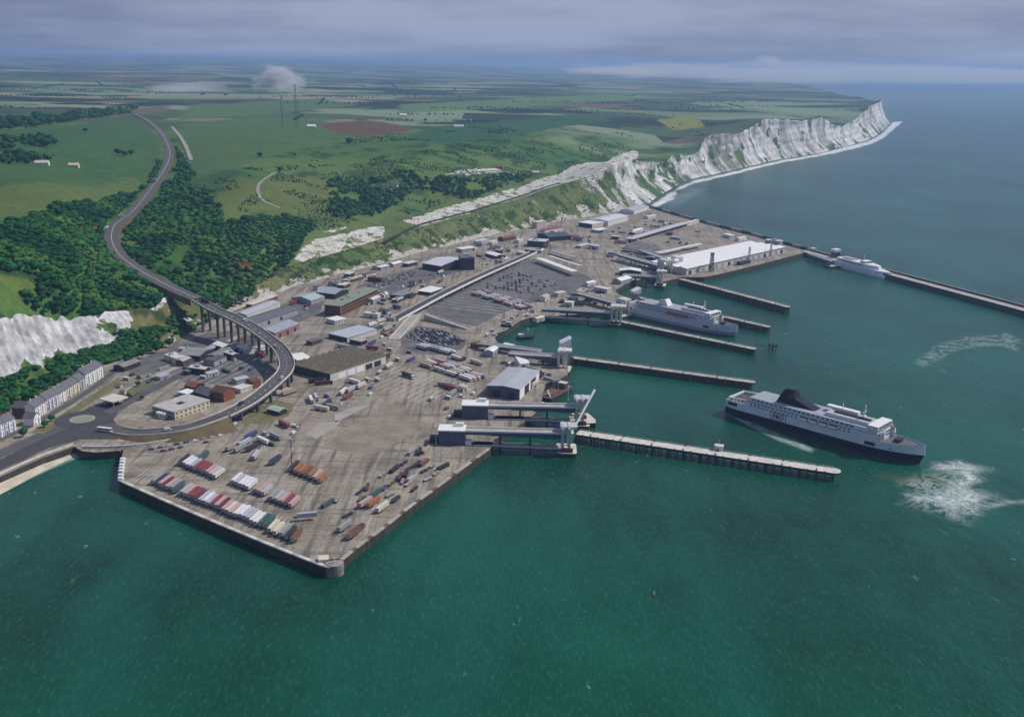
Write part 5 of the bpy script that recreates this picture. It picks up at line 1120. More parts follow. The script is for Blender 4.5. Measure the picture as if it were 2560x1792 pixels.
def ferry(label, a, b, B, hullm, sidem, funnelm, txt=None, name='ferry', z7=7.0, zd=13.0, boot=None):
    A = P(*a, 0); C = P(*b, 0); d = C-A; L = d.length; rz = math.atan2(d.y, d.x)
    r = root(name, A, rz, label, 'ferry')
    wl = hull_outline(L*0.985, B*0.95, 1.9); ml = hull_outline(L, B, 2.6); dk = hull_outline(L, B, 3.2)
    s = MB(); loft([(wl, -2.0), (wl, 0.6), (ml, z7)], 0, s); o = s.build('hull', [hullm], r); fix_normals(o.data)
    if boot: 
        o2 = loft([(hull_outline(L*0.9855, B*0.952, 1.9), -1.0), (hull_outline(L*0.9855, B*0.952, 1.9), 0.9)]).build('boot_topping', boot, r)
    sheer = lambda x: zd + 2.2*max(0, (x/L-0.80)/0.20)**1.6
    s = MB(); loft([(ml, z7+0.01), (dk, sheer)], 0, s); s.build('upper_hull', sidem, r)
    deckm = mat('deck_grey', (0.13, 0.14, 0.15), 0.85, 0.2, 0.3)
    dko = [(x, max(0.15, h-0.35)) for x, h in dk]
    dz = lambda x: sheer(x)-1.2
    s = MB(); nd = len(dko)
    for k in range(nd-1): s.face([(dko[k][0], -dko[k][1], dz(dko[k][0])), (dko[k+1][0], -dko[k+1][1], dz(dko[k+1][0])), (dko[k+1][0], dko[k+1][1], dz(dko[k+1][0])), (dko[k][0], dko[k][1], dz(dko[k][0]))])
    s.build('main_deck', deckm, r)
    # superstructure tiers
    def tier(nm, x0, x1, k, z0, z1, m, top=None, inset=0.0):
        ol = sl(dk, L, x0, x1, k, inset); s = MB(); loft([(ol, z0), (ol, z1)], 0, s, 1); o = s.build(nm, [m, top or m], r); fix_normals(o.data); return o
    t1 = tier('lower_superstructure', 0.115, 0.815, 0.985, zd-1.15, zd+4.2, sidem, deckm)
    t2 = tier('upper_superstructure', 0.135, 0.80, 0.90, zd+4.22, zd+7.6, sidem, mat('upper_deck_grey', (0.34,0.36,0.40), .8, .12, .3))
    t3 = tier('deck_house', 0.53, 0.77, 0.55, zd+7.62, zd+10.2, sidem, mat('house_top', (0.42,0.44,0.50), .7, .1, .3))
    tier('bridge', 0.755, 0.806, 1.0, zd+7.62, zd+10.8, M_white, M_white)
    MB().box(L*0.8065, L*0.8065+0.25, -B*0.40, B*0.40, zd+8.8, zd+10.0).build('bridge_window', M_glass, r)
    xf = 0.8155*L
    hh = float(np.interp(xf, [p[0] for p in dk], [p[1] for p in dk]))*0.95
    MB().box(xf, xf+0.7, -hh, hh, zd-1, zd+7.4).build('front_wall', M_white, r)
    for sy in (-1, 1):      # white arched wings on the front
        s = MB(); pts = [(xf+1.0, sy*hh*0.78, zd-1), (xf+2.2, sy*hh*0.80, zd+2.5), (xf+2.0, sy*hh*0.74, zd+6), (xf+0.8, sy*hh*0.60, zd+8.6)]
        for p, q in zip(pts[:-1], pts[1:]): s.bar(p, q, 2.4, 1.6)
        s.build('front_buttress', M_white, r)
    for k in range(2): MB().box(xf+0.7, xf+0.85, -hh*0.45, hh*0.45, zd+2.4+k*2.4, zd+3.4+k*2.4).build('front_window', M_glass, r)
    # window bands and openings on both sides
    for sy in (-1, 1):
        y1 = sy*(B*0.985/2); y2 = sy*(B*0.90/2)
        for z, n in ((zd+0.6, 24), (zd+2.6, 26)):
            for k in range(n):
                x = L*(0.15+0.52*k/(n-1))
                if 0.42 < x/L < 0.60 and z > zd+2: continue
                link('window', win_mesh(L*0.013, 0.9), r, (x, y1, z))
        for k in range(22): link('window', win_mesh(L*0.016, 1.1), r, (L*(0.16+0.52*k/21), y2, zd+5.4))
        for k in range(4):
            x = L*(0.44+0.05*k); yb = y1 + sy*1.0
            MB().box(x-L*0.021, x+L*0.021, min(y1-sy*.05, y1+sy*0.14), max(y1-sy*.05, y1+sy*0.14), zd+0.1, zd+3.6).build('lifeboat_recess', M_dark, r)
            s = MB(); ol = [(x-3.6, .2), (x-2.6, .95), (x, 1.15), (x+2.6, .95), (x+3.6, .2)]
            s2 = loft([([(q, h*0.6) for q, h in ol], zd+0.8), (ol, zd+1.7), ([(q, h*0.5) for q, h in ol], zd+2.6)], 0, MB(), 0)
            lb = s2.build('lifeboat', M_white if txt else mat('lifeboat_orange', (0.55,0.16,0.04), .5, .1, .5), r, (0, y1+sy*1.3, 0))
        MB().box(L*0.75, L*0.80, y1-0.05*sy if sy > 0 else y1-0.12, y1+0.12 if sy > 0 else y1+0.05, z7+1.2, z7+4.0).build('side_opening', M_dark, r)
        MB().box(L*0.855, L*0.872, sy*B*0.40-0.1, sy*B*0.40+0.1, z7+1.5, z7+2.8).build('anchor_recess', M_dark, r)
        MB().box(L*0.02, L*0.10, y1-0.10, y1+0.10, zd-3.4, zd-0.6).build('stern_opening', M_dark, r)
    # stern mooring deck frames
    for k in range(4): MB().bar((L*0.02+k*3.5, -B*0.44, zd-1), (L*0.02+k*3.5, -B*0.44, zd+2.2), 0.7).build('stern_post', M_white, r)
    MB().bar((L*0.015, -B*0.45, zd+2.4), (L*0.115, -B*0.45, zd+3.6), 0.9, 1.2).build('stern_rail', M_white, r); MB().bar((L*0.015, B*0.45, zd+2.4), (L*0.115, B*0.45, zd+3.6), 0.9, 1.2).build('stern_rail', M_white, r)
    MB().bar((L*0.02, -B*0.45, zd+2.4), (L*0.02, B*0.45, zd+2.4), 1.2, 1.4).build('stern_rail', M_white, r)
    MB().box(L*0.05, L*0.08, -3, 3, zd-1.1, zd+1.4).build('winch', M_rust, r)
    # bow bulwark rails and winches
    MB().box(L*0.86, L*0.89, -3, 3, zd, zd+1.8).build('winch', M_dark, r)
    # funnel
    zf = zd+7.65; prof = [(0.262, 0), (0.282, 6.8), (0.300, 11.4), (0.342, 11.4), (0.360, 5.6), (0.41, 3.0), (0.47, 0)] if funnelm is M_navy else [(0.30, 0), (0.31, 6.5), (0.36, 7), (0.39, 0)]
    s = MB(); wy = B*0.21
    Ls = [(p*L, -wy*(1-0.018*h), zf+h) for p, h in prof]; Rs = [(p*L, wy*(1-0.018*h), zf+h) for p, h in prof]
    s.face(Ls); s.face(Rs[::-1])
    for k in range(len(Ls)-1): s.face([Ls[k], Rs[k], Rs[k+1], Ls[k+1]])
    fo = s.build('funnel', funnelm, r); fix_normals(fo.data)
    MB().box(L*0.305, L*0.35, -wy*0.5, wy*0.5, zf+prof[2][1]-1, zf+max(p[1] for p in prof)+0.8).build('funnel_pipes', M_dark, fo)
    if funnelm is M_navy:
        fl = MB().prism([(-2.6,-1.9),(2.6,-1.9),(2.6,1.9),(-2.6,1.9)], 0, 0.12); q = fl.build('funnel_emblem', mat('emblem_red', (0.10,0.05,0.045), .6, .2, .6), fo, (L*0.335, -wy*0.90-0.25, zf+6.6)); q.rotation_euler = (math.pi/2, 0, 0)
    # tops
    MB().box(L*0.50, L*0.66, B*0.16, B*0.34, zf+2.7, zf+4.6).build('top_house', M_white, r)
    MB().box(L*0.56, L*0.74, -B*0.10, B*0.02, zf+2.62, zf+3.6).build('skylight', M_dark, r)
    MB().bar((L*0.70, 0, zf+2.6), (L*0.705, 0, zf+14), 0.7).build('mast', M_white, r); MB().bar((L*0.702, -3.5, zf+8), (L*0.702, 3.5, zf+8), 0.35).build('mast_yard', M_white, r); MB().box(L*0.695, L*0.71, -1.6, 1.6, zf+4, zf+5).build('radar', M_white, r)
    MB().bar((L*0.58, B*0.2, zf+4.6), (L*0.58, B*0.2, zf+9), 0.5).build('aerial_post', M_white, r)
    if txt:
        y = -B/2*1.0 - 0.06; z = (z7+zd)/2 + 0.4
        for k, (x0, x1, za, zb) in enumerate(((0.262,0.348,z-3.0,z-2.7),(0.262,0.348,z+2.7,z+3.0),(0.262,0.2645,z-2.69,z+2.69),(0.3455,0.348,z-2.69,z+2.69))):
            MB().box(L*x0, L*x1, y-0.10, y+0.25, za, zb).build('letter_frame', M_navy, r)
        text_part(txt, 5.2, M_navy, r, (L*0.305, y-0.06, z), (math.pi/2, 0, 0))
    return r, L, rz
sidew = mat('ship_white', (0.76, 0.78, 0.85), 0.4, 0.07, 0.15, streak=True, spec=0.4)
f1, L1, rz1 = ferry('big ferry with dark navy hull and navy funnel leaving the harbour', (1830,1026), (2308,1160), 26, M_navy, sidew, M_navy, 'P&O', boot=mat('boot_red', (0.06,0.015,0.015), .6, .2, .3))
f2, L2, rz2 = ferry('pale ferry berthed between two jetty arms with white bow house', (1574,782), (1842,842), 23, mat('ship_lavender', (0.46,0.47,0.55), .45, .08, .2, streak=True), mat('ship_pale', (0.68,0.69,0.76), .45, .08, .2, streak=True), M_white, None, z7=4.5, zd=11.5, boot=mat('boot_brown', (0.10,0.06,0.06), .6, .2, .3))
# fast ferry alongside the breakwater
A = P(2100, 664, 0); C = P(2226, 698, 0); d = C-A; L = d.length; r_ = root('fast_ferry', A, math.atan2(d.y, d.x), 'sleek white fast ferry with pointed bow beside the breakwater', 'ferry')
B = 24
for sy in (-1, 1):
    ol = [(0, 2.6), (L*0.5, 2.8), (L*0.8, 2.0), (L*0.98, 0.3)]; s = loft([(ol, -1.5), ([(x, h*1.2) for x, h in ol], 4.5)], 0, MB(), 0); s.build('hull', sidew, r_, (0, sy*B*0.36, 0))
o1 = [(0, B*0.48), (L*0.62, B*0.5), (L*0.80, B*0.36), (L*0.93, B*0.16), (L*1.02, 0.4)]
loft([(o1, 3.4), (o1, 9.0)], 0, MB(), 0).build('wet_deck', sidew, r_)
o2 = [(2, B*0.44), (L*0.58, B*0.44), (L*0.70, B*0.32), (L*0.80, B*0.12)]
loft([(o2, 9.02), ([(x*0.97, h*0.9) for x, h in o2], 14)], 0, MB(), 0).build('cabin', M_white, r_)
for sy in (-1, 1):
    for k in range(9): link('window', win_mesh(4.4, 1.3), r_, (L*(0.08+0.055*k), sy*B*0.447, 10.8))
    MB().box(L*0.66, L*0.78, sy*B*0.44-0.3, sy*B*0.44+0.3, 1.2, 3.8).build('hull_recess', M_dark, r_)
MB().box(L*0.46, L*0.56, -B*0.28, B*0.28, 14.02, 17.2).build('bridge', M_white, r_); MB().box(L*0.562, L*0.566, -B*0.26, B*0.26, 15.2, 16.6).build('bridge_window', M_glass, r_); MB().bar((L*0.48,0,17),(L*0.46,0,25),0.5).build('mast', M_white, r_); MB().box(L*0.1, L*0.3, -6, 6, 14.02, 15.4).build('engine_casing', M_grey, r_)
# buoy
b = P(1635, 1486, 0); r_ = root('buoy', b, 0, 'tiny white and orange buoy floating in open green water', 'buoy')
MB().cyl(0,0,-.5,.6,.6,12).build('float', mat('buoy_orange', (0.55,0.14,0.04), .5, .1, .5), r_); MB().cyl(0,0,.6,1.8,.4,10, r2=.1).build('cage', M_white, r_); MB().cyl(0,0,1.8,2.3,.25,8).build('lamp', M_white, r_)

# ================================================================ FOAM
def foam_material(name, col, scale, lo, hi, amax, sx=1.0, rot=0.0, ridge=False):
    m = bpy.data.materials.new(name); m.use_nodes = True; t = m.node_tree; N = t.nodes.new; L = t.links.new; b = t.nodes['Principled BSDF']
    b.inputs['Base Color'].default_value = (*col, 1); b.inputs['Roughness'].default_value = 0.7
    g = N('ShaderNodeNewGeometry'); mp = N('ShaderNodeMapping'); L(g.outputs['Position'], mp.inputs[0]); mp.inputs['Scale'].default_value = (scale*sx, scale, 0); mp.inputs['Rotation'].default_value = (0, 0, rot)
    n = N('ShaderNodeTexNoise'); n.inputs['Scale'].default_value = 1; n.inputs['Detail'].default_value = 7; n.inputs['Roughness'].default_value = 0.72; n.inputs['Distortion'].default_value = 1.8; L(mp.outputs[0], n.inputs['Vector'])
    src = n.outputs[0]
    if ridge:
        a = N('ShaderNodeMath'); a.operation = 'SUBTRACT'; L(src, a.inputs[0]); a.inputs[1].default_value = 0.5
        c = N('ShaderNodeMath'); c.operation = 'ABSOLUTE'; L(a.outputs[0], c.inputs[0]); d = N('ShaderNodeMath'); d.operation = 'SUBTRACT'; d.inputs[0].default_value = 1.0; L(c.outputs[0], d.inputs[1]); src = d.outputs[0]
    at = N('ShaderNodeAttribute'); at.attribute_name = 'fade'
    bg = N('ShaderNodeTexNoise'); bg.inputs['Scale'].default_value = scale*0.28; bg.inputs['Detail'].default_value = 4; L(g.outputs['Position'], bg.inputs['Vector'])
    f2 = N('ShaderNodeMath'); f2.operation = 'MULTIPLY_ADD'; L(bg.outputs[0], f2.inputs[0]); f2.inputs[1].default_value = 1.6; f2.inputs[2].default_value = -0.80
    f3 = N('ShaderNodeMath'); f3.operation = 'ADD'; L(f2.outputs[0], f3.inputs[0]); L(at.outputs['Fac'], f3.inputs[1])
    f4 = N('ShaderNodeMapRange'); f4.interpolation_type = 'SMOOTHSTEP'; L(f3.outputs[0], f4.inputs[0]); f4.inputs[1].default_value = 0.15; f4.inputs[2].default_value = 1.0
    mr = N('ShaderNodeMapRange'); L(src, mr.inputs[0]); mr.inputs[1].default_value = lo; mr.inputs[2].default_value = hi; mr.inputs[4].default_value = amax
    f5 = N('ShaderNodeMath'); f5.operation = 'MULTIPLY'; L(f4.outputs[0], f5.inputs[0]); L(mr.outputs[0], f5.inputs[1])
    f6 = N('ShaderNodeMath'); f6.operation = 'MULTIPLY'; L(f5.outputs[0], f6.inputs[0]); f6.inputs[1].default_value = 1.0
    fe = N('ShaderNodeMapRange'); L(at.outputs['Fac'], fe.inputs[0]); fe.inputs[2].default_value = 0.25; L(fe.outputs[0], f6.inputs[1])
    L(f6.outputs[0], b.inputs['Alpha']); return m
def foam(name, label, pts, m, z=0.12, edge=14.0, res=90):
    poly = np.array([[P(x, y, 0).x, P(x, y, 0).y] for x, y in pts]); x0, y0 = poly.min(0); x1, y1 = poly.max(0)
    st = max(x1-x0, y1-y0)/res; X, Y = np.meshgrid(np.arange(x0, x1+st, st), np.arange(y0, y1+st, st), indexing='ij')
    dd = np.full(X.shape, 1e9)
    for a, b in zip(poly, np.roll(poly, -1, 0)):
        ab = b-a; tt = np.clip(((X-a[0])*ab[0]+(Y-a[1])*ab[1])/(ab@ab), 0, 1); dd = np.minimum(dd, np.hypot(X-a[0]-tt*ab[0], Y-a[1]-tt*ab[1]))
    ins = inside(X, Y, poly); f = np.where(ins, np.clip(dd/edge, 0, 1), 0)
    n, k = X.shape; idx = np.arange(n*k).reshape(n, k); q = np.stack([idx[:-1,:-1], idx[1:,:-1], idx[1:,1:], idx[:-1,1:]], -1).reshape(-1, 4)
    keep = (f.ravel()[q] > 0).any(1); q = q[keep]; used, inv = np.unique(q, return_inverse=True); q = inv.reshape(-1, 4)
    me = bpy.data.meshes.new(name); me.from_pydata(np.stack([X.ravel(), Y.ravel(), np.full(X.size, z)], -1)[used].tolist(), [], q.tolist())
    at = me.attributes.new('fade', 'FLOAT', 'POINT'); at.data.foreach_set('value', f.ravel()[used].astype(np.float32)); me.materials.append(m)
    return tag(link(name, me), label, kind='stuff')
FM = foam_material('foam_white', (0.72, 0.80, 0.78), 0.13, 0.36, 0.66, 0.92)
FM2 = foam_material('foam_thin', (0.42, 0.58, 0.50), 0.06, 0.25, 0.65, 0.75)
FM3 = foam_material('foam_streak', (0.55, 0.66, 0.66), 0.03, 0.94, 1.0, 0.36, ridge=True)
FM4 = foam_material('silt', (0.075, 0.125, 0.05), 0.02, 0.0, 0.6, 0.55)
FM5 = foam_material('foam_lace', (0.70, 0.80, 0.77), 0.045, 0.93, 1.0, 0.42, ridge=True)
foam('wake_foam', 'lacy foam spreading around the churned patch off the bow', [(2190,1200),(2300,1152),(2380,1132),(2450,1150),(2560,1170),(2500,1210),(2580,1262),(2470,1290),(2440,1330),(2340,1300),(2210,1262),(2240,1226)], FM5, 0.11, 26)
foam('silt_plume', 'murky olive silt stirred up under the ferry bow', [(2150,1172),(2260,1172),(2330,1175),(2400,1190),(2400,1225),(2310,1230),(2230,1215),(2170,1195)], FM4, 0.06, 22)
foam('wake_foam', 'white churned foam off the bow of the leaving ferry', [(2296,1162),(2312,1148),(2360,1146),(2400,1134),(2440,1158),(2480,1166),(2462,1186),(2500,1204),(2462,1222),(2500,1250),(2478,1272),(2482,1300),(2420,1298),(2372,1304),(2330,1272),(2262,1262),(2236,1228),(2300,1222),(2350,1206),(2362,1188),(2310,1180)], FM, 0.14, 17)
foam('wake_foam', 'foam streak trailing right from the churned patch', [(2440,1262),(2500,1244),(2570,1242),(2600,1262),(2540,1268),(2470,1282)], FM2, 0.10, 9)
foam('wake_foam', 'pale green wash along the near side of the ferry', [(1790,1015),(1826,1030),(1900,1062),(2000,1100),(2050,1124),(2035,1140),(1990,1124),(1940,1104),(1900,1082),(1850,1058),(1800,1038)], FM2, 0.12, 8)
foam('wake_foam', 'thin foam arcs on the water at the right', [(2270,905),(2320,860),(2390,838),(2480,832),(2520,822),(2570,850),(2570,900),(2500,870),(2420,880),(2360,905),(2300,930)], FM3, 0.10, 14)
foam('surf', 'white surf along the foot of the chalk cliffs', [(1606,528),(1640,500),(1692,468),(1735,450),(1801,436),(1866,420),(1953,400),(2040,386),(2106,369),(2171,352),(2200,336),(2230,306),(2262,303),(2240,322),(2215,345),(2180,362),(2110,380),(2040,394),(1953,409),(1866,430),(1801,446),(1740,460),(1700,478),(1690,500),(1660,512),(1640,524)], foam_material('surf_white', (0.84, 0.86, 0.86), 0.05, 0.25, 0.55, 0.95), 0.2, 12, 330)
foam('surf', 'thin foam drifting off the far sea wall', [(1640,500),(1720,470),(1790,470),(1740,500),(1690,530),(1650,520)], FM3, 0.1, 30)
foam('surf', 'foam line where the small waves meet the town beach', [(-100,1262),(0,1216),(110,1166),(204,1132),(215,1140),(120,1180),(0,1234),(-100,1282)], FM2, 0.16, 4)
# ================================================================ VEHICLES
PAINT = {'white': (0.72,0.72,0.72), 'cream': (0.62,0.58,0.46), 'red': (0.24,0.05,0.05), 'pink': (0.50,0.34,0.32), 'orange': (0.34,0.14,0.055), 'brown': (0.17,0.08,0.05), 'grey': (0.30,0.31,0.32), 'lavender': (0.46,0.44,0.52),
         'dark': (0.035,0.035,0.04), 'green': (0.05,0.10,0.09), 'blue': (0.05,0.08,0.20), 'silver': (0.42,0.43,0.45), 'tan': (0.40,0.31,0.24), 'maroon': (0.12,0.035,0.035), 'pale blue': (0.38,0.43,0.50), 'navy': (0.03,0.04,0.09)}
def paint(c): return mat('paint_' + c.replace(' ', '_'), PAINT[c], 0.42, 0.10, 0.5, spec=0.4, streak=True)
_vm = {}
def vmesh(kind, c=None):
    k = (kind, c)
    if k in _vm: return _vm[k]
    s = MB()
    if kind == 'body':      # box trailer body with roof edge and rear doors
        s.box(-6.8, 6.8, -1.28, 1.28, 1.25, 3.95); s.box(-6.85, -6.8, -1.2, -0.05, 1.35, 3.85, 1); s.box(-6.85, -6.8, 0.05, 1.2, 1.35, 3.85, 1)
        for x in (-4.4, -2, 0.4, 2.8, 5.2): s.box(x-0.06, x+0.06, -1.31, -1.28, 1.3, 3.9, 1); s.box(x-0.06, x+0.06, 1.28, 1.31, 1.3, 3.9, 1)
        me = s.mesh('body', [paint(c), M_grey])
    elif kind == 'chassis': me = s.box(-6.6, 6.4, -0.9, 0.9, 0.75, 1.22).box(3.6, 3.9, -0.9, 0.9, 0, 0.75).mesh('chassis', M_dark)
    elif kind == 'wheels':
        for x in (-5.2, -3.9, -2.6):
            for y in (-1.05, 1.05):
                n = 8; i = len(s.v)
                for yy in (y-0.22, y+0.22): s.v += [(x+0.5*math.cos(2*math.pi*k_/n), yy, 0.5+0.5*math.sin(2*math.pi*k_/n)) for k_ in range(n)]
                for k_ in range(n): s.f.append((i+k_, i+(k_+1)%n, i+n+(k_+1)%n, i+n+k_)); s.m.append(0)
                s.f.append(tuple(i+k_ for k_ in range(n))); s.f.append(tuple(i+n+k_ for k_ in range(n))); s.m += [0, 0]
        me = s.mesh('wheel_set', M_tyre)
    elif kind == 'cab':
        s.prism([(0,-1.22),(2.1,-1.22),(2.1,1.22),(0,1.22)], 0.6, 3.3, 0, zf=lambda p: 3.4 if p[0] < 1 else 3.1); s.box(2.1, 2.14, -1.1, 1.1, 1.9, 2.8, 1); s.box(0.9, 1.9, -1.25, -1.22, 1.9, 2.7, 1); s.box(0.1, 2.0, -1.1, 1.1, 0.05, 0.6, 1)
        me = s.mesh('cab', [paint(c), M_glass])
    elif kind == 'container': 
        s.box(-6.1, 6.1, -1.22, 1.22, 0, 2.6)
        for x in np.linspace(-5.6, 5.6, 12): s.box(x-0.12, x+0.12, -1.27, -1.22, 0.1, 2.5); s.box(x-0.12, x+0.12, 1.22, 1.27, 0.1, 2.5)
        me = s.mesh('container', paint(c))
    elif kind == 'flatbed': me = s.box(-6.8, 6.8, -1.25, 1.25, 1.0, 1.3).mesh('load_bed', M_timber)
    elif kind == 'load': me = s.box(-6, 0.4, -1.1, 1.1, 1.32, 2.2).box(1.0, 6, -1.0, 1.0, 1.32, 2.6).mesh('load', paint(c))
    elif kind == 'van':
        P_ = [(-2.7,0.35),(2.7,0.35),(2.75,1.0),(2.0,1.25),(1.5,2.2),(-2.6,2.3),(-2.75,1.0)]
        i = len(s.v); s.v += [(x, -0.98, z) for x, z in P_] + [(x, 0.98, z) for x, z in P_]; n = len(P_)
        s.f += [tuple(i+k_ for k_ in range(n)), tuple(i+2*n-1-k_ for k_ in range(n))]; s.m += [0, 0]
        for k_ in range(n): s.f.append((i+k_, i+n+k_, i+n+(k_+1)%n, i+(k_+1)%n)); s.m.append(1 if k_ == 3 else 0)
        s.box(0.7, 1.4, -1.0, -0.98, 1.3, 2.0, 1); s.box(-2.2, 2.2, -0.9, 0.9, 0.02, 0.35, 1)
        me = s.mesh('van', [paint(c), M_glass])
    elif kind == 'car':
        P_ = [(-2.1,0.3),(2.1,0.3),(2.15,0.75),(1.15,0.9),(0.5,1.42),(-1.2,1.45),(-1.95,0.92),(-2.15,0.8)]
        i = len(s.v); s.v += [(x, -0.86 if z < 1.2 else -0.68, z) for x, z in P_] + [(x, 0.86 if z < 1.2 else 0.68, z) for x, z in P_]; n = len(P_)
        s.f += [tuple(i+k_ for k_ in range(n)), tuple(i+2*n-1-k_ for k_ in range(n))]; s.m += [0, 0]
        for k_ in range(n): s.f.append((i+k_, i+n+k_, i+n+(k_+1)%n, i+(k_+1)%n)); s.m.append(1 if k_ in (3, 5) else 0)
        s.box(-1.7, 1.7, -0.8, 0.8, 0.02, 0.3, 1)
        me = s.mesh('car', [paint(c), M_glass])
    elif kind == 'bus_body':
        s.box(-6, 6, -1.25, 1.25, 0.5, 3.2); s.box(-5.6, 5.8, -1.28, -1.25, 1.7, 2.6, 1); s.box(-5.6, 5.8, 1.25, 1.28, 1.7, 2.6, 1); s.box(6, 6.04, -1.1, 1.1, 1.3, 2.8, 1); s.box(-5.4, 5.4, -1.1, 1.1, 0.03, 0.5, 1)
        me = s.mesh('bus_body', [paint(c), M_glass])
    fix_normals(me); _vm[k] = me; return me
def trailer(loc, rz, c, label, group, cab=None, kind='box'):
    r = root('lorry_trailer' if not cab else 'lorry', loc, rz, label, 'trailer' if not cab else 'lorry', group)
    if kind == 'box': link('body', vmesh('body', c), r)
    else: link('load_bed', vmesh('flatbed'), r); link('load', vmesh('load', c), r)
    link('chassis', vmesh('chassis'), r); tag(link('wheel_set', vmesh('wheels'), r), kind='stuff')
    if cab: link('cab', vmesh('cab', cab), r, (6.95, 0, 0))
    return r
def single(kind, loc, rz, c, label, cat, group=None, name=None):
    o = link(name or kind, vmesh(kind, c), None, loc, rz); return tag(o, label, cat, group)
ORD = 'first second third fourth fifth sixth seventh eighth ninth tenth eleventh twelfth thirteenth fourteenth fifteenth sixteenth seventeenth eighteenth nineteenth twentieth twenty-first twenty-second twenty-third twenty-fourth twenty-fifth twenty-sixth twenty-seventh twenty-eighth twenty-ninth thirtieth'.split()
def ang(a, b, z=Q): A = P(*a, z); B = P(*b, z); return math.atan2(B.y-A.y, B.x-A.x)
def row(a, b, cols, rz, where, group, cabs=None, jit=0.5):
    A = P(*a, Q); B = P(*b, Q); n = len(cols); k2 = 0
    for k, c in enumerate(cols):
        if not c: continue
        p = A.lerp(B, k/(n-1)) if n > 1 else A
        d = Vector((math.cos(rz), math.sin(rz), 0))*rnd.uniform(-jit, jit); cb_ = cabs[k] if cabs else None
        trailer(p+d+Vector((0,0,0.06)), rz + rnd.uniform(-.02, .02), c, f"{c} lorry trailer, {ORD[k2]} from the left in {where}", group, cb_); k2 += 1
RZ1 = ang((374,1217), (408,1192))
row((396,1203), (672,1313), ['grey','dark','pink','maroon','pink','grey','green',None,'silver','pink','red','red','maroon','lavender','white','lavender','red','pink','maroon','pink','cream','pink','white','white','lavender','silver','white','white','green','green'], RZ1, 'the long quay side row', 'trailers in the long quay side row', jit=0.9)
row((684,1323), (742,1346), ['cream','cream','grey','dark','brown'], RZ1, 'the short row near the quay corner', 'trailers near the quay corner')
row((462,1156), (548,1190), ['dark','white','white','pale blue','red','red','red','pink','lavender','cream'], RZ1, 'the upper left row', 'trailers in the upper left row')
row((592,1204), (668,1232), ['white','lavender','white','white','white',None,'tan','pink','silver'], RZ1, 'the middle row', 'trailers in the middle row')
row((688,1244), (736,1262), ['grey','silver','pink','red','pink'], RZ1, 'the red row by the blue container', 'trailers in the red row')
row((736,1172), (806,1200), ['dark','orange','orange','brown','orange','pink','orange'], RZ1, 'the orange row in mid yard', 'trailers in the orange row')
single('container', P(768,1290,Q+0.06), ang((748,1293),(792,1289)), 'blue', 'lone blue container with a pale top standing in the open yard', 'container')
cm = link('container', vmesh('container', 'pale blue'), None, P(768,1290,Q+2.68), ang((748,1293),(792,1289))); tag(cm, 'pale blue container stacked on the lone blue container', 'container')
RZ2 = ang((895,1272), (930,1248))
for k, (x, y, c, w) in enumerate(((914,1262,'pink','pale pink trailer at the edge of the scrap strip'),(934,1262,'orange','orange trailer beside the pale pink one on the scrap strip'),(956,1274,'cream','cream trailer nearest the south east quay edge'),(862,1322,'grey','lone grey trailer near the quay corner platform'),(893,1332,'maroon','dull maroon trailer on the south east quay edge'),(884,1340,'brown','brown trailer behind the dull maroon one on the quay edge'))):
    trailer(P(x, y, Q+0.06), RZ2 + rnd.uniform(-.05,.05), c, w, 'trailers on the scrap strip')
# assorted plant and scrap along the south east edge
spots = [(900,1232,'navy','flat'),(918,1222,'maroon','box'),(960,1222,'blue','flat'),(978,1212,'brown','flat'),(1000,1196,'maroon','container'),(1014,1188,'dark','container'),(1006,1206,'grey','flat'),(1030,1198,'silver','container'),(1020,1212,'pink','flat'),(1042,1186,'grey','container'),(1060,1180,'dark','flat'),(1044,1164,'dark','box'),(1026,1172,'navy','flat'),(1060,1160,'brown','container'),
         (1080,1166,'grey','flat'),(1010,1160,'dark','flat'),(986,1176,'dark','container'),(955,1190,'grey','flat'),(1036,1225,'dark','flat'),(1070,1200,'silver','flat'),(1090,1186,'tan','flat'),(1108,1170,'dark','container'),(975,1240,'grey','flat'),(990,1252,'dark','box'),(940,1236,'green','container'),(905,1250,'green','flat'),(870,1290,'dark','flat'),(820,1262,'green','container'),(842,1252,'grey','flat'),(1048,1132,'dark','container'),(1066,1128,'tan','container'),(1030,1132,'grey','container')]
for k, (x, y, c, kd) in enumerate(spots):
    rz = RZ2 + rnd.choice((0, 0, 0, -0.25, 0.3)) + rnd.uniform(-.1, .1); p = P(x, y, Q+0.06)
    lab = {'flat': f'{c} loaded flatbed trailer, {ORD[k % 30]} piece on the scrap strip', 'box': f'{c} box trailer, {ORD[k % 30]} piece on the scrap strip', 'container': f'{c} steel container, {ORD[k % 30]} piece on the scrap strip'}[kd]
    if kd == 'container': single('container', p, rz, c, lab, 'container', 'containers on the scrap strip')
    else: trailer(p, rz, c, lab, 'trailers on the scrap strip', kind='flat' if kd == 'flat' else 'box').scale = (0.62, 0.8, 0.7)
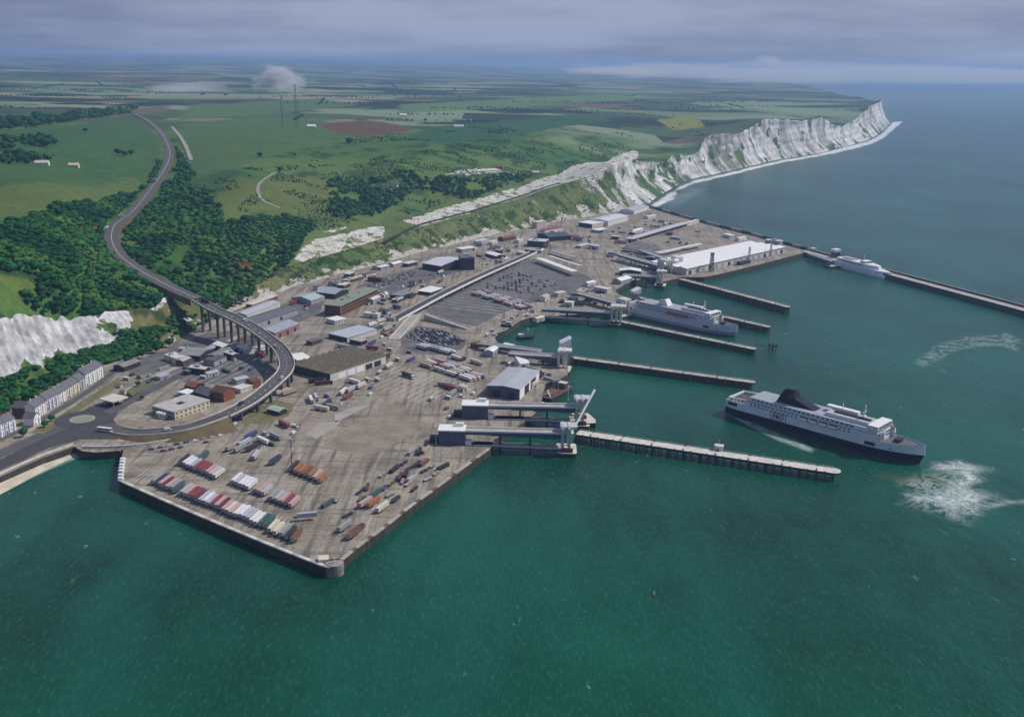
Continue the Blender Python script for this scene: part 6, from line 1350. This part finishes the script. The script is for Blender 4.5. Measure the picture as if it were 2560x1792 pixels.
# yard left of centre
for x, y, c, lab in ((612,1112,'lavender','lavender lorry trailer below the end of the retaining wall'),(600,1126,'grey','grey lorry trailer left of the lavender one'),(630,1124,'dark','dark lorry trailer right of the lavender one'),(640,1144,'lavender','pale lavender trailer standing alone above the middle row'),(688,1156,'navy','navy trailer standing alone left of the orange row'),(582,1122,'tan','tan trailer at the end of the parked cars'),(508,1146,'green','dull green trailer behind the red ones')):
    trailer(P(x, y, Q+0.06), RZ1 + rnd.uniform(-.3, .3), c, lab, 'trailers in the yard left of centre')
for x, y, c, rz, lab in ((706,984,'cream',0.9,'cream lorry nearest the outer edge of the loop road'),(722,986,'tan',0.9,'tan lorry beside the cream one outside the loop road'),(778,1004,'white',1.9,'white lorry seen end on below the ribbed shed'),(790,998,'silver',1.9,'silver lorry next to the end-on white lorry'),(858,984,'white',1.35,'lone white lorry right of the ribbed shed'),(878,978,'lavender',1.2,'lavender lorry right of the lone white lorry'),(790,956,'dark',0.4,'dark lorry in front of the ribbed shed door'),(806,962,'maroon',0.3,'maroon lorry in front of the ribbed shed corner'),(968,826,'silver',1.1,'silver lorry left of the pale ramp'),(952,806,'cream',1.1,'cream lorry left of the pale ramp head'),(944,824,'green',1.1,'dull green lorry beside the flat pale blue roof'),(930,815,'white',1.1,'white lorry beside the flat pale blue roof'),(1018,1012-70,'dark',-0.8,'dark lorry alone in the open brown lanes'),(1112,966,'grey',-0.3,'grey lorry alone left of the ferry shed'),(1030,716,'dark',1.2,'dark lorry behind the small kiosk canopy')):
    trailer(P(x, y, Q+0.06), rz, c, lab, 'lorries scattered on the apron', cab=c if c != 'dark' else 'white')
# lorries queued for the ramps
def lanes(a, b, nl, nk, gap, cols, where, group):
    A = P(*a, Q); B = P(*b, Q); d = (B-A).normalized(); n = Vector((-d.y, d.x, 0)); rz = math.atan2(d.y, d.x); L = (B-A).length
    for i in range(nl):
        for k in range(nk):
            if rnd.random() < 0.10: continue
            p = A + d*(L*(k+0.5)/nk + rnd.uniform(-1, 1)) + n*(i*gap); c = rnd.choice(cols)
            trailer(p+Vector((0,0,0.1)), rz, c, f'{c} lorry, {ORD[k]} along lane {("nearest", "second", "third", "fourth", "fifth")[i]} in the queue {where}', group, cab=rnd.choice(('white', 'red', 'blue', 'silver')))
lanes((1046,912), (1182,956), 5, 4, 4.6, ['white','white','pink','cream','cream','silver','tan'], 'left of the ferry shed', 'lorries queued left of the ferry shed')
lanes((1120,892), (1200,918), 2, 2, 4.6, ['cream','white','tan'], 'above the ferry shed queue', 'lorries queued above the ferry shed')
lanes((1176,736), (1312,776), 5, 5, 4.6, ['pink','white','pink','cream','silver','lavender'], 'right of the flyover', 'lorries queued right of the flyover')
lanes((1042,870), (1118,890), 3, 3, 4.8, ['silver','white','lavender','pale blue'], 'below the packed cars', 'lorries queued below the packed cars')
# packed cars
CARC = ['dark','dark','navy','grey','silver','white','red','blue','grey','maroon','green','dark']
RW = 'first second third fourth fifth sixth seventh eighth ninth tenth eleventh twelfth thirteenth fourteenth fifteenth sixteenth'.split()
def carpark(pts, a, b, gx, gy, where, group, fill=0.85):
    poly = np.array([[P(x, y, Q).x, P(x, y, Q).y] for x, y in pts]); A = P(*a, Q); B = P(*b, Q); d = (B-A).normalized(); n = Vector((-d.y, d.x, 0)); rz = math.atan2(d.y, d.x); cnt = 0; ks = {}
    for k in range(-40, 41):
        for i in range(-40, 41):
            p = A + d*(i*gx + rnd.uniform(-.4, .4)) + n*(k*gy)
            if rnd.random() < fill and inside(np.array([p.x]), np.array([p.y]), poly)[0]:
                c = rnd.choice(CARC); ks.setdefault(k, []).append(1); single('car', p+Vector((0,0,0.1)), rz+rnd.uniform(-.03,.03), c, f'{c} car, {ORD[len(ks[k])-1]} in the {ORD[min(29, len(ks)-1)]} row {where}', 'car', group); cnt += 1
    return cnt
nc = carpark([(1014,840),(1046,822),(1100,826),(1162,850),(1140,866),(1090,862),(1040,852)], (1080,845), (1120,858), 6.0, 3.4, 'packed right of the pale ramp', 'cars packed right of the pale ramp')
nc += carpark([(1180,728),(1240,700),(1290,678),(1330,690),(1400,712),(1340,738),(1270,728)], (1290,710), (1330,722), 9.0, 6.5, 'on the dark marshalling lanes', 'cars on the dark marshalling lanes', 0.55)
nc += carpark([(372,1116),(420,1112),(520,1094),(560,1082),(566,1092),(500,1112),(420,1128),(372,1130)], (400,1120), (440,1112), 6.5, 8.0, 'below the retaining wall of the embankment', 'cars below the embankment wall', 0.8)
nc += carpark([(900,716),(960,696),(1040,676),(1040,690),(980,712),(930,738)], (960,705), (1000,693), 6.5, 6.5, 'on the dark yard behind the brick office', 'cars behind the brick office', 0.45)
# on the roads
bus = root('bus', P(262, 1078, Q+0.22), ang((240,1076),(284,1081)), 'long white bus at the junction beside the roundabout', 'bus'); link('bus_body', vmesh('bus_body', 'white'), bus); [MB().box(x-.5, x+.5, y-.15, y+.15, 0, 1).build('wheel', M_tyre, bus) for x in (-4, 4) for y in (-1.15, 1.15)]
def onpath(path, k, side, rz_add, lift): 
    p = path[k]; d = (path[min(k+1, len(path)-1)]-path[max(k-1, 0)]); n = Vector((-d.y, d.x, 0)).normalized(); return p + n*side + Vector((0,0,lift)), math.atan2(d.y, d.x)+rz_add
for k, sd_, c, kd, lab in ((2, 3, 'dark', 'lorry', 'dark lorry on the road just above the viaduct'), (30, -3, 'grey', 'van', 'grey van on the viaduct curve'), (52, 3, 'silver', 'van', 'silver van low on the viaduct'), (16, 3, 'white', 'van', 'white van near the top of the viaduct'), (66, -3, 'dark', 'van', 'dark van near the foot of the viaduct')):
    p, rz = onpath(vp, k, sd_, 0, 0.08)
    if kd == 'lorry': trailer(p, rz, c, lab, 'vehicles on the viaduct', cab='dark')
    else: single('van', p, rz, c, lab, 'van', 'vehicles on the viaduct')
single('van', P(420,1076,10.6), ang((400,1078),(440,1073)), 'white', 'white van on the embankment stretch of the loop road', 'van')

# small plant, cabins and vans about the yards
_vm[('cabin', 0)] = MB().box(-3, 3, -1.25, 1.25, 0.1, 2.7).box(-3.1, 3.1, -1.35, 1.35, 2.7, 2.9, 1).box(-1.9, -0.9, -1.3, -1.25, 1.1, 2.0, 2).box(0.9, 1.9, -1.3, -1.25, 0.1, 2.2, 2).mesh('portable_cabin', [M_grey, M_offw, M_glass])
_vm[('cabin', 1)] = MB().box(-3, 3, -1.25, 1.25, 0.1, 2.7).box(-3.1, 3.1, -1.35, 1.35, 2.7, 2.9, 1).box(-1.9, -0.9, -1.3, -1.25, 1.1, 2.0, 2).box(0.9, 1.9, -1.3, -1.25, 0.1, 2.2, 2).mesh('portable_cabin', [M_cream, M_slate, M_glass])
def clutter(pts, n, where, group, seed, kinds='vvccfk'):
    g = random.Random(seed); poly = np.array([[P(x, y, Q).x, P(x, y, Q).y] for x, y in pts]); x0, y0 = poly.min(0); x1, y1 = poly.max(0); got = []; tries = 0
    while len(got) < n and tries < 4000:
        tries += 1; x, y = g.uniform(x0, x1), g.uniform(y0, y1)
        if not inside(np.array([x]), np.array([y]), poly)[0] or any(math.hypot(x-a, y-b) < 9 for a, b in got): continue
        got.append((x, y))
    got.sort(key=lambda q: J((q[0], q[1], Q))[0])
    for k, (x, y) in enumerate(got):
        kd = g.choice(kinds); rz = g.choice((1.2, 1.2, -0.4, -0.75)) + g.uniform(-.1, .1); p = Vector((x, y, Q+0.12)); w = f'{ORD[k % 30]} from the left {where}'
        if kd == 'v': c = g.choice(['white','white','dark','silver','blue','grey','red']); single('van', p, rz, c, f'{c} van, {w}', 'van', group)
        elif kd == 'c': tag(link('portable_cabin', _vm[('cabin', g.randint(0, 1))], None, p, rz), f'portable cabin, {w}', 'cabin', group)
        elif kd == 'k': c = g.choice(['grey','green','brown','blue','maroon','dark','orange']); single('container', p, rz, c, f'{c} steel container, {w}', 'container', group)
        else: c = g.choice(['white','grey','silver','red','dark','cream','blue']); trailer(p, rz, c, f'{c} lorry trailer, {w}', group)
clutter([(400,925),(470,885),(560,850),(640,850),(680,885),(660,930),(600,950),(500,950),(430,945)], 26, 'in the yard inside the viaduct loop', 'plant inside the viaduct loop', 1)
clutter([(860,830),(960,780),(1010,800),(960,860),(1040,890),(1000,930),(930,905),(850,870)], 26, 'between the ribbed shed and the pale ramp', 'plant between shed and ramp', 2)
clutter([(880,760),(980,720),(1100,680),(1180,690),(1060,760),(960,790),(900,790)], 26, 'between the brick office and the flyover', 'plant between office and flyover', 3)
clutter([(1190,640),(1290,610),(1330,640),(1250,660),(1200,668)], 14, 'around the far end of the flyover', 'plant around the flyover end', 4)
clutter([(1440,600),(1560,560),(1640,550),(1760,580),(1640,600),(1540,600),(1480,640)], 28, 'in the far tan yard', 'plant in the far tan yard', 5)
clutter([(1400,745),(1500,725),(1530,740),(1480,765),(1420,775)], 12, 'on the point between the basins', 'plant on the point between the basins', 6)
clutter([(1200,840),(1300,780),(1420,765),(1440,780),(1330,790),(1270,820),(1230,850)], 14, 'on the inner basin quay', 'plant on the inner basin quay', 7)
clutter([(650,800),(760,745),(800,735),(770,775),(700,800),(670,815)], 12, 'behind the long grey sheds', 'plant behind the long sheds', 8)
clutter([(760,1010),(840,975),(960,930),(1000,960),(880,1010),(800,1040)], 16, 'below the ribbed shed on the open apron', 'plant below the ribbed shed', 9, 'vvccf')
clutter([(620,1090),(720,1055),(760,1070),(700,1120),(650,1130)], 9, 'outside the foot of the viaduct', 'plant outside the viaduct foot', 10)
clutter([(1110,960),(1190,985),(1205,1020),(1120,1050),(1050,1000)], 10, 'left of the ferry shed and ramp blocks', 'plant left of the ramp blocks', 11, 'vvcf')
clutter([(1250,905),(1360,925),(1400,940),(1350,960),(1335,1000),(1330,950)], 9, 'behind the ferry shed', 'plant behind the ferry shed', 12, 'vck')
clutter([(270,965),(340,930),(400,945),(360,985),(310,1000)], 9, 'between the terrace street and dock road', 'plant by the dock road', 13, 'vvc')
clutter([(1500,650),(1560,620),(1700,600),(1850,590),(1700,625),(1560,655)], 16, 'behind the long white warehouse', 'plant behind the warehouse', 14)
# ================================================================ TREES
def ico():
    t = (1+5**.5)/2; v = np.array([(-1,t,0),(1,t,0),(-1,-t,0),(1,-t,0),(0,-1,t),(0,1,t),(0,-1,-t),(0,1,-t),(t,0,-1),(t,0,1),(-t,0,-1),(-t,0,1)], float); v /= np.linalg.norm(v[0])
    f = [(0,11,5),(0,5,1),(0,1,7),(0,7,10),(0,10,11),(1,5,9),(5,11,4),(11,10,2),(10,7,6),(7,1,8),(3,9,4),(3,4,2),(3,2,6),(3,6,8),(3,8,9),(4,9,5),(2,4,11),(6,2,10),(8,6,7),(9,8,1)]
    return v, np.array(f)
def subdiv(v, f):
    v = list(map(tuple, v)); c = {}; o = []
    def mid(a, b):
        k = (min(a, b), max(a, b))
        if k not in c: m = (np.array(v[a])+np.array(v[b])); m /= np.linalg.norm(m); c[k] = len(v); v.append(tuple(m))
        return c[k]
    for a, b, d in f:
        x, y, z = mid(a, b), mid(b, d), mid(d, a); o += [(a,x,z),(b,y,x),(d,z,y),(x,y,z)]
    return np.array(v), np.array(o)
def crown(seed, leaves=60, core=True, sub=1):
    """a ragged crown of unit radius: lumpy core plus many leaf clumps"""
    g = np.random.default_rng(seed); vs = []; fs = []; n = 0
    lobes = g.normal(size=(6, 3)); lobes /= np.linalg.norm(lobes, axis=1)[:, None]; lobes[:, 2] = np.abs(lobes[:, 2])*0.7
    if core:
        v, f = ico()
        if sub: v, f = subdiv(v, f)
        b = np.max(np.clip(v @ lobes.T, 0, 1)**5, 1); v = v*(0.62 + 0.26*b + 0.10*g.random(len(v)))[:, None]; v[:, 2] *= 0.85
        vs.append(v); fs.append(f); n += len(v)
    for k in range(leaves):
        d = g.normal(size=3); d /= np.linalg.norm(d); d[2] = d[2]*0.8 + 0.1; b = np.max(np.clip(d @ lobes.T, 0, 1)**5)
        c = d*(0.66 + 0.32*b + 0.08*g.random()); c[2] *= 0.9; s_ = 0.17 + 0.12*g.random(); a = g.normal(size=3); a /= np.linalg.norm(a); w = np.cross(d, a); w /= np.linalg.norm(w)+1e-9; a = np.cross(w, d) + d*g.uniform(-.6, .6)
        vs.append(np.array([c-w*s_, c+a*s_*0.9, c+w*s_, c-a*s_*0.9])); fs.append(np.array([(n, n+1, n+2), (n, n+2, n+3)])); n += 4
    return np.concatenate(vs), np.concatenate(fs)
def leaf_material():
    m = bpy.data.materials.new('foliage'); m.use_nodes = True; t = m.node_tree; N = t.nodes.new; L = t.links.new; b = t.nodes['Principled BSDF']
    b.inputs['Roughness'].default_value = 0.8; b.inputs['Specular IOR Level'].default_value = 0.12
    at = N('ShaderNodeAttribute'); at.attribute_name = 'tint'
    r = N('ShaderNodeValToRGB'); L(at.outputs['Fac'], r.inputs[0]); e = r.color_ramp.elements
    e[0].position = 0; e[0].color = (0.006, 0.066, 0.020, 1); e[1].position = 1; e[1].color = (0.085, 0.185, 0.036, 1); q = e.new(0.45); q.color = (0.020, 0.118, 0.026, 1); q = e.new(0.75); q.color = (0.048, 0.155, 0.030, 1)
    g = N('ShaderNodeNewGeometry'); n = N('ShaderNodeTexNoise'); n.inputs['Scale'].default_value = 0.8; n.inputs['Detail'].default_value = 4; L(g.outputs['Position'], n.inputs['Vector'])
    mr = N('ShaderNodeMapRange'); L(n.outputs[0], mr.inputs[0]); mr.inputs[1].default_value = .3; mr.inputs[2].default_value = .7; mr.inputs[3].default_value = 0.6; mr.inputs[4].default_value = 1.35
    mm = N('ShaderNodeMix'); mm.data_type = 'RGBA'; mm.blend_type = 'MULTIPLY'; mm.inputs[0].default_value = 1; L(r.outputs[0], mm.inputs[6]); L(mr.outputs[0], mm.inputs[7]); L(mm.outputs[2], b.inputs['Base Color'])
    return m
M_leaf = leaf_material(); M_bark = mat('bark', (0.09, 0.07, 0.05), 0.9, 0.3, 1.0)
PROT = [crown(100+k, 46, True, 1) for k in range(6)]; PROTS = [crown(200+k, 22, True, 0) for k in range(5)]
def mass(name, label, pos, rad, protos, zs=0.78, tint=None, seed=1, kind='stuff'):
    g = np.random.default_rng(seed); V_, F_, T_ = [], [], []; off = 0
    for k in range(len(pos)):
        v, f = protos[g.integers(len(protos))]; a = g.random()*6.283; c, s_ = math.cos(a), math.sin(a); r = rad[k]
        q = np.stack([v[:, 0]*c - v[:, 1]*s_, v[:, 0]*s_ + v[:, 1]*c, v[:, 2]*zs*g.uniform(.85, 1.25)], -1)*r + pos[k] + np.array([0, 0, r*0.62])
        V_.append(q); F_.append(f+off); T_.append(np.full(len(v), (tint[k] if tint is not None else g.random()) )); off += len(v)
    V_ = np.concatenate(V_); F_ = np.concatenate(F_); T_ = np.clip(np.concatenate(T_), 0, 1)
    me = bpy.data.meshes.new(name); me.vertices.add(len(V_)); me.vertices.foreach_set('co', V_.astype(np.float32).ravel()); me.loops.add(F_.size); me.loops.foreach_set('vertex_index', F_.astype(np.int32).ravel())
    me.polygons.add(len(F_)); me.polygons.foreach_set('loop_start', np.arange(0, F_.size, 3, dtype=np.int32)); me.polygons.foreach_set('loop_total', np.full(len(F_), 3, np.int32)); me.update(calc_edges=True)
    at = me.attributes.new('tint', 'FLOAT', 'POINT'); at.data.foreach_set('value', T_.astype(np.float32)); me.materials.append(M_leaf)
    o = link(name, me)
    return tag(o, label, kind=kind)
roadxy = np.array([[p.x, p.y] for p in hs]); viaxy = np.array([[p.x, p.y] for p in vp])
def scatter(poly, spacing, seed, clear=13.0, thin=None):
    g = np.random.default_rng(seed); x0, y0 = poly.min(0); x1, y1 = poly.max(0); X, Y = np.meshgrid(np.arange(x0, x1, spacing), np.arange(y0, y1, spacing)); X = X.ravel() + g.uniform(-.5, .5, X.size)*spacing; Y = Y.ravel() + g.uniform(-.5, .5, Y.size)*spacing
    k = inside(X, Y, poly); X, Y = X[k], Y[k]
    d = np.min(np.hypot(X[:, None]-roadxy[None, :, 0], Y[:, None]-roadxy[None, :, 1]), 1); k = d > clear; X, Y = X[k], Y[k]
    if thin is not None: k = fbm(X/thin[0], Y/thin[0], 3, seed) > thin[1]; X, Y = X[k], Y[k]
    return X, Y
def wood(label, pts, spacing, rmin, rmax, seed, protos=PROT, bias=0.0, thin=None, clear=13.0, name='woodland', world=None):
    poly = wpoly(pts) if world is None else world; X, Y = scatter(poly, spacing, seed, clear, thin); Z = hgt(X, Y); g = np.random.default_rng(seed+1)
    t = np.clip(fbm(X/38, Y/38, 3, seed+3)*2.0 - 0.66 + g.normal(size=len(X))*0.16 + bias, 0, 1)
    return mass(name, label, np.stack([X, Y, Z-0.6], -1), np.clip(g.lognormal(math.log((rmin+rmax)/2*0.92), 0.30, len(X)), rmin*0.55, rmax*1.35), protos, tint=t, seed=seed+2)
wood('dense dark wood on the hillside left of the climbing road', [(-90,576),(0,560),(120,528),(230,508),(300,492),(345,486),(345,505),(318,535),(286,560),(270,595),(270,630),(300,668),(380,716),(420,742),(400,760),(330,772),(250,790),(180,786),(100,792),(20,790),(-90,795),(-90,750),(40,752),(96,746),(98,708),(50,684),(-90,680)], 6.3, 3.2, 6.4, 11)
wood('dense wood between the climbing road and the port slope', [(420,452),(470,458),(548,516),(560,560),(640,545),(720,540),(800,560),(765,590),(738,640),(700,682),(630,735),(560,762),(500,742),(420,700),(340,656),(308,628),(300,598),(318,565),(352,540),(390,492)], 6.6, 2.8, 5.8, 21, bias=0.10, thin=(60, 0.30))
wood('dark copse of trees around the grey roofed house', [(812,462),(850,440),(960,445),(1020,420),(1056,452),(1010,500),(960,530),(905,556),(840,545),(790,520),(830,495)], 8.5, 3.5, 6.5, 31, bias=-0.02, thin=(40, 0.40))
wood('belt of dark trees below the clifftop car park', [(1036,472),(1075,440),(1160,444),(1200,452),(1255,436),(1330,440),(1290,462),(1180,498),(1100,496),(1050,490)], 9, 3.2, 6, 41, bias=0.0, thin=(40, 0.44))
wood('line of dark trees along the meadow side of the road', [(392,445),(404,410),(398,400),(388,420),(370,455),(348,482),(362,484),(384,462)], 7, 3, 5.5, 51, clear=9)
wood('dark trees along the outer side of the upper road', [(432,440),(446,400),(440,370),(455,388),(470,412),(490,440),(470,458),(440,462)], 8, 3, 5.5, 61, clear=9, thin=(40, .35))
wood('far dark wood below the upper left fields', [(-60,330),(60,322),(200,302),(330,284),(340,274),(200,284),(80,300),(-60,308)], 22, 8, 14, 71, protos=PROTS, bias=-0.3, thin=(120, .3))
wood('scattered dark trees around the village at the upper left', [(-60,352),(100,338),(140,360),(60,390),(140,405),(60,415),(-60,412)], 20, 7, 12, 73, protos=PROTS, bias=-0.3, thin=(90, .42))
wood('scrub bushes scattered over the grassy slope', [(560,560),(640,470),(700,430),(850,420),(1000,380),(1200,350),(1400,360),(1560,360),(1540,390),(1400,420),(1250,470),(1080,520),(960,556),(780,580)], 5.5, 0.9, 2.5, 81, protos=PROTS, bias=0.18, thin=(46, .54), name='scrub')
wood('hedges and bushes across the middle fields', [(480,470),(600,425),(820,360),(930,345),(1100,330),(1240,312),(1300,330),(1080,372),(860,402),(640,440),(560,500)], 9, 1.6, 3.6, 91, protos=PROTS, bias=0.15, thin=(60, .66), name='scrub')
wood('bushes on the open clifftop towards the headland', [(1300,360),(1500,320),(1640,310),(1800,300),(1780,350),(1700,380),(1600,370),(1450,400)], 12, 1.5, 3.5, 95, protos=PROTS, bias=0.2, thin=(80, .68), name='scrub')
# far hedgerow lines
g_ = np.random.default_rng(5); pp = []; rr = []
for _ in range(60):
    x = g_.uniform(-2600, 1500); y = g_.uniform(2900, 6800); a = g_.choice((0.2, 1.75, 0.35)) + g_.normal()*0.08; L_ = g_.uniform(200, 700)
    for q in np.arange(0, L_, 15):
        if g_.random() < 0.8: pp.append((x+q*math.cos(a)+g_.normal()*2, y+q*math.sin(a)+g_.normal()*2)); rr.append(g_.uniform(3, 6.5))
pp = np.array(pp); zz = hgt(pp[:, 0], pp[:, 1])
lim = np.interp(pp[:, 1], stT[:, 1][np.argsort(stT[:, 1])], stT[:, 0][np.argsort(stT[:, 1])]) - 120; k = pp[:, 0] < lim
mass('hedgerow', 'far dark hedgerows dividing the downland fields', np.column_stack([pp[k], zz[k]-1]), np.array(rr)[k], PROTS, tint=np.full(k.sum(), 0.22), seed=9)
# scrub on the cliff foot and on the slope behind the port
def on_slope(name, label, x0, x1, t0, t1, n, rmin, rmax, seed, thr=0.5, bias=0.0):
    g = np.random.default_rng(seed); cand = np.where((sX >= x0) & (sX <= x1))[0]; j = g.choice(cand, n); i = g.integers(int(t0*(NC-1)), int(t1*(NC-1))+1, n)
    keep = fbm(along[j]/22, i*0.25, 3, seed) > thr; j, i = j[keep], i[keep]; p = V[i, j] + g.normal(size=(len(i), 3))*np.array([1.5, 1.5, 0.2])
    return mass(name, label, p, g.uniform(rmin, rmax, len(i)), PROTS if rmax < 3.4 else PROT, tint=np.clip(g.random(len(i))*0.8+bias, 0, 1), seed=seed+1)
on_slope('undergrowth', 'dense green undergrowth below the left chalk cliff', -300, 345, 0.03, 0.27, 1200, 1.6, 4.6, 101, 0.36)
on_slope('undergrowth', 'green bushes on the bank beside the viaduct head', 330, 560, 0.02, 0.5, 620, 1.2, 3.6, 103, 0.44)
on_slope('undergrowth', 'low bushes on the slope behind the port sheds', 560, 1560, 0.2, 1.0, 1700, 0.7, 2.0, 105, 0.5, 0.15)
on_slope('undergrowth', 'sparse bushes at the foot of the far chalk cliff', 1380, 1640, 0.02, 0.25, 160, 1.0, 2.2, 107, 0.5)
# single trees
def tree(x, y, h, r, label, seed, tint=0.3, base=None, group='trees near the houses and yards'):
    b = P(x, y, Q) if base is None else base; R_ = root('tree', b, seed*0.7, label, 'tree', group)
    s = MB().cyl(0, 0, -0.4, h*0.55, 0.12+h*0.028, 7, r2=0.08+h*0.012)
    g = random.Random(seed)
    for k in range(4): a = g.random()*6.28; s.bar((0, 0, h*0.35+k*h*0.05), (math.cos(a)*r*0.6, math.sin(a)*r*0.6, h*0.62+k*h*0.04), 0.08+h*0.01)
    s.build('trunk', M_bark, R_)
    o = mass('crown', None, np.array([[0, 0, h-r*1.45]]), np.array([r]), [crown(seed*13+5, 150, True, 2)], zs=1.0, tint=np.array([tint]), seed=seed, kind=None); o.parent = R_
tl = [(92,978,12,6.2,'big dark round tree behind the terrace houses'),(120,966,13,6.4,'tallest dark tree behind the middle of the terrace'),(140,958,11,5.2,'dark tree right of the tallest one behind the terrace'),(62,1000,10,5,'green tree above the gabled house'),(30,1010,11,5.5,'bright green tree above the lower terrace end'),(58,1092,7,3.6,'small tree in front of the lower terrace end'),(112,1068,6,3.2,'garden tree in front of the cottage gable'),(128,1052,5.5,3,'garden tree right of the cottage gable'),(320,912,9,4.6,'dark tree at the corner of the old grey store'),(356,896,9,4.5,'dark tree above the sidings yard, left of three'),(392,882,10,5,'dark tree above the sidings yard, middle of three'),(424,868,9,4.4,'dark tree above the sidings yard, right of three'),(346,966,5,2.6,'small bush tree beside the service road'),(356,1000,4.5,2.4,'small tree on the verge left of the flat roofed office')]
for k, (x, y, h, r, lab) in enumerate(tl): tree(x, y, h, r, lab, 300+k, tint=0.08 if 'dark' in lab else 0.45)
for k, (x, y, h, r, lab) in enumerate(((296,388,13,7,'left tree of the small clump in the meadow'),(312,392,12,6.5,'middle tree of the small clump in the meadow'),(328,388,11,6,'right tree of the small clump in the meadow'),(214,335,14,6,'lone tree at the top edge of the meadow'),(650,392,10,6,'lone dark tree in the wide pale field'),(874,358,14,9,'dark tree clump below the red field'),(700,428,9,5.5,'tree at the head of the grey track'))):
    tree(0, 0, h, r, lab, 340+k, tint=0.1, base=ground(x, y, -0.3), group='single trees on the downs')
# lamp masts in the port
for k, (x, y, h, lab) in enumerate(((748,836,17,'tall pale lamp mast beside the pink walled shed'),(762,842,15,'second pale lamp mast beside the pink walled shed'),(805,768,14,'pale lamp mast at the brick office corner'),(1213,868,16,'pale lamp mast beside the inner basin'),(1206,866,13,'shorter lamp mast beside the inner basin'),(730,1170,22,'dark lamp mast beside the orange trailers'),(864,700,18,'white gantry mast below the scrub slope'),(1520,560,15,'lamp mast by the white freight office'),(980,664,12,'lamp mast below the chalk foot'),(1420,1000,12,'lamp mast on the shed quay'),(1090,1110,14,'lamp mast beside the nearest ramp block'))):
    b = P(x, y, Q); r_ = root('lamp_mast', b, 0.5*k, lab, 'lamp mast'); MB().cyl(0, 0, -0.2, h, 0.34, 8, r2=0.2).build('pole', M_dark if 'dark' in lab else M_offw, r_); MB().box(-1.6, 1.6, -0.35, 0.35, h, h+0.5).build('lamp_head', M_offw, r_); MB().box(-.6,.6,-.6,.6,-.2,.7).build('base', M_concl, r_)
# ================================================================ AIR
def vol_mat(name, col, dens, aniso=0.2, noise=None):
    m = bpy.data.materials.new(name); m.use_nodes = True; t = m.node_tree; t.nodes.clear(); o = t.nodes.new('ShaderNodeOutputMaterial'); v = t.nodes.new('ShaderNodeVolumePrincipled')
    v.inputs['Color'].default_value = (*col, 1); v.inputs['Density'].default_value = dens; v.inputs['Anisotropy'].default_value = aniso; t.links.new(v.outputs[0], o.inputs['Volume'])
    return m, t, v
m, _, _ = vol_mat('haze_air', (0.42, 0.62, 1.0), 0.000074, 0.25)
K2 = 56000
tag(MB().box(-K2, K2, -2500, K2, -4.0, 362.0).build('haze', m), 'thin blue haze over the sea and downs', kind='stuff')
def cloud_mist(label, px, py, dist, sx, sy, sz, dens, seed):  # low cloud over the downs, and sea mist, as scattering volumes inside the haze
    d = _F + _R*((px-1280)/FPX) + _U*((896-py)/FPX); t = dist/d[1]; c = Vector((d[0]*t, d[1]*t, HCAM + d[2]*t))
    m, t_, v = vol_mat('cloud_mist_vapour_%d' % seed, (0.95, 0.96, 1.0), dens, 0.1)
    N = t_.nodes.new; L = t_.links.new; tc = N('ShaderNodeTexCoord'); 
    ln = N('ShaderNodeVectorMath'); ln.operation = 'LENGTH'; L(tc.outputs['Object'], ln.inputs[0])
    n = N('ShaderNodeTexNoise'); n.inputs['Scale'].default_value = 1.7; n.inputs['Detail'].default_value = 5; n.noise_dimensions = '4D'; n.inputs['W'].default_value = seed; L(tc.outputs['Object'], n.inputs['Vector'])
    a = N('ShaderNodeMath'); a.operation = 'SUBTRACT'; L(n.outputs[0], a.inputs[0]); 
    f = N('ShaderNodeMapRange'); L(ln.outputs['Value'], f.inputs[0]); f.inputs[1].default_value = 0.1; f.inputs[2].default_value = 1.0; f.inputs[3].default_value = 0.22; f.inputs[4].default_value = 0.75; L(f.outputs[0], a.inputs[1])
    k = N('ShaderNodeMath'); k.operation = 'MULTIPLY'; k.use_clamp = False; L(a.outputs[0], k.inputs[0]); k.inputs[1].default_value = dens*4
    mx_ = N('ShaderNodeMath'); mx_.operation = 'MAXIMUM'; L(k.outputs[0], mx_.inputs[0]); mx_.inputs[1].default_value = 0.0; L(mx_.outputs[0], v.inputs['Density'])
    vv, ff = ico(); vv, ff = subdiv(vv, ff); vv, ff = subdiv(vv, ff)
    me = bpy.data.meshes.new('cloud_mist'); me.from_pydata((vv*1.02).tolist(), [], ff.tolist()); me.materials.append(m); o = link('cloud_mist', me, None, c); o.scale = (sx, sy, sz)
    tag(o, label, kind='stuff')
cloud_mist('puff of white low cloud hanging over the downs', 700, 198, 5200, 210, 260, 110, 0.03, 3)
cloud_mist('thin bank of low cloud over the far fields', 1560, 178, 9500, 900, 700, 80, 0.004, 5)
cloud_mist('small patch of low cloud over the tip of the far headland', 1925, 152, 9000, 280, 280, 95, 0.007, 8)
cloud_mist('faint low cloud over the upper left fields', 480, 222, 5200, 420, 300, 50, 0.006, 11)

cloud_mist('pale misty sea air dissolving the horizon beyond the headland', 2250, 186, 13000, 5200, 3600, 210, 0.0022, 14)
cloud_mist('pale bank of misty air resting on the far headland', 1760, 176, 10500, 1500, 900, 105, 0.0030, 17)
